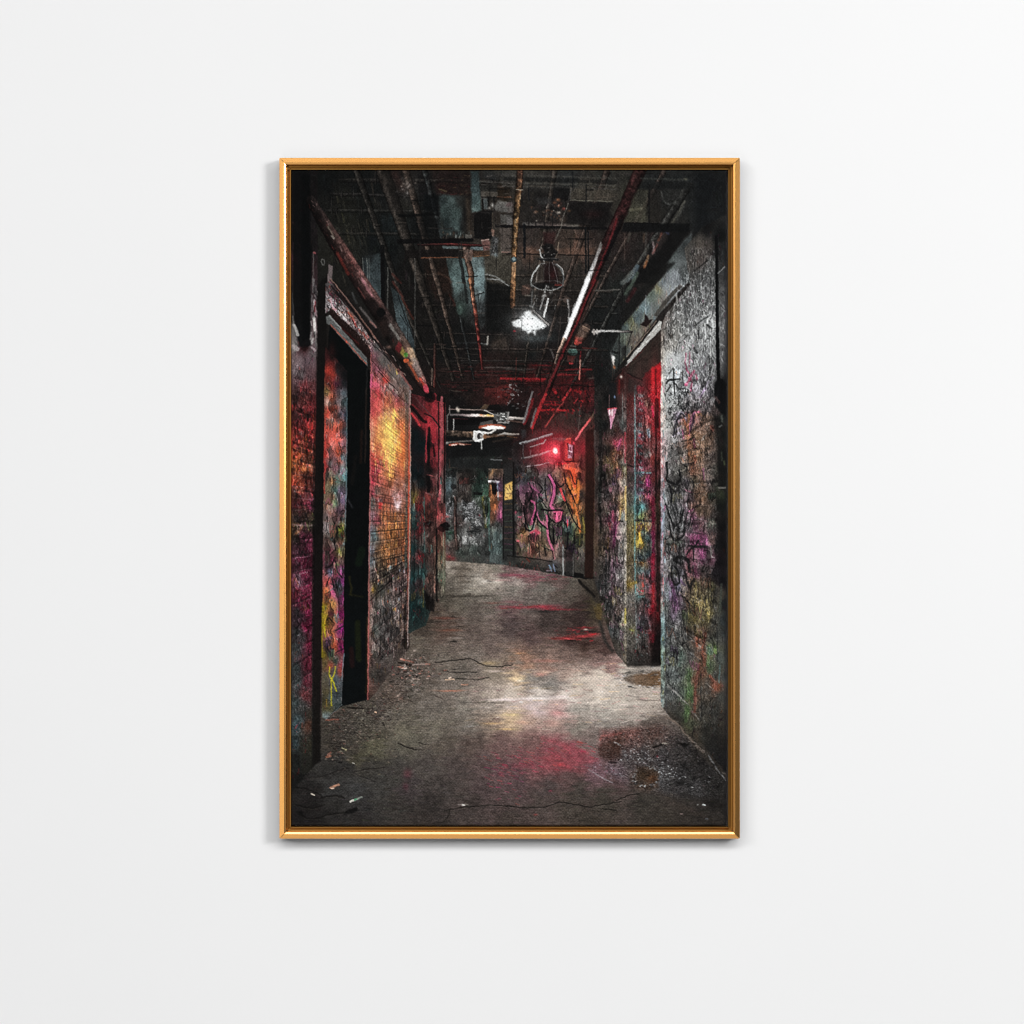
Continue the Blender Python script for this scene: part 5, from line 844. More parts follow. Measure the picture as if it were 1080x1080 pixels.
# ---- brick wall, the brightest graffiti ---------------------------------------
BW = [(391, 362), (397, 360), (433.5, 408), (433.5, 560), (432, 683), (423, 694), (397, 730), (387.5, 740), (388, 640), (390, 500)]
field(BW, S_(393, 372, (120, 70, 80), 398, 368, (84, 82, 80), 405, 382, (90, 84, 80), 415, 395, (100, 90, 84), 396, 390, (120, 70, 84), 400, 400, (150, 90, 90), 407, 402, (196, 70, 60), 395, 408, (196, 74, 110), 412, 408, (130, 116, 110), 424, 404, (86, 78, 74), 395, 418, (170, 60, 84), 400, 418, (206, 56, 64), 410, 420, (110, 84, 70), 408, 424, (196, 76, 50), 416, 418, (84, 66, 76), 420, 415, (104, 100, 96), 428, 420, (100, 94, 86),
              394, 432, (180, 56, 76), 400, 432, (206, 60, 66), 406, 434, (180, 120, 84), 412, 430, (110, 70, 60), 416, 434, (220, 96, 70), 420, 426, (176, 60, 70), 424, 436, (110, 96, 84), 393, 446, (224, 150, 110), 400, 446, (220, 130, 80), 407, 448, (240, 180, 84), 411, 446, (246, 200, 76), 416, 438, (240, 196, 70), 419, 446, (226, 110, 80), 424, 450, (220, 96, 56), 430, 440, (96, 80, 66),
              393, 458, (250, 220, 150), 398, 458, (240, 180, 90), 404, 460, (236, 150, 70), 408, 456, (250, 210, 80), 413, 458, (252, 226, 96), 417, 460, (246, 196, 70), 422, 460, (236, 130, 60), 427, 458, (200, 84, 50), 394, 470, (240, 180, 80), 400, 472, (196, 70, 60), 406, 468, (244, 190, 84), 411, 470, (252, 222, 96), 414, 476, (250, 216, 84), 420, 472, (236, 150, 60), 426, 472, (224, 104, 50), 430, 468, (190, 80, 50),
              393, 480, (214, 70, 60), 400, 482, (226, 84, 60), 404, 488, (200, 54, 60), 409, 480, (200, 50, 70), 413, 484, (246, 200, 76), 418, 480, (236, 130, 54), 424, 486, (226, 104, 50), 429, 482, (210, 84, 44), 394, 492, (190, 50, 60), 398, 496, (150, 40, 60), 404, 498, (214, 110, 80), 410, 496, (214, 104, 60), 413, 500, (240, 176, 70), 419, 498, (196, 96, 70), 425, 500, (180, 84, 60), 430, 495, (150, 80, 60), 393, 508, (180, 40, 60), 400, 508, (180, 76, 70), 407, 510, (190, 84, 66), 413, 508, (200, 120, 66), 419, 512, (150, 110, 100), 425, 510, (140, 100, 90),
              393, 520, (150, 50, 66), 398, 518, (100, 96, 90), 404, 520, (140, 90, 76), 410, 520, (150, 84, 66), 417, 524, (150, 110, 116), 422, 522, (190, 140, 150), 428, 520, (120, 90, 84), 394, 532, (90, 96, 92), 400, 532, (130, 70, 64), 401, 530, (196, 40, 44), 407, 535, (180, 90, 50), 412, 530, (150, 80, 66), 420, 531, (200, 170, 174), 427, 533, (140, 80, 60), 393, 545, (130, 90, 100), 398, 550, (150, 60, 70), 405, 546, (190, 104, 50), 412, 548, (160, 90, 50), 420, 546, (150, 90, 56), 428, 548, (160, 84, 46),
              392, 560, (120, 110, 120), 395, 565, (90, 116, 120), 401, 562, (150, 90, 56), 408, 562, (170, 96, 44), 415, 562, (160, 94, 44), 423, 562, (150, 84, 44), 430, 560, (170, 84, 44), 392, 580, (110, 110, 120), 398, 582, (130, 90, 60), 406, 580, (166, 98, 44), 414, 580, (156, 92, 46), 422, 580, (140, 84, 50), 429, 578, (160, 80, 46), 393, 594, (96, 104, 110), 400, 594, (110, 84, 60), 408, 592, (140, 88, 48), 415, 592, (120, 84, 56), 422, 596, (110, 90, 80), 428, 592, (100, 80, 66),
              392, 606, (110, 96, 92), 398, 606, (110, 90, 76), 405, 606, (90, 80, 66), 412, 602, (110, 96, 80), 419, 604, (100, 80, 74), 427, 604, (104, 78, 76), 391, 620, (120, 90, 80), 396, 620, (110, 96, 60), 402, 622, (84, 86, 80), 410, 620, (100, 84, 76), 418, 620, (90, 72, 70), 427, 620, (94, 78, 74), 391, 640, (120, 92, 86), 396, 640, (96, 92, 84), 402, 642, (92, 90, 88), 410, 640, (84, 80, 76), 418, 640, (84, 74, 72), 428, 640, (90, 74, 68), 390, 665, (130, 90, 82), 395, 665, (80, 90, 84), 402, 665, (92, 88, 86), 410, 665, (84, 78, 76), 418, 665, (80, 72, 68), 427, 662, (76, 58, 50), 389, 690, (140, 84, 76), 394, 690, (74, 72, 66), 402, 690, (70, 64, 62), 410, 688, (78, 72, 68), 418, 686, (66, 56, 52), 427, 680, (50, 42, 38),
              388, 720, (110, 74, 66), 393, 715, (60, 56, 52), 400, 712, (52, 46, 43), 388, 735, (60, 46, 40)), wob=.9, power=3.6)
dabs(BW, 1800, (1.2, 6), (.35, 1.2), 89, 10, .5, 1.5, [(40, 30, 30), (210, 90, 60), (120, 120, 120), (190, 60, 80), (230, 170, 90)], .16, .6, lum=120)
for k in range(120):
    x, y = rnd.gauss(411, 8), rnd.gauss(462, 20)
    if 392 < x < 430:
        L([(x, y), (x + rnd.uniform(-.8, .8), y + rnd.uniform(2, 9))], rnd.uniform(.5, 1.6), rnd.choice([(254, 236, 110), (252, 214, 84), (246, 220, 150), (214, 60, 60), (236, 130, 50), (250, 226, 90), (120, 50, 30)]), .6)
L(A2(960, 400, 965, 560, 950, 740, 955, 910), 2.6, (250, 220, 90), .7, w2=.8); L(A2(1000, 190, 990, 300, 900, 420), 2.4, (250, 214, 80), .75); L(A2(790, 300, 795, 600), 2.2, (252, 232, 180), .6, 1.4); L(A2(865, 520, 875, 570), 2, (150, 20, 40), .8); L(A2(1040, 540, 1060, 600), 2.4, (246, 210, 70), .7); L(A2(890, 700, 900, 640, 1000, 610), 1.4, (240, 190, 80), .6)
L(A2(800, 600, 900, 640, 1080, 610), 1, (200, 110, 60), .6); L(A2(840, 20, 850, 100), 3, (214, 44, 60), .7, 1.6); L(A2(925, 30, 930, 110), 2, (206, 70, 50), .7)
# courses of brick
for i, y in enumerate((528, 538, 549.5, 561, 572, 584, 595, 606)):
    p = [(391 + 42 * k / 6, y + (VP[1] - y) * .26 * k / 6 + rnd.uniform(-.4, .4)) for k in range(7)]
    L(p, 1., (36, 27, 24) if i not in (2, 4) else (110, 84, 66), .4)
    n = 11
    for k in range(n):
        x = 392 + 41 * (k + rnd.uniform(.2, .6)) / n
        f = (x - 391) / 42 * .26; ya = y + (VP[1] - y) * f; yb = y + 11 + (VP[1] - y - 11) * f
        L([(x, ya + .6), (x + .1, yb - .6)], rnd.uniform(.6, 1.1), rnd.choice([(46, 32, 27), (38, 28, 26), (66, 46, 36), (34, 29, 30)]), rnd.uniform(.25, .6))
        if k % 2 == 0 and 405 < x < 432 and 535 < y < 600:
            F([(x + .8, ya + 1), (x + 2.8, ya + 1), (x + 2.8, yb - 1.4), (x + .8, yb - 1.4)], rnd.choice([(206, 112, 44), (190, 96, 40), (214, 140, 54), (170, 80, 40)]), .6, 1)
for y in (440, 452, 465, 478, 490, 503, 515):
    p = [(391 + 42 * k / 6, y + (VP[1] - y) * .26 * k / 6 + rnd.uniform(-.5, .5)) for k in range(7)]
    L(p, .8, (120, 50, 40), .35)
L(spline(A3(760, 980, 900, 850, 1080, 660)), 1.3, (24, 20, 20), .7); L(A3(800, 800, 900, 740, 1080, 610), 1.3, (22, 20, 20), .6); G(*A3(1030, 80)[0], 2, 3.4, (236, 220, 224), .9); L(A3(1000, 0, 1020, 90, 1060, 40), 1.4, (230, 206, 214), .8); scrawl(417, 522, 9, 12, 9, (206, 190, 196), .9, .7, 61); scrawl(417, 519, 9, 9, 7, (40, 34, 38), .8, .7, 62); F(A3(855, 30, 880, 50, 875, 110, 850, 105), (222, 44, 44), .9); G(*A3(800, 880)[0], 1.6, 2.6, (176, 130, 40), .8); G(*A3(965, 660)[0], 1.4, 1.6, (150, 190, 200), .8)
for k in range(80):
    x, y = rnd.uniform(393, 431), rnd.uniform(606, 690)
    L([(x, y), (x + rnd.uniform(-.4, .6), y + rnd.uniform(4, 14))], rnd.uniform(.4, 1), rnd.choice([(30, 26, 26), (130, 116, 112), (36, 32, 32), (150, 130, 126), (60, 50, 48)]), .55)
for k in range(20):
    x, y = rnd.uniform(393, 430), rnd.uniform(600, 650)
    G(x, y, .7, 1.6, rnd.choice([(190, 70, 40), (180, 140, 50), (70, 130, 110), (130, 150, 170), (200, 80, 110)]), .7)
L([(391.5, 372), (391.6, 430), (390.5, 520), (389.3, 600), (388.8, 680), (388, 738)], 1.1, (170, 84, 80), .8, 1.1)
L([(392.2, 395), (391.6, 408)], 1.5, (220, 80, 150), .7)
for p, w, c in ((A1(800, 620, 960, 760, 1080, 880), .9, (30, 26, 26)), (A1(850, 870, 940, 970, 1030, 1050), 1.1, (26, 22, 22)), (B2(0, 60, 60, 120, 110, 160), 1.3, (24, 20, 20)), (A1(900, 940, 920, 970), 2.4, (214, 50, 44)), (A1(960, 780, 1080, 930), 1.4, (120, 84, 74))):
    L(p, w, c, .8)
F([(427, 415), (431, 420), (431, 510), (427, 520)], (52, 66, 64), .75, 1.4); F([(428, 520), (431, 520), (431, 600), (427, 600)], (46, 70, 66), .6, 1.4)
T([(432.2, 412), (431.6, 470), (431, 540), (430.6, 610), (430, 680)], [2.2, 2.2, 2, 1.8, 1.6], [(130, 120, 120), (200, 70, 54), (206, 66, 40), (170, 76, 60), (120, 90, 80)], [(-1, 1.1), (1, .8)], a=.9); L([(433.2, 440), (432.6, 530), (431.5, 610), (430, 682)], .9, (150, 148, 146), .8)
L([(427, 640), (427, 683)], 2.6, (20, 17, 15), .7, 1.4)
# ---- second door, red columns ------------------------------------------------
SD = [(434, 415), (470, 425), (470, 636), (458, 634), (449, 660), (431, 668), (433, 600), (434, 480)]
field(SD, S_(437, 430, (60, 24, 26), 445, 428, (80, 30, 34), 440, 440, (110, 34, 38), 438, 460, (18, 26, 29), 445, 470, (16, 32, 36), 440, 500, (18, 32, 36), 446, 510, (28, 40, 42), 438, 525, (84, 76, 36), 436, 540, (40, 70, 70), 442, 535, (120, 34, 36), 446, 525, (90, 40, 40), 438, 555, (30, 52, 50), 443, 560, (110, 30, 34), 447, 565, (70, 60, 56), 436, 580, (24, 52, 52), 443, 585, (80, 34, 36), 447, 580, (70, 84, 80), 436, 610, (30, 62, 62), 441, 615, (52, 40, 42), 446, 605, (40, 70, 70), 436, 640, (20, 40, 40), 442, 645, (26, 38, 38), 447, 640, (28, 50, 48),
              452, 430, (120, 30, 34), 458, 425, (150, 34, 42), 450, 445, (150, 30, 36), 456, 450, (170, 34, 44), 453, 470, (16, 14, 15), 458, 475, (160, 34, 44), 460, 460, (120, 28, 36), 453, 495, (20, 18, 18), 458, 490, (96, 26, 32), 452, 510, (24, 20, 20), 457, 508, (90, 40, 42), 453, 525, (150, 56, 50), 458, 530, (70, 40, 40), 452, 545, (96, 46, 38), 457, 555, (84, 54, 50), 453, 575, (74, 48, 42), 457, 590, (80, 54, 50), 453, 610, (84, 54, 48), 458, 620, (76, 56, 50), 453, 635, (44, 34, 32),
              465, 430, (170, 50, 56), 466, 455, (170, 60, 66), 465, 480, (150, 62, 66), 465, 505, (120, 84, 80), 466, 520, (100, 76, 72), 464, 545, (130, 56, 54), 465, 560, (84, 40, 36), 464, 575, (110, 76, 60), 466, 590, (110, 96, 72), 466, 610, (96, 104, 84), 466, 630, (78, 72, 62)), wob=.6)
dabs(SD, 600, (1.2, 6), (.4, 1.1), 89, 10, .45, 1.55, [(170, 40, 44), (20, 20, 22), (60, 110, 104), (130, 40, 40)], .2, .6, lum=60)
F([(434, 440), (448, 455), (447, 500), (434, 508)], (12, 20, 23), .6, 2)
for p, w, c in ((B2(120, 170, 240, 310, 270, 320), 3, (16, 14, 15)), (B2(125, 235, 170, 290, 210, 350), 2.2, (206, 46, 52)), (B2(130, 150, 260, 260), 1.6, (120, 30, 34)), (B2(270, 330, 265, 700), 1.4, (170, 40, 50)), (B2(290, 300, 300, 370), 3.6, (190, 40, 50)), (B2(345, 60, 340, 500), 4.4, (160, 34, 44)), (B2(365, 490, 368, 690), 1.3, (150, 40, 50)), (B2(335, 540, 345, 640), 2, (30, 14, 16)), (B2(160, 80, 280, 220, 390, 360), 1.2, (90, 50, 50)), (B2(250, 240, 330, 270, 400, 370), 1.3, (24, 16, 18)), (B2(295, 370, 290, 720), 2.6, (14, 13, 14)), (B2(290, 830, 290, 980), 3, (20, 17, 18)), (B2(275, 820, 340, 830), 1.1, (130, 60, 60)), (B2(260, 985, 330, 1010), 1.6, (150, 80, 80)),
                (B2(385, 130, 385, 1080), 1.4, (20, 15, 16)), (B2(415, 80, 410, 500, 400, 700, 395, 1080), 2.6, (160, 70, 76)), (B2(405, 850, 408, 900), 2, (80, 110, 104)), (B2(440, 100, 440, 1080), 1.8, (12, 12, 12)), (B3(380, 0, 375, 200), 1.4, (150, 50, 54)), (B3(365, 300, 365, 980), 2, (20, 19, 18)), (B3(430, 330, 430, 900), 1.2, (120, 116, 96)), (B3(250, 0, 245, 900), 1., (50, 90, 84)), (B3(155, 300, 150, 900), 1, (20, 34, 34)), (B3(150, 0, 145, 60), 2, (130, 110, 40)), (B3(150, 60, 148, 120), 2, (110, 130, 120)), (B3(350, 500, 345, 900), .8, (150, 100, 84)), (B3(240, 860, 240, 1040), 1., (90, 84, 40))):
    L(p, w, c, .85)
for k in range(22):
    x, y = B3(rnd.uniform(170, 245), rnd.uniform(20, 640))[0]
    L([(x, y), (x + rnd.uniform(-1.5, 1.5), y + rnd.uniform(2, 6))], rnd.uniform(.7, 1.6), rnd.choice([(170, 34, 38), (60, 100, 96), (24, 30, 32), (150, 30, 34)]), .6)
for x, y, r in ((285, 250, 5), (430, 270, 5), (450, 250, 3.4), (470, 270, 3), (420, 310, 3), (400, 290, 4), (460, 300, 2.4)):
    E(*B3(x, y)[0], r * .6 + 1, r * .6, (40, 18, 18) if x < 425 else (18, 15, 16), .95)
F(B3(255, 900, 340, 970, 345, 1085, 260, 1060), (16, 14, 14), .85, 2); E(*B2(300, 80)[0], 6, 6, (16, 12, 13), .8, .6, 2)
# big pipe along the left wall
PC = [(328, 212), (340, 232), (352, 252), (366, 274), (380, 297), (394, 319), (405, 336), (416, 354), (426, 371), (436, 388), (444, 402), (450, 413)]
T(PC, [11, 13, 15, 16, 16.5, 17, 18, 19, 18.5, 14, 11, 5], [(30, 25, 24), (42, 31, 29), (60, 42, 38), (80, 48, 44), (92, 60, 57), (72, 48, 45), (42, 32, 30), (60, 50, 46), (100, 72, 60), (110, 80, 70), (120, 74, 68), (180, 52, 60)],
  [(-1, .75), (-.85, 1.25), (-.55, 1.35), (-.25, .95), (.1, .72), (.5, .5), (.85, .28), (1, .2)], grain=.22, f=1.3)
for k in range(150):
    t = rnd.uniform(.0, .98) * (len(PC) - 1); i = int(t); x = PC[i][0] + (PC[i + 1][0] - PC[i][0]) * (t - i); y = PC[i][1] + (PC[i + 1][1] - PC[i][1]) * (t - i)
    o = rnd.uniform(-6, 6)
    x += o * .85; y -= o * .5
    L([(x, y), (x + rnd.uniform(.5, 2), y + rnd.uniform(1, 4))], rnd.uniform(.5, 1.2), rnd.choice([(30, 20, 18), (150, 110, 104), (120, 44, 40), (24, 18, 17), (90, 60, 54)] if o > -2 else [(44, 24, 22), (120, 36, 32), (20, 15, 14), (60, 26, 22)]), .45)
for p, w, c in ((A0(460, 800, 560, 1000), 3, (110, 36, 28)), (A0(370, 550, 430, 660), 1.4, (130, 118, 100)), (A0(405, 640, 425, 660), 2, (150, 142, 130)), (A0(485, 740, 500, 780), 1.6, (130, 100, 96)), (A0(690, 1040, 720, 1085), 2, (200, 130, 140)), (A1(700, 10, 800, 170), 2.6, (176, 110, 116)), (A1(660, 80, 720, 170), 1.6, (120, 60, 54)), (A1(650, 40, 740, 190), 1.2, (30, 20, 20)), (A1(960, 430, 1040, 560), 3, (130, 126, 120)), (A1(600, 130, 640, 220), 2.4, (60, 62, 62)), (A1(680, 270, 820, 450), 2.6, (100, 92, 90)), (A1(770, 400, 825, 450), 1.8, (160, 100, 92))):
    L(p, w, c, .7, 1.6)
E(*A1(870, 310)[0], 5, 5.4, (13, 13, 13), .97, 0, 1.6); F(A1(720, 210, 800, 170, 860, 260, 800, 330), (26, 20, 19), .8, 3); F(A1(820, 400, 930, 380, 940, 520, 900, 560), (48, 34, 30), .6, 4)
F(B1(0, 590, 30, 600, 40, 640, 10, 700, -30, 660), (120, 30, 34), .8, 2); F(B1(40, 640, 70, 680, 60, 740, 20, 700), (150, 130, 50), .85, 1.6); E(*B1(75, 712)[0], 2.4, 2.4, (70, 150, 50), .9); F(B1(90, 640, 140, 650, 180, 760, 150, 780, 110, 740), (196, 160, 120), .75, 2.4); E(*B1(75, 768)[0], 3, 2.4, (214, 84, 40), .9); L(B1(100, 790, 140, 860, 190, 960), 2.6, (170, 70, 40), .8); L(B1(150, 760, 210, 900), 5, (130, 118, 112), .7, 3); L(B1(210, 940, 240, 1000), 2.6, (206, 60, 44), .8); E(*B1(262, 1035)[0], 2.6, 4.2, (206, 56, 76), .95, -.3)
G(*B1(125, 790)[0], 2, 2, (196, 130, 80), .7)
# thin copper line below the pipe
T(A1(395, 0, 560, 200, 720, 420, 880, 640, 1080, 890), [1.8, 1.9, 1.9, 1.9, 1.9], [(112, 84, 74), (104, 76, 68), (96, 68, 58), (120, 76, 66), (130, 70, 64)], [(-1, 1.3), (0, 1), (1, .5)])
L(A1(420, 40, 600, 290, 740, 470, 960, 780), 1.3, (20, 17, 17), .7)
F(A1(740, 490, 960, 690, 1080, 830, 1080, 900, 950, 740, 780, 540), (20, 17, 17), .8, 2); G(*A1(945, 640)[0], 3, 1.8, (130, 92, 80), .7); L(B1(0, 850, 60, 930, 130, 1040), 1.5, (130, 70, 66), .85); L(B1(0, 900, 80, 1000), 1., (100, 96, 96), .5)
for k in range(30):
    t = rnd.random(); x, y = A1(760 + 320 * t + rnd.uniform(-20, 60), 520 + 400 * t)[0]
    L([(x, y), (x + 1.4, y + 2)], .9, rnd.choice([(110, 96, 92), (14, 13, 13), (150, 120, 110), (24, 20, 20)]), .7)
# ---- right side: dark pier, pillar, door, front wall ---------------------------
RP = [(627, 380), (662, 380), (662, 703), (650, 690), (640, 660), (632, 636), (627, 612)]
field(RP, S_(632, 395, (22, 23, 23), 640, 400, (26, 28, 28), 648, 395, (30, 34, 34), 655, 405, (62, 26, 26), 632, 420, (42, 38, 36), 640, 420, (20, 21, 21), 645, 425, (24, 22, 22), 652, 420, (60, 40, 38), 658, 420, (100, 60, 58), 630, 440, (40, 36, 34), 638, 450, (22, 25, 25), 646, 455, (62, 50, 46), 652, 455, (70, 40, 38), 657, 450, (70, 74, 72), 628, 470, (54, 50, 48), 635, 475, (28, 28, 27), 642, 475, (60, 54, 44), 648, 478, (130, 76, 40), 651, 470, (190, 50, 80), 654, 480, (150, 60, 40), 659, 470, (150, 50, 56),
              630, 500, (56, 50, 46), 637, 500, (30, 30, 28), 643, 492, (110, 84, 44), 649, 490, (150, 90, 44), 653, 498, (150, 60, 46), 658, 490, (130, 120, 110), 659, 495, (150, 140, 60), 630, 520, (54, 46, 42), 640, 520, (60, 50, 52), 646, 515, (84, 56, 60), 652, 515, (100, 66, 70), 658, 510, (150, 130, 110), 632, 540, (62, 50, 44), 640, 540, (74, 60, 50), 645, 545, (150, 44, 84), 650, 535, (90, 60, 74), 654, 535, (206, 130, 60), 659, 530, (220, 180, 84), 657, 545, (130, 150, 140), 634, 560, (74, 58, 44), 641, 560, (80, 64, 50), 646, 560, (130, 40, 84), 650, 555, (130, 50, 70), 655, 556, (104, 96, 90), 659, 560, (170, 160, 146),
              632, 580, (84, 66, 48), 639, 575, (90, 68, 44), 645, 575, (110, 60, 70), 650, 580, (84, 66, 64), 655, 580, (90, 86, 84), 660, 580, (180, 168, 150), 631, 600, (66, 58, 50), 640, 600, (56, 52, 48), 647, 600, (84, 60, 74), 652, 600, (110, 70, 90), 655, 605, (130, 120, 116), 660, 605, (160, 152, 138), 634, 620, (44, 46, 46), 641, 620, (58, 56, 54), 646, 625, (90, 60, 70), 651, 620, (84, 70, 76), 656, 625, (104, 90, 84), 660, 630, (140, 132, 120), 637, 640, (66, 58, 40), 642, 640, (40, 44, 44), 647, 645, (84, 74, 74), 652, 645, (110, 84, 74), 657, 650, (110, 104, 98), 660, 655, (150, 140, 100),
              641, 655, (58, 52, 40), 645, 665, (58, 62, 62), 650, 668, (80, 80, 78), 655, 672, (84, 80, 78), 660, 680, (110, 100, 80), 647, 680, (50, 46, 42), 653, 690, (64, 58, 54), 659, 696, (90, 82, 74)), wob=.8)
dabs(RP, 1000, (1, 5), (.4, 1.1), 88, 14, .45, 1.6, [(190, 50, 90), (24, 24, 26), (150, 100, 50), (150, 150, 146), (100, 30, 60)], .18, .6, lum=80)
T([(659.5, 380), (659, 470), (659.5, 560), (659.8, 640), (660, 700)], [2.6, 3, 3.2, 3, 2.6], [(90, 70, 66), (110, 100, 96), (186, 172, 150), (160, 150, 130), (110, 100, 86)], [(-1, .8), (0, 1.1), (1, .8)], a=.55, grain=.6)
for p, w, c in ((D2(20, 580, 45, 480), 2.4, (226, 74, 130)), (D2(85, 420, 85, 700), 1.8, (190, 50, 64)), (D2(90, 930, 88, 1080), 2.2, (232, 184, 84)), (D3(90, 0, 95, 210), 2.2, (236, 196, 110)), (D3(30, 210, 50, 80), 2, (226, 170, 60)), (D3(30, 220, 70, 225), 1.4, (30, 28, 28)), (D4(90, 20, 85, 150), 1.8, (190, 170, 60)), (C3(1000, 130, 1015, 230), 2.6, (190, 40, 80)), (C3(970, 240, 980, 300), 2.4, (210, 50, 70)), (C3(1030, 240, 1010, 470), 3, (150, 30, 96)), (C3(960, 380, 955, 480), 2, (170, 110, 50)), (C2(940, 640, 960, 700), 2.4, (150, 110, 50)), (C2(1000, 600, 1010, 700), 2.2, (170, 90, 50)),
                (C3(940, 480, 935, 1080), 1.6, (34, 36, 38)), (C3(880, 740, 870, 900), 1.4, (28, 30, 30)), (C3(975, 480, 960, 700, 960, 1000), 1., (26, 26, 30)), (C3(1000, 560, 990, 800), 1., (140, 80, 110)), (C3(1040, 560, 1050, 620), 1., (220, 100, 140)), (C2(880, 120, 890, 600, 880, 1080), 3.4, (26, 30, 28)), (C3(880, 0, 890, 330), 2, (32, 29, 26)), (C2(830, 400, 835, 560), 2, (70, 64, 60))):
    L(p, w, c, .75, 1.2)
F(C4(820, 0, 900, 0, 890, 130, 850, 110), (92, 74, 40), .6, 2); L(C4(880, 150, 930, 330, 1000, 420), 3, (36, 36, 34), .8, 3)
# kerb by the pier
F(C3(670, 775, 820, 770, 910, 1000, 900, 1080, 850, 1010, 720, 860), (50, 44, 38), .85, 1.6); L(C3(680, 785, 740, 850, 830, 940), 2.6, (24, 21, 19), .9); F(C3(700, 775, 820, 775, 830, 880), (74, 66, 56), .7, 1.6); F(C3(850, 1010, 905, 1000, 900, 1085, 860, 1080), (92, 76, 40), .6, 2)
# recessed panels beside the right door
PN = [(661, 385), (698, 350), (698, 702), (661, 702)]
field(PN, S_(662, 400, (90, 30, 30), 666, 405, (70, 30, 30), 672, 395, (62, 40, 36), 680, 405, (110, 30, 34), 690, 400, (176, 22, 28), 695, 395, (170, 20, 26), 693, 375, (54, 44, 38), 685, 385, (50, 42, 36), 662, 430, (84, 40, 38), 666, 425, (84, 34, 32), 674, 425, (100, 60, 64), 678, 430, (130, 40, 50), 683, 425, (96, 74, 60), 689, 420, (170, 24, 34), 695, 418, (180, 24, 28), 662, 460, (90, 40, 38), 666, 460, (90, 34, 34), 673, 455, (96, 90, 92), 677, 460, (140, 36, 44), 683, 455, (110, 84, 74), 689, 450, (150, 26, 34), 695, 455, (130, 26, 30), 663, 485, (90, 54, 50), 667, 485, (84, 40, 38), 674, 485, (120, 44, 54), 678, 490, (120, 44, 60), 683, 480, (110, 90, 84), 689, 485, (130, 40, 38), 695, 490, (60, 24, 22),
              663, 505, (66, 54, 50), 667, 505, (60, 50, 46), 673, 500, (110, 90, 100), 677, 510, (96, 50, 66), 683, 508, (150, 34, 90), 689, 505, (104, 36, 36), 695, 510, (30, 22, 20), 664, 525, (84, 76, 64), 673, 525, (70, 96, 98), 677, 520, (90, 90, 100), 683, 522, (150, 50, 80), 689, 530, (110, 28, 36), 695, 525, (60, 36, 28), 664, 545, (96, 90, 60), 673, 540, (76, 128, 128), 677, 535, (66, 120, 122), 677, 545, (110, 120, 60), 683, 545, (110, 90, 66), 689, 545, (100, 24, 40), 695, 545, (50, 34, 26), 664, 565, (100, 88, 54), 674, 558, (190, 146, 36), 678, 562, (90, 120, 110), 682, 558, (140, 110, 60), 684, 568, (64, 96, 96), 689, 565, (100, 22, 48), 695, 565, (40, 24, 22),
              664, 585, (104, 92, 60), 668, 590, (100, 80, 50), 675, 572, (180, 150, 44), 677, 582, (104, 110, 90), 675, 588, (70, 92, 104), 684, 585, (54, 80, 84), 689, 590, (130, 24, 50), 695, 590, (44, 28, 24), 664, 605, (110, 96, 66), 668, 605, (84, 72, 54), 675, 602, (80, 104, 104), 678, 595, (120, 90, 50), 684, 605, (56, 72, 78), 689, 608, (150, 24, 48), 695, 610, (40, 30, 26), 664, 616, (130, 104, 46), 675, 616, (110, 104, 96), 678, 612, (130, 60, 60), 683, 620, (84, 66, 72), 689, 622, (120, 30, 44), 695, 620, (40, 20, 20), 664, 632, (96, 92, 86), 674, 628, (80, 104, 104), 677, 625, (130, 84, 70), 684, 635, (64, 64, 66), 689, 635, (130, 26, 34), 695, 635, (48, 20, 20),
              664, 655, (92, 88, 78), 674, 655, (72, 70, 74), 680, 655, (64, 58, 62), 689, 645, (120, 26, 34), 695, 650, (70, 22, 24), 664, 675, (84, 80, 74), 674, 672, (70, 68, 66), 680, 675, (60, 56, 54), 689, 672, (90, 26, 32), 695, 675, (24, 18, 18), 664, 695, (62, 58, 54), 674, 694, (46, 43, 41), 684, 692, (42, 38, 36), 690, 690, (38, 24, 22), 696, 695, (16, 14, 13), 668, 665, (100, 96, 76)), wob=.7)
dabs(PN, 900, (.8, 4), (.4, 1.1), 88, 25, .5, 1.5, [(150, 30, 40), (24, 22, 24), (80, 120, 120), (150, 120, 60), (120, 110, 110)], .18, .6, lum=80)
for k in range(16):
    y = 408 + k * 7.6; x = rnd.uniform(671.5, 674)
    F([(x, y), (x + rnd.uniform(4, 8), y + rnd.uniform(-1, 2)), (x + rnd.uniform(3, 7), y + rnd.uniform(3, 5)), (x + 1, y + rnd.uniform(2, 4))], rnd.choice([(84, 104, 110), (96, 120, 124), (150, 30, 50), (100, 80, 90), (72, 110, 114)]), .7)
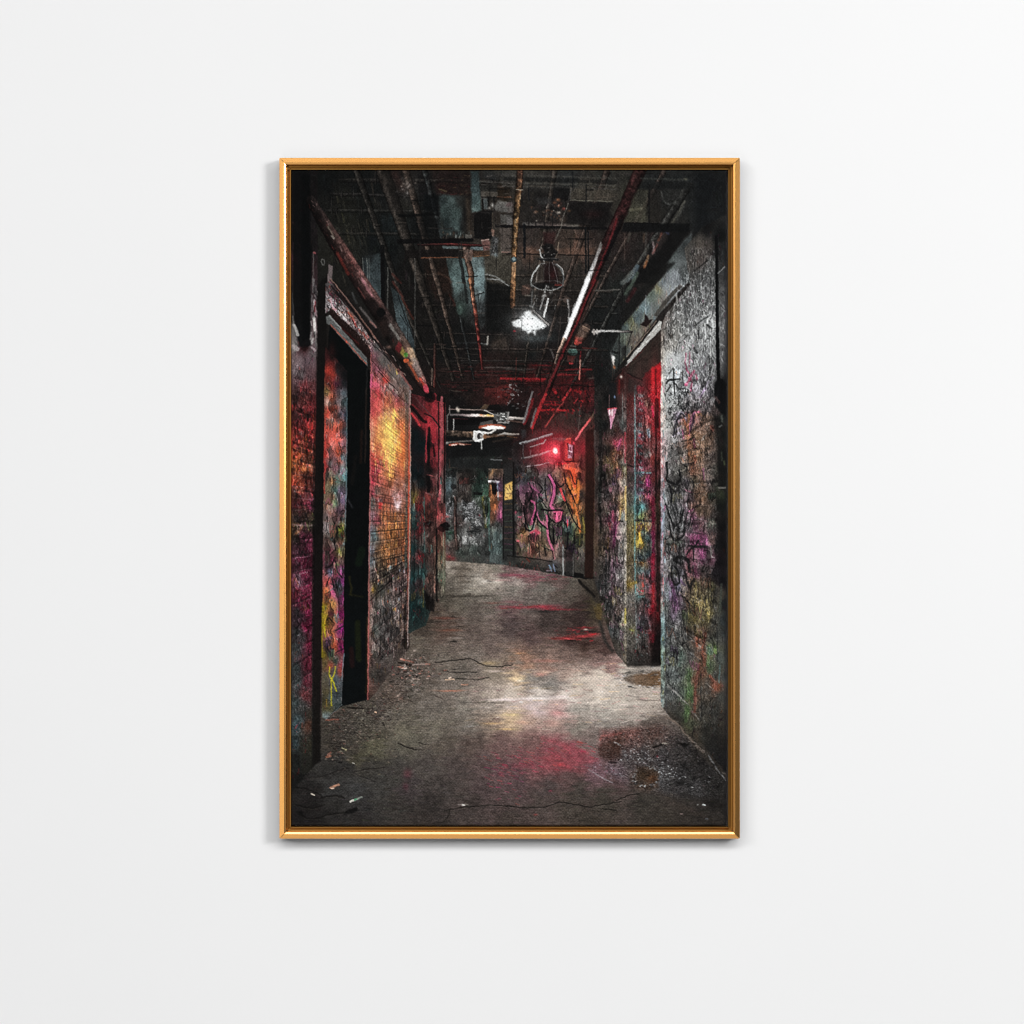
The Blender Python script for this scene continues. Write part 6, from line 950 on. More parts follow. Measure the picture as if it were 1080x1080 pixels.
for p, w, c in ((D2(175, 0, 180, 500, 178, 1080), 1.5, (96, 150, 152)), (D3(178, 0, 175, 500, 182, 900), 1.4, (90, 146, 150)), (D4(188, 0, 190, 400), 1., (120, 130, 124)), (D2(60, 0, 60, 330), 1, (110, 116, 112)), (D2(270, 100, 270, 1080), .9, (60, 30, 34)), (D3(268, 200, 268, 1080), .9, (50, 60, 60)), (D2(345, 0, 350, 120), 3.4, (170, 20, 28)), (D2(345, 170, 350, 260), 2.4, (206, 24, 60)), (D2(400, 0, 405, 100), 4, (196, 24, 28)), (D2(385, 110, 385, 360), 4.4, (20, 12, 12)), (D2(378, 380, 375, 1080), 1.6, (24, 12, 12)), (D2(330, 300, 335, 600), 1.4, (90, 24, 26)), (D3(350, 0, 352, 300), 3.2, (110, 20, 44)), (D3(350, 330, 355, 540), 3, (110, 20, 56)), (D3(350, 540, 350, 740), 3.6, (150, 22, 46)), (D3(390, 0, 395, 250), 3, (44, 36, 24)), (D3(395, 260, 395, 1080), 2.6, (38, 24, 22)),
                (D3(350, 820, 350, 960), 3, (150, 28, 34)), (D4(350, 0, 350, 40), 3.4, (150, 20, 34)), (D4(395, 60, 400, 150), 2.6, (120, 20, 26)), (D4(350, 270, 352, 330), 2.6, (130, 24, 36)), (D3(120, 830, 190, 800), 3, (130, 106, 36)), (D3(185, 215, 330, 225), 2, (34, 34, 34)), (D3(225, 255, 240, 280, 215, 310, 225, 380), 3, (206, 156, 36)), (D3(245, 250, 265, 270), 2.2, (206, 160, 40)), (D3(285, 290, 300, 310), 2.4, (150, 130, 50)), (D3(230, 390, 260, 440, 240, 480), 2, (190, 150, 50)), (D3(200, 560, 250, 600), 1.2, (30, 32, 34)), (D3(210, 520, 260, 560), 1.2, (36, 44, 46)), (D3(190, 610, 260, 620), 1.4, (150, 100, 50)), (D3(250, 800, 260, 840), 2, (190, 60, 50)), (D3(225, 890, 255, 885), 1.6, (190, 40, 60)), (D3(215, 940, 265, 935), 1.4, (90, 150, 150)), (D3(200, 850, 240, 900), 1.2, (110, 150, 140)),
                (D2(300, 390, 310, 460), 2.6, (120, 150, 170)), (D2(290, 870, 310, 920), 3, (170, 40, 110)), (D2(190, 800, 260, 795), 2, (80, 130, 134)), (D2(290, 800, 325, 800), 1.6, (100, 150, 160)), (D2(110, 720, 160, 740), 1.6, (30, 26, 26)), (D4(230, 180, 250, 230, 300, 245), 1.6, (40, 38, 40)), (D4(130, 215, 160, 225), 2, (120, 120, 60))):
    L(p, w, c, .8, 1.2)
F(D4(330, 0, 425, 0, 425, 560, 330, 570), (18, 14, 14), .3, 2); F(D4(380, 150, 425, 100, 425, 560, 330, 575), (14, 12, 12), .6, 3)
F(D4(110, 480, 420, 540, 420, 565, 150, 580, 105, 570), (36, 33, 31), .6, 3)
# sloping concrete soffits above, pipe run, lintel of the right door
field(D1(-60, 700, 60, 440, 420, 0, 540, -160, 590, -120, 700, 0, 420, 310, 230, 560, 60, 830, -30, 900), S_(652, 345, (62, 78, 76), 660, 345, (70, 84, 84), 658, 356, (84, 92, 80), 668, 345, (110, 110, 90), 664, 338, (96, 100, 70), 672, 335, (76, 92, 96), 680, 325, (100, 120, 124), 676, 340, (84, 96, 96), 690, 312, (92, 104, 96), 695, 305, (120, 116, 84), 700, 300, (110, 118, 120), 706, 300, (120, 128, 130), 710, 292, (120, 126, 130), 715, 285, (84, 94, 94), 690, 330, (104, 110, 108), 680, 345, (110, 96, 84), 670, 360, (104, 92, 82), 660, 372, (74, 80, 76), 652, 365, (54, 60, 58), 650, 385, (46, 52, 50), 700, 318, (104, 100, 92), 706, 316, (130, 134, 136), 712, 305, (130, 136, 140)), f=2, wob=1)
field(D0(490, 860, 640, 680, 720, 600, 720, 1085, 460, 1085), S_(710, 262, (66, 74, 72), 718, 260, (70, 76, 76), 708, 280, (84, 92, 90), 716, 278, (92, 98, 98), 712, 290, (120, 126, 130), 722, 260, (50, 54, 54), 720, 285, (72, 76, 76)), f=2.5, wob=1)
dabs(D1(-40, 690, 60, 440, 420, 0, 540, -160, 700, 0, 420, 310, 60, 830), 420, (2, 8), (.4, 1.2), 96, 8, .55, 1.5, [(150, 150, 84), (90, 120, 140), (60, 50, 44), (150, 110, 90)], .2, .55)
F(D0(130, 1090, 330, 800, 500, 590, 720, 560, 560, 780, 360, 1090), (20, 20, 20), .93, 3)
F(D0(330, 800, 410, 600, 520, 600, 420, 760, 250, 930), (52, 44, 42), .6, 3)
for p, w, c in ((D0(430, 610, 400, 680), 2, (110, 60, 46)), (D0(350, 700, 360, 760, 350, 800), 2.2, (150, 130, 130)), (D0(390, 720, 350, 800), 1.6, (120, 60, 54)), (D0(310, 830, 270, 920), 3, (150, 110, 76)), (D0(290, 880, 270, 940), 1.8, (150, 80, 40)), (D0(200, 930, 160, 1030), 5, (74, 92, 104)), (D0(180, 950, 110, 1060), 3, (90, 100, 104)), (D0(470, 600, 500, 620), 2, (50, 56, 84)), (D0(120, 1000, 60, 1080), 2, (84, 74, 64)), (D0(260, 620, 265, 690), 1.4, (90, 70, 54)), (D0(80, 620, 78, 850), 1.1, (80, 62, 54)), (D0(140, 610, 110, 690), 2, (70, 66, 58)), (D0(320, 600, 318, 900), 1.6, (24, 24, 24)), (D0(280, 600, 285, 780), 1., (70, 66, 58)),
                (D1(60, 30, 150, -60), 5, (84, 92, 90)), (D1(90, 130, 160, 20, 200, -60), 4, (70, 84, 72)), (D1(110, 200, 180, 90), 4, (64, 26, 28))):
    L(p, w, c, .75, 1.8)
F(D1(60, 420, 330, 60, 420, 0, 560, -160, 480, -160, 330, -20, 140, 180, 60, 330), (26, 26, 25), .85, 3)
L(D1(0, 450, 60, 300, 60, 60), 1.2, (20, 20, 20), .7)
for x in (30, 88, 150):
    L(D1(x, 480 + (x > 60) * 150, x - 6, 860), 1.3, (26, 26, 26), .8)
G(*D1(520, 60)[0], 10, 6, (140, 144, 148), .55, -.9)
L(D1(280, 150, 280, 340), .9, (150, 156, 160), .6); L(D1(340, 230, 335, 340), .9, (130, 130, 130), .5)
T(D1(-140, 488, 0, 490, 100, 490, 150, 497), [2.8, 2.8, 2.4, 2], [(176, 176, 174), (170, 168, 164), (90, 84, 82), (40, 38, 38)], [(-1, .6), (-.2, 1.15), (.4, .9), (1, .3)]); L(D1(150, 495, 110, 620), 1, (30, 28, 28), .8)
F(D1(275, 330, 300, 350, 310, 380, 345, 380, 290, 450, 230, 430, 265, 400), (30, 20, 20), .95, 1.2)
F(D0(700, 180, 760, 180, 740, 600, 700, 600), (34, 36, 36), .75, 3); F(D0(740, 20, 900, 20, 880, 520, 750, 640), (20, 23, 25), .7, 8)
# upper right gloom: panel, rods
F(D0(200, 200, 310, 200, 270, 510, 70, 510, 150, 300), (62, 60, 48), .75, 2); L(D0(130, 390, 240, 380), 2.4, (104, 100, 78), .7, 2); G(*D0(230, 260)[0], 6, 8, (40, 39, 34), .7); F(D0(310, 190, 430, 200, 420, 510, 310, 510), (36, 33, 30), .7, 3); G(*D0(540, 240)[0], 10, 10, (40, 40, 38), .8); L(spline(D0(430, 220, 450, 300, 500, 335, 560, 320)), 1.6, (84, 86, 82), .5, 1.6)
L(D0(650, 310, 600, 400, 535, 510), 2.4, (84, 82, 72), .7, 2); L(D0(640, 350, 580, 480), 2.2, (66, 66, 62), .7, 2)
F(D0(70, 515, 700, 520, 700, 600, 50, 600), (17, 18, 19), .92, 2); L(D0(90, 515, 400, 520), 1, (10, 11, 12), .9); L(D0(240, 92, 680, 105), 2, (56, 58, 54), .7, 1.6); G(*D0(660, 100)[0], 2, 1.4, (84, 82, 66), .7); F(D0(250, 120, 700, 130, 700, 190, 200, 190), (24, 26, 26), .8, 3); L(D0(315, 150, 312, 510), 1.6, (20, 20, 20), .85)
# front wall, right
RW = [(697, 347), (702, 332), (728, 300), (722, 262), (740, 240), (768, 225), (768, 828), (757, 815), (733, 786), (700, 748), (697, 740)]
field(RW, S_(730, 245, (28, 28, 27), 745, 240, (24, 24, 24), 760, 250, (20, 22, 22), 728, 262, (70, 67, 63), 738, 258, (74, 68, 62), 748, 262, (66, 60, 56), 757, 268, (30, 30, 31), 764, 270, (38, 40, 40), 730, 278, (72, 68, 64), 740, 275, (80, 72, 68), 750, 278, (78, 76, 74), 763, 285, (50, 52, 52), 724, 292, (66, 66, 65), 735, 292, (76, 75, 74), 748, 292, (80, 80, 80), 762, 292, (60, 60, 60), 706, 325, (74, 70, 66), 715, 312, (92, 91, 90), 712, 320, (104, 102, 100), 725, 305, (100, 98, 98), 740, 305, (104, 104, 104), 750, 310, (110, 110, 110), 762, 310, (70, 70, 70),
              700, 340, (110, 100, 94), 708, 335, (96, 90, 86), 716, 332, (120, 118, 116), 726, 325, (104, 104, 104), 738, 322, (110, 110, 110), 750, 325, (120, 120, 120), 763, 330, (80, 80, 80), 701, 355, (130, 120, 112), 706, 350, (84, 78, 74), 714, 350, (128, 124, 118), 722, 345, (110, 110, 108), 732, 340, (120, 120, 120), 742, 342, (140, 140, 140), 751, 342, (150, 150, 150), 763, 350, (96, 96, 96), 699, 372, (180, 174, 162), 704, 365, (140, 130, 120), 712, 362, (140, 134, 126), 720, 360, (150, 148, 146), 730, 360, (140, 140, 140), 742, 358, (150, 150, 150), 752, 362, (130, 130, 130), 763, 370, (90, 90, 90),
              699, 385, (196, 190, 176), 706, 382, (180, 180, 178), 714, 378, (180, 182, 184), 722, 375, (160, 160, 160), 732, 378, (120, 120, 120), 742, 378, (120, 120, 122), 751, 382, (104, 104, 104), 763, 390, (70, 70, 70), 699, 400, (206, 202, 194), 706, 398, (186, 190, 194), 713, 395, (172, 178, 184), 722, 395, (150, 150, 156), 732, 395, (120, 118, 122), 742, 396, (110, 108, 112), 751, 400, (92, 90, 92), 764, 405, (34, 34, 34), 699, 415, (206, 200, 190), 707, 415, (180, 184, 184), 716, 415, (150, 154, 156), 725, 412, (140, 136, 142), 735, 412, (120, 112, 122), 745, 412, (130, 120, 132), 753, 416, (96, 92, 94), 762, 420, (18, 18, 19),
              699, 430, (196, 180, 168), 707, 430, (170, 174, 172), 716, 430, (136, 138, 136), 726, 430, (120, 114, 116), 737, 428, (120, 110, 116), 746, 430, (110, 96, 98), 754, 432, (74, 56, 54), 763, 440, (36, 40, 38), 699, 445, (206, 190, 180), 706, 447, (176, 176, 170), 716, 440, (170, 150, 176), 722, 446, (190, 120, 90), 728, 442, (130, 70, 70), 735, 440, (170, 90, 80), 742, 445, (130, 84, 60), 750, 445, (104, 74, 56), 757, 448, (58, 44, 40), 764, 460, (34, 38, 34),
              699, 462, (206, 160, 164), 705, 462, (170, 160, 158), 712, 465, (140, 136, 136), 719, 460, (150, 140, 150), 724, 460, (200, 110, 70), 728, 466, (190, 100, 60), 735, 462, (140, 90, 56), 742, 465, (130, 90, 62), 750, 462, (110, 74, 54), 757, 465, (60, 46, 40), 764, 480, (30, 30, 28), 699, 480, (190, 140, 140), 706, 480, (150, 140, 138), 714, 480, (118, 112, 108), 722, 478, (120, 106, 96), 730, 480, (170, 96, 54), 737, 480, (140, 90, 56), 745, 482, (104, 76, 62), 753, 482, (74, 58, 52), 762, 495, (24, 24, 24),
              700, 497, (150, 120, 126), 706, 495, (130, 124, 122), 714, 495, (110, 106, 100), 722, 495, (116, 104, 90), 731, 495, (170, 84, 50), 738, 494, (120, 84, 62), 746, 496, (92, 74, 66), 754, 498, (66, 60, 52), 762, 510, (26, 26, 25), 699, 512, (150, 140, 146), 705, 508, (96, 92, 90), 711, 510, (84, 80, 78), 718, 505, (84, 80, 76), 724, 510, (104, 92, 100), 732, 508, (110, 90, 64), 740, 510, (130, 84, 56), 747, 510, (92, 72, 68), 755, 512, (64, 60, 50), 763, 525, (50, 58, 44), 699, 525, (160, 160, 168), 705, 522, (100, 100, 100), 712, 525, (76, 76, 76), 720, 522, (84, 80, 80), 727, 525, (120, 90, 100), 735, 522, (130, 84, 56), 743, 524, (140, 90, 56), 752, 525, (74, 64, 50), 762, 535, (30, 34, 28),
              699, 540, (150, 140, 150), 706, 540, (100, 100, 102), 712, 538, (86, 86, 88), 718, 542, (84, 84, 86), 724, 538, (110, 84, 100), 731, 535, (140, 84, 66), 731, 545, (150, 70, 110), 738, 540, (130, 92, 60), 746, 540, (110, 80, 60), 753, 545, (60, 50, 46), 762, 555, (20, 20, 20), 699, 556, (130, 140, 150), 706, 556, (96, 96, 98), 713, 558, (90, 88, 88), 720, 556, (84, 82, 84), 728, 558, (110, 90, 100), 735, 556, (140, 70, 100), 741, 553, (140, 80, 90), 748, 556, (84, 74, 66), 755, 558, (50, 40, 40), 763, 575, (16, 16, 17),
              699, 572, (120, 120, 126), 705, 572, (110, 104, 100), 712, 568, (100, 84, 76), 718, 572, (84, 80, 78), 725, 572, (110, 90, 96), 731, 568, (176, 60, 120), 738, 568, (186, 50, 120), 744, 570, (150, 50, 110), 751, 568, (96, 66, 62), 757, 575, (30, 28, 28), 699, 588, (130, 120, 126), 705, 590, (110, 104, 104), 712, 590, (76, 76, 76), 720, 588, (80, 78, 80), 727, 585, (180, 60, 90), 733, 588, (140, 80, 100), 741, 585, (170, 44, 120), 748, 585, (70, 56, 56), 752, 590, (90, 40, 60), 760, 595, (28, 20, 26), 762, 612, (20, 18, 22),
              699, 605, (120, 120, 130), 705, 605, (110, 96, 96), 712, 602, (80, 84, 86), 720, 605, (96, 90, 100), 728, 602, (160, 74, 80), 735, 605, (150, 60, 100), 742, 602, (92, 74, 70), 748, 605, (72, 56, 56), 755, 605, (44, 36, 44), 699, 622, (110, 130, 130), 704, 622, (100, 104, 110), 710, 618, (110, 84, 110), 716, 618, (90, 84, 110), 722, 618, (120, 100, 90), 729, 614, (130, 90, 60), 735, 618, (130, 110, 56), 742, 618, (110, 84, 60), 749, 620, (104, 96, 56), 756, 625, (58, 54, 48), 763, 640, (30, 32, 34),
              699, 640, (120, 140, 120), 704, 636, (96, 96, 96), 710, 632, (120, 70, 110), 714, 640, (120, 66, 110), 720, 638, (100, 84, 96), 726, 636, (120, 84, 64), 733, 634, (140, 118, 56), 740, 636, (130, 108, 54), 748, 636, (120, 104, 56), 756, 640, (74, 70, 58), 763, 655, (44, 48, 48), 699, 656, (120, 146, 150), 705, 655, (92, 92, 90), 711, 650, (110, 90, 110), 718, 652, (92, 88, 92), 724, 650, (92, 100, 64), 732, 650, (130, 110, 54), 740, 650, (110, 96, 54), 747, 648, (120, 104, 54), 756, 655, (66, 64, 58), 763, 670, (50, 52, 52),
              699, 675, (110, 130, 134), 705, 672, (88, 88, 86), 713, 672, (86, 84, 82), 722, 672, (88, 84, 80), 730, 672, (90, 78, 66), 736, 674, (120, 66, 48), 742, 670, (104, 72, 56), 750, 674, (74, 74, 62), 760, 675, (66, 66, 62), 699, 692, (130, 130, 84), 705, 692, (84, 90, 88), 713, 692, (92, 96, 92), 720, 692, (84, 96, 86), 728, 692, (84, 80, 76), 737, 690, (96, 70, 56), 743, 690, (120, 70, 50), 751, 686, (84, 100, 60), 760, 695, (70, 74, 70), 699, 712, (120, 124, 100), 705, 712, (88, 94, 94), 713, 712, (98, 104, 102), 721, 712, (88, 96, 84), 728, 714, (80, 100, 60), 734, 716, (110, 66, 46), 742, 708, (110, 64, 46), 748, 704, (74, 90, 60), 756, 712, (64, 62, 56), 763, 715, (66, 68, 66),
              699, 735, (110, 110, 100), 705, 732, (80, 82, 80), 713, 732, (84, 86, 84), 721, 732, (80, 90, 76), 727, 732, (80, 120, 56), 733, 736, (104, 62, 48), 740, 730, (76, 66, 58), 748, 726, (72, 62, 54), 755, 724, (120, 64, 44), 762, 735, (62, 62, 58), 703, 748, (62, 58, 54), 711, 746, (66, 62, 58), 719, 748, (62, 58, 52), 725, 750, (74, 110, 54), 732, 752, (74, 58, 48), 742, 750, (60, 56, 50), 755, 750, (52, 50, 46), 762, 760, (48, 44, 40), 715, 760, (50, 47, 43), 728, 766, (60, 62, 44), 735, 775, (54, 48, 40), 745, 775, (40, 38, 34), 756, 780, (34, 32, 30), 750, 795, (30, 29, 28), 760, 800, (26, 25, 25), 763, 818, (22, 21, 21)), wob=1.1, power=3.5)
dabs(RW, 2600, (1, 5), (.4, 1.3), 92, 24, .5, 1.5, [(40, 38, 38), (190, 186, 180), (30, 30, 30), (150, 90, 60), (170, 60, 110)], .14, .6, lum=110)
CC = D1(430, 480, 700, 0, 930, -40, 940, 1080, 430, 1080)
dabs(CC, 1100, (1, 5), (.4, 1.2), 85, 30, .4, 1.7, [(210, 210, 208), (30, 30, 30), (60, 60, 60)], .3, .55)
# black squiggles, tags
for k in range(70):
    x, y = D2(rnd.uniform(450, 690), rnd.uniform(-60, 300))[0]
    L(spline([(x, y), (x + rnd.uniform(-2, 2), y + rnd.uniform(1, 3)), (x + rnd.uniform(-3, 3), y + rnd.uniform(2, 6))], 3), rnd.uniform(.6, 1.3), rnd.choice([(24, 24, 24), (36, 36, 36), (60, 62, 62), (220, 222, 222)]), .75)
for p, w, c in ((D1(475, 980, 500, 950, 600, 945), 1.8, (26, 26, 26)), (D1(545, 850, 550, 1000, 555, 1080), 1.4, (30, 30, 30)), (D1(520, 1000, 480, 1060), 1.6, (30, 30, 30)), (D1(560, 985, 600, 1040, 650, 1030), 1.4, (32, 32, 32)), (D1(500, 890, 540, 840), 1.2, (60, 60, 60)), (D1(620, 880, 640, 1000), 1.4, (36, 36, 36)), (D1(665, 700, 655, 780, 670, 860, 700, 900), 1.4, (190, 40, 90)), (D1(700, 690, 700, 740, 690, 830), 1., (180, 60, 100)), (D1(740, 870, 700, 940, 660, 1000), 2.6, (196, 40, 90)), (D1(690, 930, 720, 970, 710, 1060), 1.8, (190, 40, 90)), (D1(760, 900, 765, 950), 1.8, (180, 40, 84)), (D1(665, 850, 690, 890), 1.6, (190, 50, 96)), (D1(655, 990, 670, 1000), 2.4, (200, 44, 96)),
                (D1(740, 440, 880, 340), 1.2, (40, 40, 40)), (D1(870, 370, 870, 420), 2, (226, 226, 226)), (D1(910, 380, 915, 450), 2.2, (226, 226, 226)), (D1(845, 420, 850, 560), 1.8, (216, 216, 216)), (D1(780, 480, 785, 560), 1.4, (40, 40, 40)), (D1(870, 430, 900, 460), 1.8, (30, 30, 30)), (D1(740, 640, 760, 690), 2.4, (40, 40, 40)), (D1(780, 610, 860, 605), 1., (190, 190, 190)), (D1(600, 600, 680, 530), 1.2, (60, 58, 56)), (D1(655, 300, 660, 460), 1.2, (46, 46, 46)), (D1(570, 150, 580, 220), 1.4, (170, 168, 164)), (D1(820, 240, 830, 220), 1.4, (30, 30, 30)), (D1(450, 540, 455, 620), 2, (44, 40, 38)), (D1(830, 1060, 870, 980, 920, 920), 1.6, (130, 110, 140)), (D0(740, 970, 830, 900, 870, 870), 1.4, (40, 38, 37)), (D1(610, 60, 560, 110, 460, 220, 380, 330), 4, (60, 55, 50)),
                (D2(545, 450, 570, 330, 600, 250, 620, 220, 650, 260, 660, 300), 1.8, (176, 160, 196)), (D2(560, 400, 590, 380, 620, 350), 1.2, (150, 140, 170)), (D2(580, 300, 610, 270, 640, 290), 2, (40, 36, 50)), (D2(540, 450, 590, 420, 630, 430), 1.4, (180, 160, 186)), (D2(640, 295, 660, 340, 680, 380, 690, 440), 2.6, (236, 100, 50)), (D2(690, 440, 700, 340, 720, 260, 750, 220), 1.7, (190, 60, 120)), (D2(740, 240, 730, 320, 700, 400), 2, (70, 34, 76)), (D2(750, 215, 790, 220), 2, (220, 70, 110)), (D2(770, 250, 800, 240, 830, 270), 1.8, (200, 120, 60)), (D2(630, 390, 640, 470), 1.6, (206, 50, 110)), (D2(620, 500, 680, 490, 740, 460), 1.4, (44, 38, 36)), (D2(740, 480, 745, 560), 2, (150, 40, 80)), (D2(800, 80, 830, 20, 850, 0), 1.8, (120, 80, 130)), (D2(705, 0, 712, 20), 1.6, (200, 50, 110)), (D2(745, 640, 750, 700), 2.6, (220, 90, 50)), (D2(900, 350, 910, 400), 2, (170, 70, 50)), (D2(690, 250, 680, 500, 690, 640), 1.6, (226, 110, 50)),
                (D2(480, 700, 490, 800, 480, 870, 560, 910, 610, 860, 600, 780), 1.9, (34, 34, 34)), (D2(490, 870, 540, 900), 2.2, (30, 30, 30)), (D2(500, 910, 520, 980, 525, 1080), 1.6, (36, 36, 36)), (D2(540, 920, 545, 1080), 1.4, (130, 124, 100)), (D2(600, 910, 600, 1080), 1.3, (34, 34, 34)), (D2(580, 560, 595, 610), 1.6, (56, 46, 46)), (D2(530, 500, 520, 640), .9, (90, 84, 80)), (D2(640, 720, 740, 700), 1.1, (44, 40, 40)), (D2(660, 960, 720, 985), 1.4, (190, 70, 110)), (D2(615, 650, 640, 690), 1.6, (190, 110, 70)), (D2(830, 760, 835, 860), 1.6, (120, 44, 84)),
                (D3(470, 60, 520, 200, 550, 260, 600, 240, 640, 120), 1.3, (38, 38, 40)), (D3(490, 100, 540, 220), 1.3, (150, 150, 150)), (D3(520, 40, 570, 200, 580, 280), 1.2, (34, 34, 36)), (D3(560, 60, 590, 180), 1.3, (40, 40, 42)), (D3(620, 60, 600, 250, 590, 300), 1.4, (36, 36, 38)), (D3(600, 100, 590, 250), .9, (160, 160, 160)), (D3(640, 180, 620, 320), .9, (150, 150, 150)), (D3(680, 130, 650, 240, 640, 330), 1.6, (34, 34, 36)), (D3(710, 180, 680, 300), 1.5, (38, 36, 38)), (D3(500, 230, 530, 370, 560, 410, 640, 360, 650, 280), 1.5, (34, 33, 34)), (D3(490, 440, 560, 445), 2.4, (32, 30, 30)), (D3(570, 300, 600, 330, 650, 320), 1.3, (40, 40, 40)), (D3(600, 450, 600, 550), 1.4, (34, 34, 34)), (D3(620, 440, 625, 540), 1.2, (130, 130, 130)), (D3(650, 430, 640, 520), 1.4, (34, 34, 34)),
                (D3(550, 590, 600, 560, 680, 590, 700, 700), 3, (28, 28, 29)), (D3(560, 600, 600, 620), 2.6, (30, 30, 30)), (D3(530, 640, 525, 760, 560, 830, 600, 800, 590, 700, 560, 650), 1.7, (34, 34, 36)), (D3(550, 690, 555, 760), 1.6, (150, 150, 150)), (D3(670, 540, 690, 500, 750, 450, 780, 410), 1.8, (34, 28, 34)), (D3(690, 455, 870, 465), 1.6, (34, 28, 34)), (D3(780, 410, 790, 440), 2, (30, 26, 30)), (D3(735, 480, 735, 720, 740, 800), 1.2, (40, 36, 40)), (D3(755, 210, 830, 205), 1., (170, 130, 140)), (D3(690, 320, 800, 345), 1, (60, 56, 56)), (D3(740, 100, 800, 60), 1.6, (34, 28, 28)), (D3(730, 110, 690, 130), 2, (210, 70, 140)), (D3(650, 700, 690, 850, 720, 800, 740, 770), 1.4, (34, 30, 28)), (D3(750, 790, 780, 850, 770, 1000), 1.2, (44, 36, 26)), (D3(800, 780, 830, 1000), 1.2, (44, 38, 26)), (D3(700, 880, 720, 800, 750, 850), 1.2, (40, 34, 26)), (D3(870, 780, 880, 1000), 1.2, (44, 38, 26)), (D3(830, 850, 850, 1000), 1., (44, 38, 26)), (D3(600, 900, 700, 960, 790, 1000), .9, (150, 130, 100)), (D3(640, 940, 690, 1000), 1.4, (36, 32, 30)), (D3(860, 480, 900, 480), 1, (30, 28, 28)),
                (D3(440, 130, 470, 80), 2, (180, 70, 130)), (D3(440, 330, 435, 400), 1.6, (170, 50, 60)), (D3(455, 150, 445, 230), 2, (140, 170, 190)), (D3(470, 400, 440, 560), 1.6, (190, 110, 90)), (D3(520, 800, 570, 1000), 3, (150, 70, 140)), (D3(610, 780, 650, 830), 2.4, (110, 70, 120)), (D3(735, 620, 760, 720), 3, (150, 50, 90)),
                (D4(490, 165, 650, 245, 800, 380), .9, (150, 148, 144)), (D4(490, 195, 700, 320), 1.2, (50, 50, 52)), (D4(480, 300, 620, 370, 790, 510), 1., (56, 54, 54)), (D4(490, 440, 580, 500), 1.4, (50, 50, 52)), (D4(480, 740, 600, 850, 680, 930), 1.3, (146, 138, 132)), (D4(490, 720, 640, 860), 1., (44, 42, 42)), (D4(860, 730, 940, 800), 1.1, (120, 110, 100)), (D4(740, 1010, 790, 1075), 1.2, (130, 122, 114)), (D4(680, 600, 690, 700, 720, 900), 3.4, (74, 98, 58)), (D4(670, 940, 665, 1085), 3, (72, 96, 52)), (D4(700, 820, 720, 900), 2.4, (74, 98, 56)), (D4(620, 440, 600, 560), 3, (76, 96, 84)), (D4(760, 260, 765, 370), 2.4, (150, 66, 40)), (D4(850, 250, 820, 400, 840, 560), 2.6, (130, 64, 46)), (D4(790, 540, 750, 780, 745, 1000), 2.6, (120, 60, 46)), (D4(890, 660, 940, 720, 945, 790), 3, (136, 66, 46)), (D4(880, 380, 870, 560), 3, (84, 110, 60)), (D4(940, 380, 940, 440), 3.4, (90, 120, 50)), (D4(960, 180, 960, 520), 1., (34, 34, 34)), (D4(805, 640, 810, 1080), 1., (34, 32, 30)), (D4(985, 560, 975, 720), 1.2, (84, 110, 110)),
                (D4(470, 0, 475, 1000), 1.3, (60, 62, 66)), (D4(490, 640, 490, 720), 1.6, (40, 38, 38)), (D4(500, 540, 505, 560), 1.6, (40, 40, 40)), (D4(900, 860, 890, 940), 1.4, (34, 32, 30)), (D4(700, 20, 690, 140), 2.4, (150, 126, 56)), (D4(750, 30, 740, 150), 2, (140, 116, 54)), (D4(870, 60, 880, 110), 2.4, (150, 124, 50)), (D4(640, 40, 640, 100), 3, (90, 104, 66)), (D4(670, 190, 680, 260), 1.6, (120, 80, 56))):
    L(p, w, c, .78, 1.1)
for k in range(44):
    x, y = D3(rnd.uniform(470, 700), rnd.uniform(0, 480))[0]
    L([(x, y), (x + rnd.uniform(-1.4, 1.4), y + rnd.uniform(3, 9))], rnd.uniform(.6, 1.4), rnd.choice([(34, 34, 36), (44, 44, 46), (140, 140, 140), (120, 118, 118)]), .6)
for k in range(50):
    x, y = D3(rnd.uniform(640, 930), rnd.uniform(760, 1080))[0]
    L([(x, y), (x + rnd.uniform(-.6, .6), y + rnd.uniform(2, 8))], rnd.uniform(.6, 1.6), rnd.choice([(150, 124, 54), (50, 42, 30), (130, 108, 50), (34, 30, 26)]), .55)
F(D3(700, 390, 780, 340, 850, 350, 855, 440, 780, 440, 700, 460), (176, 50, 118), .35, 2.4); F(D3(790, 470, 860, 470, 850, 590, 800, 580), (170, 48, 112), .4, 2); F(D3(680, 490, 725, 470, 725, 570, 690, 580), (180, 60, 92), .4, 2)
F(D3(870, 340, 945, 340, 940, 450, 870, 450), (110, 70, 64), .5, 2); L(D3(900, 460, 905, 560, 930, 565), 1.4, (150, 146, 140), .6)
# wall edge by the door: bright painted arris
T([(698.2, 350), (698, 420), (698.2, 500), (698.6, 560), (698.6, 620), (699.4, 660), (699, 745)], [2, 2.6, 2.6, 3, 3.2, 4.4, 3.6], [(130, 120, 110), (226, 214, 200), (206, 150, 150), (150, 160, 180), (170, 120, 120), (120, 150, 150), (110, 120, 116)], [(-1, .9), (0, 1.05), (1, .9)], a=.6, grain=.6)
for k in range(60):
    y = rnd.uniform(400, 745); x = 698.5 + rnd.uniform(-1, 3)
    L([(x, y), (x + rnd.uniform(-.3, .5), y + rnd.uniform(2, 7))], rnd.uniform(.6, 1.4), rnd.choice([(220, 60, 70), (210, 206, 200), (120, 160, 180), (190, 70, 110), (60, 60, 64), (90, 140, 140)] if y < 640 else [(120, 150, 160), (150, 140, 60), (60, 60, 60), (110, 130, 120)]), .6)
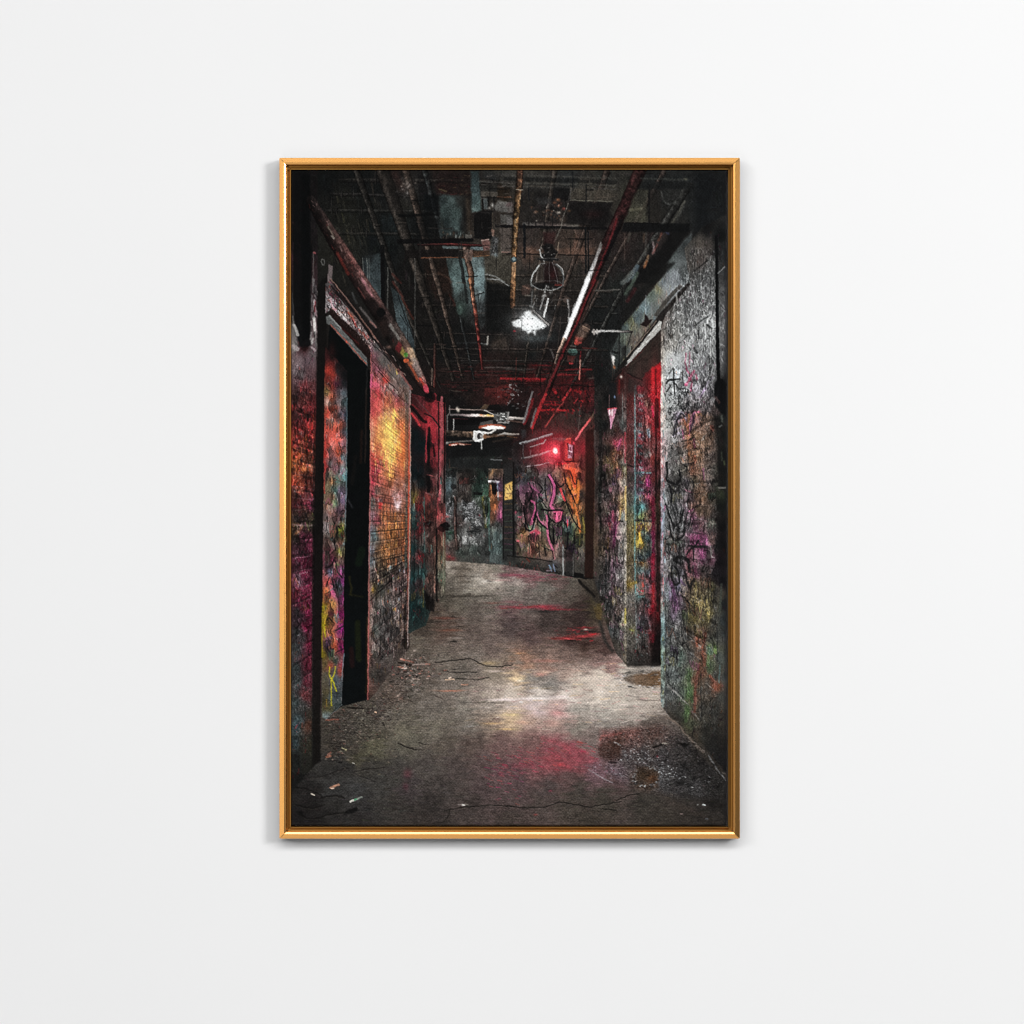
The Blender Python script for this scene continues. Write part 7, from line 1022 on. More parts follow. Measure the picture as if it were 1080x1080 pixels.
# lintel, dark soffit, red glow inside
F(D1(80, 850, 240, 690, 420, 480, 424, 700, 424, 810, 330, 850, 230, 960, 90, 880), (46, 41, 36), .97, 1.2)
for k in range(26):
    t = rnd.random(); x, y = D1(100 + 300 * t, 850 - 330 * t + rnd.uniform(10, 160) * t)[0]
    L([(x, y), (x + 5, y - 4.6)], rnd.uniform(.5, 1.3), rnd.choice([(30, 27, 25), (66, 60, 50), (56, 40, 36)]), .5)
F(D1(330, 850, 424, 780, 424, 1085, 330, 1085), (186, 20, 26), .9, 1.6); F(D1(270, 890, 330, 850, 330, 1085, 280, 1085), (96, 24, 26), .85, 1.8); L(D1(375, 860, 380, 1085), 2, (54, 14, 14), .85, 1.4); L(D1(345, 830, 350, 1080), 1.6, (220, 30, 34), .7, 1.4)
F(D1(90, 900, 270, 950, 280, 1085, 90, 1085), (46, 42, 39), .85, 8); L(D1(110, 890, 250, 955), 1.6, (24, 22, 21), .8); E(*D1(225, 1040)[0], 5, 4, (110, 26, 34), .7, 0, 2); L(D1(180, 1010, 190, 1080), 2, (60, 80, 80), .6)
F(D1(0, 880, 90, 830, 90, 1085, 0, 1085), (62, 26, 24), .8, 8); L(D1(30, 960, 30, 1080), 2, (110, 26, 26), .7); G(*D1(48, 921)[0], 1.5, 1.7, (210, 196, 184), .9)
F(D1(395, 375, 430, 400, 424, 470, 100, 815, 75, 820, 80, 780, 240, 590), (176, 176, 170), .97, 1.1)
for k in range(60):
    t = rnd.random(); x, y = D1(110 + 290 * t + rnd.uniform(-10, 25), 770 - 350 * t + rnd.uniform(-10, 25))[0]
    L([(x, y), (x + 1.8, y - 1.8)], rnd.uniform(.5, 1.2), rnd.choice([(130, 126, 120), (206, 206, 202), (110, 104, 98), (220, 220, 216)]), .55)
L(D1(60, 800, 220, 610, 395, 385), 3, (24, 23, 22), .95, 1.1); L(D1(40, 830, 90, 790), 4, (24, 22, 21), .9, 1.4); L(D1(100, 730, 240, 570, 380, 390), 1.1, (150, 130, 112), .7); L(D1(0, 880, 60, 800, 90, 760), 2.6, (30, 28, 26), .85)
F(D1(55, 640, 100, 620, 90, 740, 40, 760), (30, 29, 28), .7, 2)
# hanging bulb and wires left of the lintel
T(C1(985, 700, 1005, 740, 1010, 810), [2.4, 4.6, 2], [(60, 62, 62), (220, 220, 216), (150, 140, 130)], [(-1, .6), (-.2, 1.1), (.3, 1), (1, .5)]); L(C1(1000, 680, 1040, 700), 2.4, (26, 26, 26), .9); G(*C1(1018, 830)[0], 1.5, 1.5, (206, 110, 60), .9); L(C1(1000, 850, 1000, 1085), 1, (60, 44, 40), .7); L(C1(1080, 870, 1020, 930, 1000, 1000), 2.2, (26, 24, 23), .8)
F(C2(965, -60, 1040, -60, 1035, 180, 970, 180), (26, 27, 29), .85, 1.6); L(C2(970, 60, 968, 190), 1., (110, 80, 80), .7); G(*C2(1022, 78)[0], .9, 1.6, (130, 160, 210), .8)
F(C2(955, 200, 1040, 180, 1025, 250, 1010, 300, 985, 385, 970, 260), (206, 130, 156), .95, 1.1); F(C2(965, 200, 1005, 195, 1005, 260, 970, 250), (244, 224, 226), .9, 1.2); L(C2(985, 200, 988, 260), .8, (150, 50, 70), .8); L(C2(955, 195, 1040, 182), 1.4, (226, 60, 76), .8); L(C2(985, 290, 985, 375), 1.4, (226, 150, 190), .7)
# dangling black flex and handle, right edge
F([(764, 262), (770, 262), (770, 876), (764, 876)], (14, 15, 17), .45, 3)
T([(756, 250), (756.5, 320), (757, 360), (758, 402)], [3.2, 3.4, 3.6, 3.4], [(16, 17, 18), (12, 13, 14), (12, 13, 14), (14, 14, 15)], [(-1, 1.6), (-.4, .9), (1, .8)])
F(D1(985, 60, 1035, 20, 1035, 800, 990, 820), (92, 92, 92), .35, 3)
for k in range(30):
    y = rnd.uniform(300, 380); L([(762 + rnd.uniform(-2, 2), y), (763 + rnd.uniform(-2, 2), y + rnd.uniform(2, 6))], .9, rnd.choice([(190, 190, 190), (30, 30, 30), (140, 140, 140)]), .5)
L(D0(970, 990, 1030, 930), 1.2, (130, 130, 130), .8)
F(D1(935, 980, 960, 945, 1010, 945, 1045, 985, 1040, 1085, 935, 1085), (13, 14, 16), .96, 1.6); F(D2(940, 0, 1045, 0, 1040, 260, 990, 230, 935, 150), (15, 16, 18), .92, 2); F(D2(930, 250, 980, 250, 1035, 360, 1035, 940, 970, 930, 955, 480), (22, 23, 22), .72, 3)
for p, w, c in ((D2(1000, 260, 1005, 310), 2, (84, 88, 80)), (D2(980, 360, 1000, 350), 1.4, (110, 112, 110)), (D2(960, 945, 1040, 938), 1.5, (136, 134, 126)), (D2(960, 950, 965, 1080), 3, (44, 50, 34)), (D2(1000, 980, 1005, 1080), 4, (48, 54, 38)), (D2(905, 1030, 930, 1035), 2, (20, 18, 18)), (D2(1025, 690, 1030, 720), 1.6, (84, 96, 60)), (D2(1000, 600, 1005, 680), 1.4, (60, 66, 54)), (D3(1020, 490, 1025, 510), 1.4, (90, 30, 24)), (D3(940, 150, 970, 140), 1., (110, 96, 90)), (D3(1000, 820, 985, 1080), 2.4, (62, 66, 60)), (D2(915, 350, 918, 400), 2, (170, 70, 50)), (D2(940, 80, 975, 130), 3, (74, 46, 44))):
    L(p, w, c, .75, 1.4)
F(D3(945, 0, 1040, 0, 1040, 800, 960, 780), (16, 17, 18), .55, 5)
# plinth line at the foot of the right wall
F([(700, 748), (703, 746), (735, 778), (767, 817), (767, 826), (733, 790)], (60, 54, 48), .55, 2)
L(D5(480, 10, 560, 60, 680, 190, 740, 265), 2.2, (112, 98, 88), .8, 1.3); L(D5(740, 265, 830, 345), 3, (104, 92, 84), .75, 1.3); L(D5(880, 380, 960, 510, 1040, 610), 1.5, (104, 104, 104), .85); L(D5(720, 200, 740, 110), 1.6, (30, 27, 25), .7); F(D5(730, 90, 810, 90, 770, 240), (74, 60, 48), .4, 2)
for k in range(50):
    t = rnd.random(); x, y = D5(500 + 520 * t + rnd.uniform(-20, 60), 30 + 560 * t + rnd.uniform(-30, 30))[0]
    L([(x, y), (x + rnd.uniform(.5, 2), y + rnd.uniform(.5, 2))], rnd.uniform(.5, 1.2), rnd.choice([(26, 24, 22), (110, 104, 98), (18, 17, 16)]), .6)
# ---- a layer of small marks over the painted walls ---------------------------
def marks(pts, n, cols, ln=(2, 6), wd=(.5, 1.1), a=.7, curl=1.):
    global CLIP
    old = CLIP; CLIP = FULL(pts, 1.)
    xs = [p[0] for p in pts]; ys = [p[1] for p in pts]; k = 0; tries = 0
    while k < n and tries < 8 * n:
        tries += 1
        x, y = rnd.uniform(min(xs), max(xs)), rnd.uniform(min(ys), max(ys))
        if not inside(pts, x, y):
            continue
        k += 1; l = rnd.uniform(*ln); p = [(x, y)]; th = rnd.uniform(-.5, .5) + math.pi / 2
        for _ in range(3):
            th += rnd.gauss(0, .9 * curl); x += math.cos(th) * l * .38 * .7; y += math.sin(th) * l * .38; p.append((x, y))
        L(spline(p, 3), rnd.uniform(*wd), rnd.choice(cols), a * rnd.uniform(.5, 1), f=.8)
    CLIP = old


def courses(pts, ys, x0, x1, nj, c, a, w=.9):
    """brick joints in perspective: bed joints to the vanishing point, upright joints between"""
    global CLIP
    old = CLIP; CLIP = FULL(pts, 1.)
    f = lambda y, x: y + (VP[1] - y) * (x - x0) / (VP[0] - x0)
    for i in range(len(ys) - 1):
        L([(x0 + (x1 - x0) * k / 6, f(ys[i], x0 + (x1 - x0) * k / 6) + rnd.uniform(-.3, .3)) for k in range(7)], w, c, a * rnd.uniform(.45, 1))
        for k in range(nj):
            x = x0 + (x1 - x0) * (k + .5 * (i % 2) + .25) / nj
            if rnd.random() < .8:
                L([(x, f(ys[i], x)), (x + rnd.uniform(-.2, .2), f(ys[i + 1], x))], w * .9, c, a * rnd.uniform(.3, .9))
    CLIP = old


DK = [(22, 21, 23), (30, 27, 28), (16, 16, 17), (40, 36, 38)]
marks([(309, 420), (332, 425), (331, 660), (309, 660)], 120, DK + [(120, 60, 60), (90, 84, 84)], a=.6)
courses([(309, 415), (333, 425), (331, 690), (309, 700)], [415 + 14.5 * k for k in range(20)], 307, 334, 2, (34, 20, 22), .5)
marks([(343, 400), (366, 410), (364, 600), (361, 700), (342, 700)], 190, DK + [(150, 140, 130), (120, 60, 60), (60, 110, 110)], a=.65)
BWM = [(392, 372), (431, 414), (430, 678), (390, 705)]
courses(BWM, [395 + 10.6 * k for k in range(32)], 391, 432, 5, (44, 26, 24), .5)
marks(BWM, 150, DK + [(60, 40, 40)], (2, 5), (.4, .9), .6)
marks([(392, 600), (431, 600), (430, 678), (390, 705)], 120, DK + [(130, 124, 120), (150, 140, 136)], (3, 9), (.5, 1.), .6, .5)
marks([(393, 385), (430, 420), (430, 440), (393, 430)], 60, DK + [(160, 150, 146), (190, 60, 80)], (2, 6), (.5, 1.1), .7, .6)
marks([(434, 520), (458, 520), (458, 640), (434, 660)], 60, DK + [(130, 40, 40), (60, 110, 104)], a=.6)
marks([(628, 470), (659, 470), (659, 690), (640, 660), (632, 630)], 190, DK + [(150, 140, 130), (140, 60, 90)], a=.6)
marks([(671, 410), (687, 410), (687, 690), (671, 690)], 150, DK + [(130, 150, 150), (140, 40, 50), (90, 30, 40)], (1.5, 5), (.5, 1.1), .6)
marks([(661, 410), (669, 410), (669, 690), (661, 690)], 60, DK + [(130, 110, 96)], a=.5)
RWM = [(701, 440), (756, 440), (756, 700), (702, 720)]
courses([(722, 440), (757, 440), (757, 690), (716, 690)], [440 + 15.5 * k for k in range(18)], 757, 716, 2, (52, 40, 40), .45)
marks(RWM, 240, DK + [(130, 128, 126), (70, 66, 66)], (2, 7), (.5, 1.2), .6)
marks([(701, 660), (757, 660), (757, 780), (735, 770), (702, 735)], 120, DK + [(120, 124, 120), (54, 58, 56)], (2, 9), (.5, 1.1), .5, .5)
marks([(545, 500), (612, 495), (612, 590), (545, 584)], 130, DK + [(90, 84, 80), (60, 66, 60)], (1.5, 5), (.5, 1.), .6)
marks([(470, 500), (516, 500), (516, 586), (470, 586)], 90, DK + [(150, 150, 150), (100, 104, 104)], (1, 4), (.4, .8), .55)


def tagged(pts, n, pal, w=(5, 11), h=(5, 12), wd=(.6, 1.3), a=.8, seed=1, out=True):
    """sprayed tags: rows of looping up and down strokes, some outlined in black"""
    global CLIP
    old = CLIP; CLIP = FULL(pts, 1.)
    r = random.Random(seed); xs = [p[0] for p in pts]; ys = [p[1] for p in pts]; k = 0
    while k < n:
        x, y = r.uniform(min(xs), max(xs)), r.uniform(min(ys), max(ys))
        if not inside(pts, x, y):
            continue
        k += 1
        ww, hh, m = r.uniform(*w), r.uniform(*h), r.randint(4, 7)
        sl = (VP[1] - y) / (VP[0] - x) if abs(VP[0] - x) > 40 else 0
        p = []
        for i in range(m):
            u = (i / (m - 1) - .5) * ww + r.uniform(-.8, .8)
            v = (hh / 2 if i % 2 else -hh / 2) * r.uniform(.55, 1)
            p.append((x + u, y + v + sl * u * .7))
            if r.random() < .4:
                p.append((x + u + r.uniform(.5, 2), y + v * .6 + sl * u * .7))
        q = spline(p, 5); c = r.choice(pal); t = r.uniform(*wd)
        if out and r.random() < .45:
            L([(u + .6, v + .5) for u, v in q], t * 1.5, (24, 22, 24), a * .7)
        L(q, t, c, a * r.uniform(.5, 1))
    CLIP = old


BRI = [(150, 60, 110), (120, 50, 90), (170, 90, 56), (150, 130, 60), (80, 116, 116), (150, 146, 142), (96, 60, 110), (70, 100, 70), (160, 60, 60)]
BLK = [(24, 23, 24), (32, 30, 32), (40, 38, 40)]
tagged(RWM, 30, BLK, (6, 14), (6, 15), (.7, 1.5), .75, 3, False)
tagged(RWM, 24, BRI, (5, 12), (5, 12), (.6, 1.4), .5, 4)
tagged([(701, 400), (752, 400), (752, 445), (701, 450)], 14, BLK, (4, 9), (5, 10), (.6, 1.1), .7, 5, False)
tagged([(629, 480), (658, 480), (658, 690), (640, 660), (632, 630)], 26, BRI + BLK, (3, 8), (5, 13), (.5, 1.1), .55, 6)
tagged([(671, 420), (687, 420), (687, 680), (671, 680)], 26, BRI + BLK, (3, 8), (4, 9), (.5, 1.1), .6, 7)
tagged([(344, 415), (365, 420), (363, 600), (361, 700), (342, 700)], 34, BRI + BLK, (4, 9), (5, 12), (.5, 1.1), .6, 8)
tagged([(309, 425), (332, 425), (331, 640), (309, 650)], 18, [(120, 36, 44), (150, 70, 40), (84, 30, 56)] + BLK, (5, 11), (6, 14), (.6, 1.4), .55, 9)
tagged([(392, 395), (431, 420), (430, 450), (392, 440)], 12, BRI + BLK, (4, 8), (5, 11), (.5, 1.1), .5, 10)
tagged([(392, 505), (431, 510), (430, 530), (392, 530)], 10, [(190, 170, 176)] + BLK, (4, 8), (5, 10), (.5, 1.), .6, 11)
tagged([(392, 610), (430, 606), (430, 672), (391, 690)], 16, BLK + [(130, 124, 122)], (5, 10), (8, 16), (.5, 1.1), .55, 12, False)
tagged([(543, 500), (612, 496), (612, 586), (543, 582)], 34, BRI + BLK + BLK, (4, 9), (5, 12), (.5, 1.1), .6, 13)
tagged([(471, 510), (515, 510), (515, 582), (471, 582)], 20, [(150, 150, 152), (180, 180, 180)] + BLK, (3, 7), (3, 7), (.4, .8), .6, 14, False)
tagged([(434, 520), (457, 520), (456, 630), (434, 650)], 14, [(140, 40, 44), (60, 110, 104), (130, 110, 50)] + BLK, (3, 7), (5, 12), (.5, 1.), .55, 15)
# perspective brickwork and sprayed outlines, worked over whole walls at once
YY, XX = np.mgrid[0:H, 0:W].astype(np.float32)
XX = X0 + (XX + .5) / S; YY = Y0 + (YY + .5) / S


def brickwork(pts, a, dv=.076, du=.19, jv=.13, ju=.1, seed=0, soft_=2.):
    m = FULL(pts, soft_)
    dx = np.where(np.abs(VP[0] - XX) < 8, 8, np.abs(VP[0] - XX))
    v = (YY - VP[1]) / dx / dv + (noise(30, 30, 2, seed + 1) - .5) * .25
    row = np.floor(v)
    u = 500. / dx / du + .5 * (row % 2) + (noise(20, 8, 2, seed + 2) - .5) * .3
    fv, fu = v - row, u - np.floor(u)
    bed = np.clip(1 - np.minimum(fv, 1 - fv) / jv, 0, 1); head = np.clip(1 - np.minimum(fu, 1 - fu) / ju, 0, 1)
    j = np.maximum(bed, head) * np.clip(noise(9, 9, 2, seed + 3) * 2.2 - .5, 0, 1)
    tone = (np.sin(row * 12.9898 + np.floor(u) * 78.233) * 43758.5453) % 1.0     # each brick its own tone
    k = (1 - .72 * a * j * m) * (1 + a * m * (tone - .5) * .55)
    lip = np.clip(1 - np.abs(fv - jv * 1.2) / (jv * .8), 0, 1) * m * a * .35      # catch light on the upper edge
    img[:] = np.clip(img * (k + lip)[..., None], 0, 1)


def outlines(pts, cx, cy, a, width=.035, seed=0, fillk=.3, soft_=2.5):
    m = FULL(pts, soft_)
    w1, w2 = noise(cx * 1.5, cy * 1.5, 2, seed + 7) - .5, noise(cx * 1.5, cy * 1.5, 2, seed + 8) - .5
    n = noise(cx, cy, 2, seed); n2 = noise(cx * .7, cy * .8, 2, seed + 1)
    gx_, gy_ = np.gradient(n); g_ = np.sqrt(gx_ ** 2 + gy_ ** 2) + .004
    th = (.45 + .9 * n2) * S * .55
    ln = np.clip(1.25 - np.abs(n - .5 - w1 * .1) / g_ / th, 0, 1)
    gx_, gy_ = np.gradient(n2); g2 = np.sqrt(gx_ ** 2 + gy_ ** 2) + .004
    ln2 = np.clip(1.1 - np.abs(n2 - .45) / g2 / (th * .6), 0, 1)
    fl = np.clip((n - .5) * 6, -1, 1) * np.clip((n2 - .3) * 3, 0, 1)
    k = 1 + fillk * fl * m
    dark = np.clip(ln * a + ln2 * a * .6, 0, .9) * m
    lite = np.roll(ln2, (2, 2), (0, 1)) * (n > .55) * m * a * .22
    img[:] = np.clip(img * (k * (1 - dark))[..., None] + lite[..., None] * np.clip(img.max(-1, keepdims=True) * 1.2, 0, .8), 0, 1)


brickwork([(308, 400), (333, 415), (331, 720), (308, 760)], .6, seed=900)
brickwork(BWM, .55, dv=.074, du=.2, seed=910)
brickwork([(716, 425), (757, 415), (757, 700), (706, 690), (706, 560)], .5, dv=.1, du=.22, seed=920)
brickwork([(629, 480), (658, 480), (658, 690), (640, 660), (632, 630)], .35, dv=.12, du=.5, seed=930)
outlines([(308, 395), (333, 410), (331, 660), (308, 680)], 7, 11.2, 0.33, seed=1000)
outlines([(344, 400), (366, 410), (364, 600), (361, 690), (342, 690)], 5, 12.5, 0.42, seed=1010)
outlines([(392, 590), (431, 585), (430, 678), (390, 705)], 4, 12.5, 0.36, seed=1030, fillk=.3)
outlines([(434, 500), (468, 500), (467, 630), (450, 650), (434, 660)], 4, 11.2, 0.36, seed=1040)
outlines([(629, 470), (658, 470), (658, 690), (640, 660), (632, 630)], 4, 12.5, 0.42, seed=1050)
outlines([(671, 405), (687, 405), (687, 690), (671, 690)], 4, 10.0, 0.42, seed=1060)
outlines([(700, 385), (755, 400), (756, 680), (701, 700)], 6, 12.5, 0.36, seed=1070, fillk=.24)
outlines([(543, 492), (615, 484), (615, 590), (543, 584)], 6, 11.2, 0.45, seed=1080, fillk=.36)
outlines([(470, 495), (530, 495), (530, 586), (470, 586)], 4, 7.5, 0.30, seed=1090)


def gloss(pts, cx, cy, up, dn, seed, pw=5, soft_=5.):
    m = FULL(pts, soft_); n = noise(cx, cy, 2, seed); r_ = (1 - np.abs(2 * n - 1)) ** pw
    n = noise(cx, cy, 2, seed + 1); d_ = (1 - np.abs(2 * n - 1)) ** pw
    lum_ = img.mean(-1); m = m * np.clip((.78 - lum_) * 4, 0, 1)
    img[:] = np.clip(img * (1 - dn * d_ * m)[..., None] + (r_ * m * up * np.clip(lum_ * 1.6, 0, .6))[..., None], 0, 1)


gloss([(702, 335), (730, 262), (756, 262), (757, 430), (700, 430)], 2.2, 6.5, .55, .42, 1100)
gloss([(700, 430), (757, 430), (757, 770), (735, 770), (700, 735)], 1.5, 4, .3, .45, 1110)
gloss([(392, 372), (431, 414), (430, 680), (390, 705)], 1.2, 5, .2, .25, 1120)
gloss([(308, 380), (333, 400), (331, 780), (308, 800)], 1.4, 4, .35, .4, 1130)
gloss([(629, 440), (697, 400), (697, 700), (660, 700), (632, 630)], 1.4, 4, .3, .45, 1140)
gloss([(345, 310), (398, 360), (392, 374), (345, 325)], 1.3, 3, .7, .6, 1145)
gloss(FLR, 9, 1.5, .1, .15, 1150, 4, 3.)
gloss(FLR, 3, 1.1, .08, .12, 1160, 4, 3.)
gloss(RUB, 2.6, 1.5, .3, .42, 1170, 3, 14.)
gloss(LF, 2.6, 1.4, .18, .32, 1180, 3, 14.)
gloss([(309, 182), (760, 182), (700, 250), (640, 430), (460, 430), (400, 330)], 3, 4, .14, .25, 1190)
# strong warm light on the near brick in the print
CLIP = FULL([(391, 372), (432, 412), (432, 600), (391, 600)], 1.5)
G(395, 440, 6, 46, (206, 46, 44), .5); G(425, 470, 6, 42, (224, 92, 40), .5); G(410, 425, 14, 12, (196, 66, 60), .4); G(412, 515, 14, 16, (190, 84, 56), .4)
G(410, 465, 7, 26, (252, 206, 84), .55); G(402, 462, 7, 18, (246, 150, 70), .5)
G(409, 452, 13, 26, (190, 90, 24), .55, 0, 'screen'); G(398, 430, 7, 20, (170, 30, 30), .5, 0, 'screen'); G(425, 480, 6, 26, (150, 50, 10), .5, 0, 'screen'); CLIP = None
# bold sprayed strokes of the far mural, over its washes
for p, w, c in ((C2(395, 820, 440, 900, 445, 1000, 425, 1085), 2.6, (206, 80, 136)), (C3(425, 0, 415, 70, 450, 130), 2.6, (214, 90, 140)), (C3(455, 130, 520, 135, 505, 200, 465, 225), 2.4, (216, 80, 120)), (C3(375, 170, 380, 260, 390, 380, 430, 490), 2., (210, 96, 134)), (C3(230, 30, 268, 60, 258, 140, 225, 250), 1.8, (196, 78, 126)), (C3(270, 90, 300, 200, 350, 260), 1.5, (190, 90, 130)), (C2(505, 950, 530, 1020, 548, 1065), 2., (224, 60, 66)), (C3(225, 330, 270, 312, 305, 335), 2.2, (200, 60, 84)), (C2(200, 900, 250, 940, 330, 1010), 1.6, (150, 70, 110)), (C2(610, 760, 630, 850, 640, 930), 3.4, (240, 78, 38)), (C2(575, 850, 600, 950), 2.2, (226, 116, 44)), (C2(670, 870, 680, 980, 660, 1080), 2.4, (232, 116, 40)), (C3(640, 0, 650, 100, 680, 220, 690, 320), 2, (220, 112, 48)),
                (C2(380, 830, 425, 905, 428, 1000, 405, 1085), 1., (22, 20, 24)), (C2(412, 820, 462, 900, 465, 1000, 448, 1085), 1., (22, 20, 24)), (C3(325, 110, 390, 120, 525, 120), 1.5, (20, 19, 22)), (C3(390, 125, 395, 185, 465, 238, 515, 210, 532, 130), 1.1, (20, 19, 22)), (C3(175, 200, 180, 290, 235, 300, 275, 150, 275, 50), 1.4, (20, 19, 22)), (C3(280, 170, 300, 225, 385, 300, 392, 235), 1.1, (20, 19, 22)), (C3(400, 210, 402, 330, 440, 445, 438, 310), 1., (20, 19, 22)), (C3(530, 210, 565, 270, 577, 360, 570, 470), 1.1, (20, 19, 22)), (C2(540, 800, 565, 910, 620, 1010, 645, 1085), 1.1, (24, 18, 18)), (C2(600, 780, 640, 905, 668, 860), 1., (24, 18, 18)), (C3(560, 30, 595, 125, 645, 235, 692, 300), 1.1, (20, 19, 22)), (C2(470, 890, 505, 935, 545, 900), 1., (20, 19, 22)), (C2(210, 900, 240, 985, 205, 1060), 1.1, (20, 19, 22)), (C2(290, 900, 335, 955, 298, 1015, 345, 1060), 1.1, (20, 19, 22))):
    L(spline(p, 5), w, c, .82)
# looping black tags of the near right wall
for p in (D2(475, 700, 485, 800, 478, 870, 560, 915, 612, 860, 600, 770), D3(470, 60, 520, 200, 552, 268, 600, 235, 640, 110), D3(500, 230, 530, 370, 562, 412, 640, 360, 652, 280), D3(550, 590, 610, 560, 680, 590, 700, 690), D3(530, 640, 525, 760, 560, 830, 602, 800, 588, 700, 555, 650), D3(670, 540, 695, 500, 750, 455, 782, 408), D3(690, 455, 780, 470, 870, 465), D2(545, 440, 570, 330, 610, 240, 650, 262), D2(500, 910, 520, 985, 525, 1080), D1(475, 985, 505, 952, 600, 945), D1(545, 850, 552, 1000, 556, 1080), D3(650, 700, 690, 850, 722, 802, 742, 770)):
    L(spline(p, 5), rnd.uniform(1.2, 1.9), (28, 27, 29), .75)
G(691, 412, 6, 34, (150, 4, 10), .5, 0, 'screen'); G(676, 420, 10, 40, (70, 4, 8), .4, 0, 'screen')
# the front wall on the right stays grey and damp under its paint
m_ = FULL([(701, 340), (758, 260), (758, 800), (735, 775), (700, 742)], 4.); gr = img.mean(-1, keepdims=True)
img += (gr * np.array([.97, 1.01, 1.0], np.float32) * .94 - img) * (m_ * .3)[..., None]
m_ = FULL([(629, 470), (660, 470), (660, 690), (640, 660), (632, 630)], 3.); gr = img.mean(-1, keepdims=True)
img += (gr - img) * (m_ * .25)[..., None]
# softer floor: the pink light spreads
G(590, 800, 42, 13, (126, 74, 78), .4, .12, 'mix', 3); G(560, 790, 60, 22, (96, 74, 72), .3)
# wider glow of the red beacon
G(588, 476, 30, 22, (150, 8, 18), .6, 0, 'screen'); E(*C2(455, 592)[0], 5.4, 5.2, (255, 44, 54), .55, 0, 4); E(*C2(458, 590)[0], 2.4, 3., (255, 226, 226), 1, -.2, 1.6)
F(C2(500, 520, 545, 505, 548, 690, 505, 660), (140, 18, 26), .7, 2); L(C2(400, 520, 520, 510), 1.4, (200, 40, 50), .6); L(C2(400, 650, 510, 670), 1.4, (190, 30, 40), .6)
pass; G(352, 460, 8, 18, (90, 24, 10), .4, 0, 'screen'); G(320, 465, 10, 22, (70, 20, 8), .4, 0, 'screen')
# dim pipes, hangers and seams through the ceiling gloom
CG = [(345, 182), (640, 182), (640, 430), (460, 430)]
for k in range(90):
    x, y = rnd.uniform(430, 650), rnd.uniform(184, 420)
    if rnd.random() < .6:
        L([(x, y), (x + rnd.uniform(6, 26), y + rnd.uniform(-1, 1.4))], rnd.uniform(.5, 1.6), rnd.choice([(64, 58, 52), (12, 12, 12), (80, 70, 60), (14, 13, 13), (44, 40, 38), (10, 10, 11)]), rnd.uniform(.3, .7))
    else:
        L([(x, y), (x + rnd.uniform(-.6, .6), y + rnd.uniform(5, 22))], rnd.uniform(.5, 1.3), rnd.choice([(12, 12, 13), (60, 56, 52), (10, 10, 10)]), rnd.uniform(.3, .7))
# ---- roughen every edge a little, add grit ------------------------------------
def warp(im, amp, cell, seed):
    dx = (noise(cell, cell, 2, seed) - .5) * 2 * amp * S; dy = (noise(cell, cell, 2, seed + 1) - .5) * 2 * amp * S
    yy, xx = np.mgrid[0:H, 0:W].astype(np.float32)
    x = np.clip(xx + dx, 0, W - 1.01); y = np.clip(yy + dy, 0, H - 1.01)
    x0 = x.astype(int); y0 = y.astype(int); fx = (x - x0)[..., None]; fy = (y - y0)[..., None]
    return (im[y0, x0] * (1 - fx) + im[y0, x0 + 1] * fx) * (1 - fy) + (im[y0 + 1, x0] * (1 - fx) + im[y0 + 1, x0 + 1] * fx) * fy


img = warp(img, .3, 6., 41)
img = warp(img, .22, 1.6, 51)
fine = noise(.7, .7, 1, 61); mid = noise(4, 4, 3, 62); streak = noise(1.2, 8, 2, 63); flat_ = noise(9, 1.4, 2, 64)
yy = (Y0 + (np.arange(H) + .5) / S)[:, None]
floorish = np.clip((yy - 600) / 60, 0, 1)
low = img.mean(-1, keepdims=True)
img = low + (img - low) * (.8 + .2 * floorish[..., None])         # matte inks
t_ = np.where(low < .5, (np.maximum(low, .004) / .5) ** .13, 1)    # deep shadows of the print
img = img * (t_ + (1 - t_) * floorish[..., None] * .8)
g = (fine - .5) * .16 + (mid - .5) * .22 + (streak - .5) * .1 * (1 - .9 * floorish) + (flat_ - .5) * .1 * floorish
img = img * (1 + g[..., None] * np.clip(1.2 - low, .3, 1)) + ((RNG.random((H, W, 1), dtype=np.float32) - .5) * .02)


def soft(a):
    for ax in (0, 1):
        a = (np.roll(a, 1, ax) + 2 * a + np.roll(a, -1, ax)) / 4
    return a


img = img + .7 * (img - soft(soft(soft(img))))
img = np.clip(img, .012, 1)
INK_GAIN = .97
WORLD = .055
_P = math.pi


def _card(name, loc, size, radiance, aim=(0, 0, 0)):  # a glowing panel, added out of view for the gold to mirror
    return (name, loc, size, radiance * _P * size[0] * size[1], aim)


LAMPS = [('left_softbox', (-14.0, -13, 7.0), (4.8, 4.8), 1900 * .4),
         ('right_softbox', (4.4, -4.2, 1.6), (1.5, 1.7), 222),
         ('overhead_strip', (1.5, -15, 12.4), (26.0, 4.0), 4400 * .6),
         _card('left_added_card', (-1.2, -2.3, 0), (.7, 2.3), 1.5, (-.9, 0, 0)),  # added unseen cards that brighten the left, top and bottom rails
         _card('upper_added_card', (-.15, -2.3, 1.5), (1.9, .9), .12, (0, 0, .6)),
         _card('lower_added_card', (-.15, -2.3, -1.5), (1.9, .9), 1.0, (0, 0, -.6))]
# ---------------------------------------------------------------------------
#  THE SCENE: a framed canvas print on a white wall
# ---------------------------------------------------------------------------
import bpy, bmesh

U = 0.9144 / 717.0                        # metres per unit (the frame is about 0.91 m tall)
CX, CZ = 540.0, 540.0                     # the camera looks at the middle of the photograph


def px(x, y, d=0.):
    """print units -> metres; d = distance out from the wall"""
    return ((x - CX) * U, -d, (CZ - y) * U)


scene = bpy.context.scene
COL = scene.collection


def link(name, me, mat, parent=None):
    o = bpy.data.objects.new(name, me)
    COL.objects.link(o)
    if mat:
        me.materials.append(mat)
    o.parent = parent
    return o


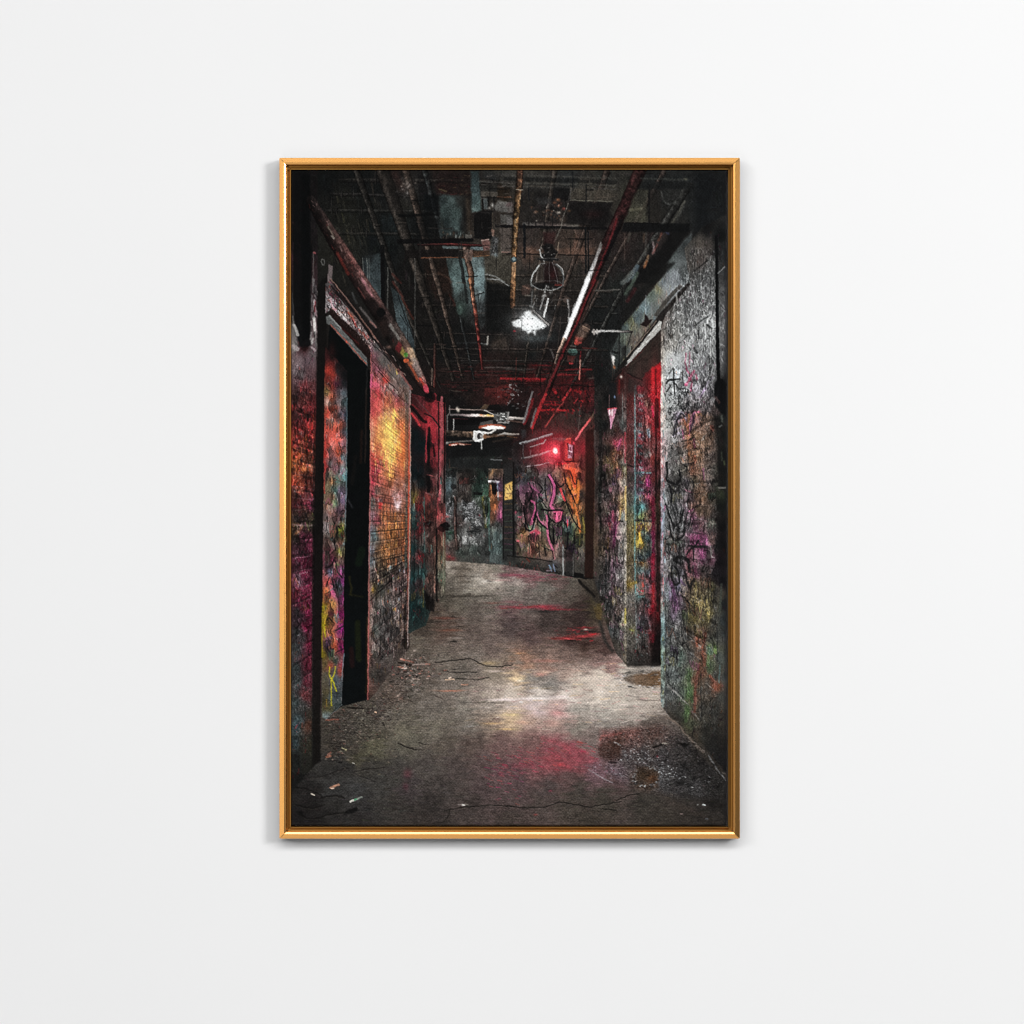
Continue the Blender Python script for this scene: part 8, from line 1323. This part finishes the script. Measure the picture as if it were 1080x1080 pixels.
def nodes(name):
    m = bpy.data.materials.new(name); m.use_nodes = True
    nt = m.node_tree
    return m, nt, nt.nodes['Principled BSDF']


# ---- materials --------------------------------------------------------------
def wall_paint():
    m, nt, b = nodes('matt_white_wall_paint')
    N, K = nt.nodes, nt.links
    tc = N.new('ShaderNodeTexCoord')
    n = N.new('ShaderNodeTexNoise'); n.inputs['Scale'].default_value = 2.2; n.inputs['Detail'].default_value = 3
    r = N.new('ShaderNodeMapRange'); r.inputs['To Min'].default_value = .795; r.inputs['To Max'].default_value = .815
    K.new(tc.outputs['Object'], n.inputs['Vector']); K.new(n.outputs['Fac'], r.inputs['Value'])
    c = N.new('ShaderNodeCombineColor')
    for k in range(3):
        K.new(r.outputs['Result'], c.inputs[k])
    K.new(c.outputs['Color'], b.inputs['Base Color'])
    b.inputs['Roughness'].default_value = .85
    b.inputs['Specular IOR Level'].default_value = .2
    f = N.new('ShaderNodeTexNoise'); f.inputs['Scale'].default_value = 900; f.inputs['Detail'].default_value = 2
    bp = N.new('ShaderNodeBump'); bp.inputs['Strength'].default_value = .03; bp.inputs['Distance'].default_value = .0004
    K.new(tc.outputs['Object'], f.inputs['Vector']); K.new(f.outputs['Fac'], bp.inputs['Height']); K.new(bp.outputs['Normal'], b.inputs['Normal'])
    return m


def gold(name, c0, c1, rough, along_z, metal=1.):
    """brushed gold leaf: long streaks along the rail"""
    m, nt, b = nodes(name)
    N, K = nt.nodes, nt.links
    tc = N.new('ShaderNodeTexCoord'); mp = N.new('ShaderNodeMapping')
    mp.inputs['Scale'].default_value = (420, 420, 3) if along_z else (3, 420, 420)
    n = N.new('ShaderNodeTexNoise'); n.inputs['Scale'].default_value = 1.; n.inputs['Detail'].default_value = 3
    K.new(tc.outputs['Object'], mp.inputs['Vector']); K.new(mp.outputs['Vector'], n.inputs['Vector'])
    r = N.new('ShaderNodeValToRGB')
    r.color_ramp.elements[0].position = .3; r.color_ramp.elements[0].color = (*c0, 1)
    r.color_ramp.elements[1].position = .7; r.color_ramp.elements[1].color = (*c1, 1)
    K.new(n.outputs['Fac'], r.inputs['Fac']); K.new(r.outputs['Color'], b.inputs['Base Color'])
    b.inputs['Metallic'].default_value = metal
    rr = N.new('ShaderNodeMapRange'); rr.inputs['To Min'].default_value = rough - .008; rr.inputs['To Max'].default_value = rough + .008
    K.new(n.outputs['Fac'], rr.inputs['Value']); K.new(rr.outputs['Result'], b.inputs['Roughness'])
    bp = N.new('ShaderNodeBump'); bp.inputs['Strength'].default_value = .001; bp.inputs['Distance'].default_value = .0002
    K.new(n.outputs['Fac'], bp.inputs['Height']); K.new(bp.outputs['Normal'], b.inputs['Normal'])
    return m


def canvas_ink():
    """printed canvas: the ink colours, a plain weave of threads, matt"""
    m, nt, b = nodes('printed_canvas')
    N, K = nt.nodes, nt.links
    at = N.new('ShaderNodeVertexColor'); at.layer_name = 'ink'
    tc = N.new('ShaderNodeTexCoord'); sp = N.new('ShaderNodeSeparateXYZ')
    K.new(tc.outputs['Object'], sp.inputs['Vector'])

    def mth(op, a, bb=None):
        n = N.new('ShaderNodeMath'); n.operation = op
        for i, v in enumerate((a, bb)):
            if v is None:
                continue
            if isinstance(v, (int, float)):
                n.inputs[i].default_value = v
            else:
                K.new(v, n.inputs[i])
        return n.outputs[0]
    p = math.pi / (1.9 * U)               # thread pitch about 1.9 units
    sx = mth('SINE', mth('MULTIPLY', sp.outputs['X'], p)); sz = mth('SINE', mth('MULTIPLY', sp.outputs['Z'], p))
    w = mth('MULTIPLY', sx, sz)           # over and under
    nz = N.new('ShaderNodeTexNoise'); nz.inputs['Scale'].default_value = 260; K.new(tc.outputs['Object'], nz.inputs['Vector'])
    w2 = mth('MULTIPLY', w, mth('ADD', nz.outputs['Fac'], .3))
    fac = mth('ADD', mth('MULTIPLY', w2, .17), 1.0)
    mx = N.new('ShaderNodeVectorMath'); mx.operation = 'SCALE'
    K.new(at.outputs['Color'], mx.inputs[0]); K.new(fac, mx.inputs['Scale'])
    K.new(mx.outputs['Vector'], b.inputs['Base Color'])
    b.inputs['Roughness'].default_value = .7
    b.inputs['Specular IOR Level'].default_value = .03
    bp = N.new('ShaderNodeBump'); bp.inputs['Strength'].default_value = .1; bp.inputs['Distance'].default_value = .0002
    K.new(w2, bp.inputs['Height']); K.new(bp.outputs['Normal'], b.inputs['Normal'])
    return m


def plain(name, c, rough=.7):
    m, nt, b = nodes(name)
    N, K = nt.nodes, nt.links
    n = N.new('ShaderNodeTexNoise'); n.inputs['Scale'].default_value = 60; n.inputs['Detail'].default_value = 4
    tc = N.new('ShaderNodeTexCoord'); K.new(tc.outputs['Object'], n.inputs['Vector'])
    r = N.new('ShaderNodeValToRGB')
    r.color_ramp.elements[0].color = (*[v * .8 for v in c], 1); r.color_ramp.elements[1].color = (*[min(1, v * 1.15) for v in c], 1)
    K.new(n.outputs['Fac'], r.inputs['Fac']); K.new(r.outputs['Color'], b.inputs['Base Color'])
    b.inputs['Roughness'].default_value = rough
    return m


# ---- the wall -----------------------------------------------------------------
def box_mesh(name, x0, x1, y0, y1, z0, z1):
    bm = bmesh.new()
    v = [bm.verts.new((x, y, z)) for x in (x0, x1) for y in (y0, y1) for z in (z0, z1)]
    for f in ((0, 1, 3, 2), (4, 6, 7, 5), (0, 4, 5, 1), (2, 3, 7, 6), (0, 2, 6, 4), (1, 5, 7, 3)):
        bm.faces.new([v[i] for i in f])
    bmesh.ops.recalc_face_normals(bm, faces=bm.faces)
    me = bpy.data.meshes.new(name); bm.to_mesh(me); bm.free()
    return me


wall = link('wall', box_mesh('wall', -2.2, 2.2, 0, .12, -1.6, 1.6), wall_paint())
wall['kind'] = 'structure'

# ---- the picture ----------------------------------------------------------------
pic = bpy.data.objects.new('framed_picture', None)
COL.objects.link(pic)
pic.location = px(537.5, 884, 0)
pic['label'] = 'canvas print of a dark graffiti corridor, in a slim gold frame on the white wall'
pic['category'] = 'picture'
BASE = pic.location.copy()
OUT = (295.0, 780.0, 167.0, 884.0)        # outer edges of the frame
INN = (307.2, 766.6, 179.8, 870.6)        # edges of the canvas


def rail(name, side, profile, mat, gap=.26):
    """a mitred moulding on one side; profile = [(inset from outer edge, height off wall)] in units"""
    bm = bmesh.new()
    x0, x1, y0, y1 = OUT
    rows = []
    for (i, h) in profile:
        g = gap
        if side == 'top':
            a, c = (x0 + i + g, y0 + i), (x1 - i - g, y0 + i)
        elif side == 'bottom':
            a, c = (x0 + i + g, y1 - i), (x1 - i - g, y1 - i)
        elif side == 'left':
            a, c = (x0 + i, y0 + i + g), (x0 + i, y1 - i - g)
        else:
            a, c = (x1 - i, y0 + i + g), (x1 - i, y1 - i - g)
        rows.append([bm.verts.new(tuple(p - q for p, q in zip(px(*a, h * U), BASE))), bm.verts.new(tuple(p - q for p, q in zip(px(*c, h * U), BASE)))])
    n = len(rows)
    for k in range(n):
        (a, b), (c, d) = rows[k], rows[(k + 1) % n]
        bm.faces.new((a, b, d, c))
    bm.faces.new([r[0] for r in rows]); bm.faces.new([r[1] for r in reversed(rows)])
    bmesh.ops.recalc_face_normals(bm, faces=bm.faces)
    me = bpy.data.meshes.new(name); bm.to_mesh(me); bm.free()
    return link(name, me, mat, pic)


GX = gold('gold_leaf', (.77, .385, .115), (.81, .42, .13), .265, False)
GZ = gold('gold_leaf_upright', (.77, .385, .115), (.81, .42, .13), .265, True)
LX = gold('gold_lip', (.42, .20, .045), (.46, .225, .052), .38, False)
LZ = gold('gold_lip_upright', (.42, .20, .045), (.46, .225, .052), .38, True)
SIDE = plain('bounce_stop_dark_edge', (.045, .042, .04), .6)  # unseen rail sides darkened to stop gold bounce and deepen the wall shadows
EDGE = [(0, .2), (0, 15.0), (.8, 15.0), (.8, .2)]
FACE = [(.82, .3), (.82, 15.02), (0, 15.02), (.3, 15.7), (5.0, 16.4), (7.0, 15.5), (7.2, 5.0), (7.2, .3)]
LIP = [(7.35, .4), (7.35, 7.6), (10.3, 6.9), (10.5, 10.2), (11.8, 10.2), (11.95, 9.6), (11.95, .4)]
for side in ('top', 'bottom', 'left', 'right'):
    up = side in ('left', 'right')
    r = rail('frame_rail', side, FACE, GZ if up else GX)
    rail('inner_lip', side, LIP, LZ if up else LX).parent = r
    rail('outer_edge', side, EDGE, SIDE).parent = r

# ---- the printed canvas: front face carries the ink, wrapped edges, stretcher behind ----
STEP = 1. / S
nx_, ny_ = W, H
xs = np.linspace(INN[0], INN[1], nx_); ys = np.linspace(INN[2], INN[3], ny_)
D_ = 11.0                                  # canvas face, units off the wall
gx, gy = np.meshgrid(xs, ys)
# the canvas rolls over the stretcher at its edges
edge = np.minimum(np.minimum(gx - INN[0], INN[1] - gx), np.minimum(gy - INN[2], INN[3] - gy))
dep = D_ - .9 * np.clip(1 - edge / 1.4, 0, 1) ** 2
co = np.empty((ny_ * nx_, 3), np.float32)
co[:, 0] = ((gx - CX) * U).ravel() - BASE.x
co[:, 1] = (-dep * U).ravel() - BASE.y
co[:, 2] = ((CZ - gy) * U).ravel() - BASE.z
idx = np.arange(ny_ * nx_, dtype=np.int32).reshape(ny_, nx_)
quads = np.stack([idx[:-1, :-1], idx[1:, :-1], idx[1:, 1:], idx[:-1, 1:]], -1).reshape(-1, 4)
# skirt: the wrapped sides going back to the wall
ring = np.concatenate([idx[0, :], idx[1:, -1], idx[-1, -2::-1], idx[-2:0:-1, 0]])
back = co[ring].copy(); back[:, 1] = -1.0 * U - BASE.y
bi = np.arange(len(ring), dtype=np.int32) + len(co)
nxt = np.roll(np.arange(len(ring)), -1)
side_q = np.stack([ring, ring[nxt], bi[nxt], bi], -1).astype(np.int32)
allco = np.concatenate([co, back]); allq = np.concatenate([quads, side_q]).astype(np.int32)
me = bpy.data.meshes.new('canvas')
me.vertices.add(len(allco)); me.vertices.foreach_set('co', allco.ravel())
me.loops.add(allq.size); me.loops.foreach_set('vertex_index', allq.ravel())
me.polygons.add(len(allq)); me.polygons.foreach_set('loop_start', np.arange(0, allq.size, 4, dtype=np.int32))
me.update(calc_edges=True); me.validate()
ink = np.clip(img, 0, 1)
lin = np.where(ink <= .04045, ink / 12.92, ((ink + .055) / 1.055) ** 2.4) * INK_GAIN
lin = np.clip(lin, 0, .92).reshape(-1, 3)
rgba = np.ones((len(allco), 4), np.float32)
rgba[:len(co), :3] = lin; rgba[len(co):, :3] = .012
ca = me.color_attributes.new('ink', 'FLOAT_COLOR', 'POINT')
ca.data.foreach_set('color', rgba.ravel())
canvas = link('canvas', me, canvas_ink(), pic)
canvas['label'] = 'printed canvas of a derelict corridor with graffiti walls, a hanging lamp and a red light'
# ---- stretcher frame that carries the canvas and meets the wall
bm_ = box_mesh('stretcher', (INN[0] + 2 - CX) * U - BASE.x, (INN[1] - 2 - CX) * U - BASE.x, -8 * U, -.6 * U, (CZ - INN[3] + 2) * U - BASE.z, (CZ - INN[2] - 2) * U - BASE.z)
link('stretcher', bm_, plain('pine_stretcher', (.45, .33, .2)), pic)

# ---- lamps -------------------------------------------------------------------------
from mathutils import Vector


def area(name, loc, size, power, aim=(0, 0, 0), colr=(1, 1, 1)):
    d = bpy.data.lights.new(name, 'AREA'); d.shape = 'RECTANGLE'; d.size, d.size_y = size
    d.energy = power; d.color = colr
    o = bpy.data.objects.new(name, d); COL.objects.link(o)
    o.location = loc
    o.rotation_euler = (Vector(aim) - Vector(loc)).to_track_quat('-Z', 'Y').to_euler()
    return o


for a in LAMPS:
    area(*a)
w = bpy.data.worlds.new('World'); scene.world = w; w.use_nodes = True
bg = w.node_tree.nodes['Background']; bg.inputs['Color'].default_value = (1, 1, 1, 1); bg.inputs['Strength'].default_value = WORLD

cam = bpy.data.cameras.new('camera'); co_ = bpy.data.objects.new('camera', cam); COL.objects.link(co_)
DIST = 3.4
co_.location = (0, -DIST, 0); co_.rotation_euler = (math.pi / 2, 0, 0)
cam.sensor_width = 36; cam.sensor_fit = 'HORIZONTAL'
cam.lens = 36 * (DIST - 11 * U) / (1080 * U)
cam.clip_start = .05; cam.clip_end = 50
scene.camera = co_
vs = scene.view_settings
vs.view_transform = 'Standard'; vs.look = 'None'; vs.exposure = 0; vs.gamma = 1; vs.use_curve_mapping = False
scene.cycles.use_denoising = True
scene.cycles.filter_width = 1.1
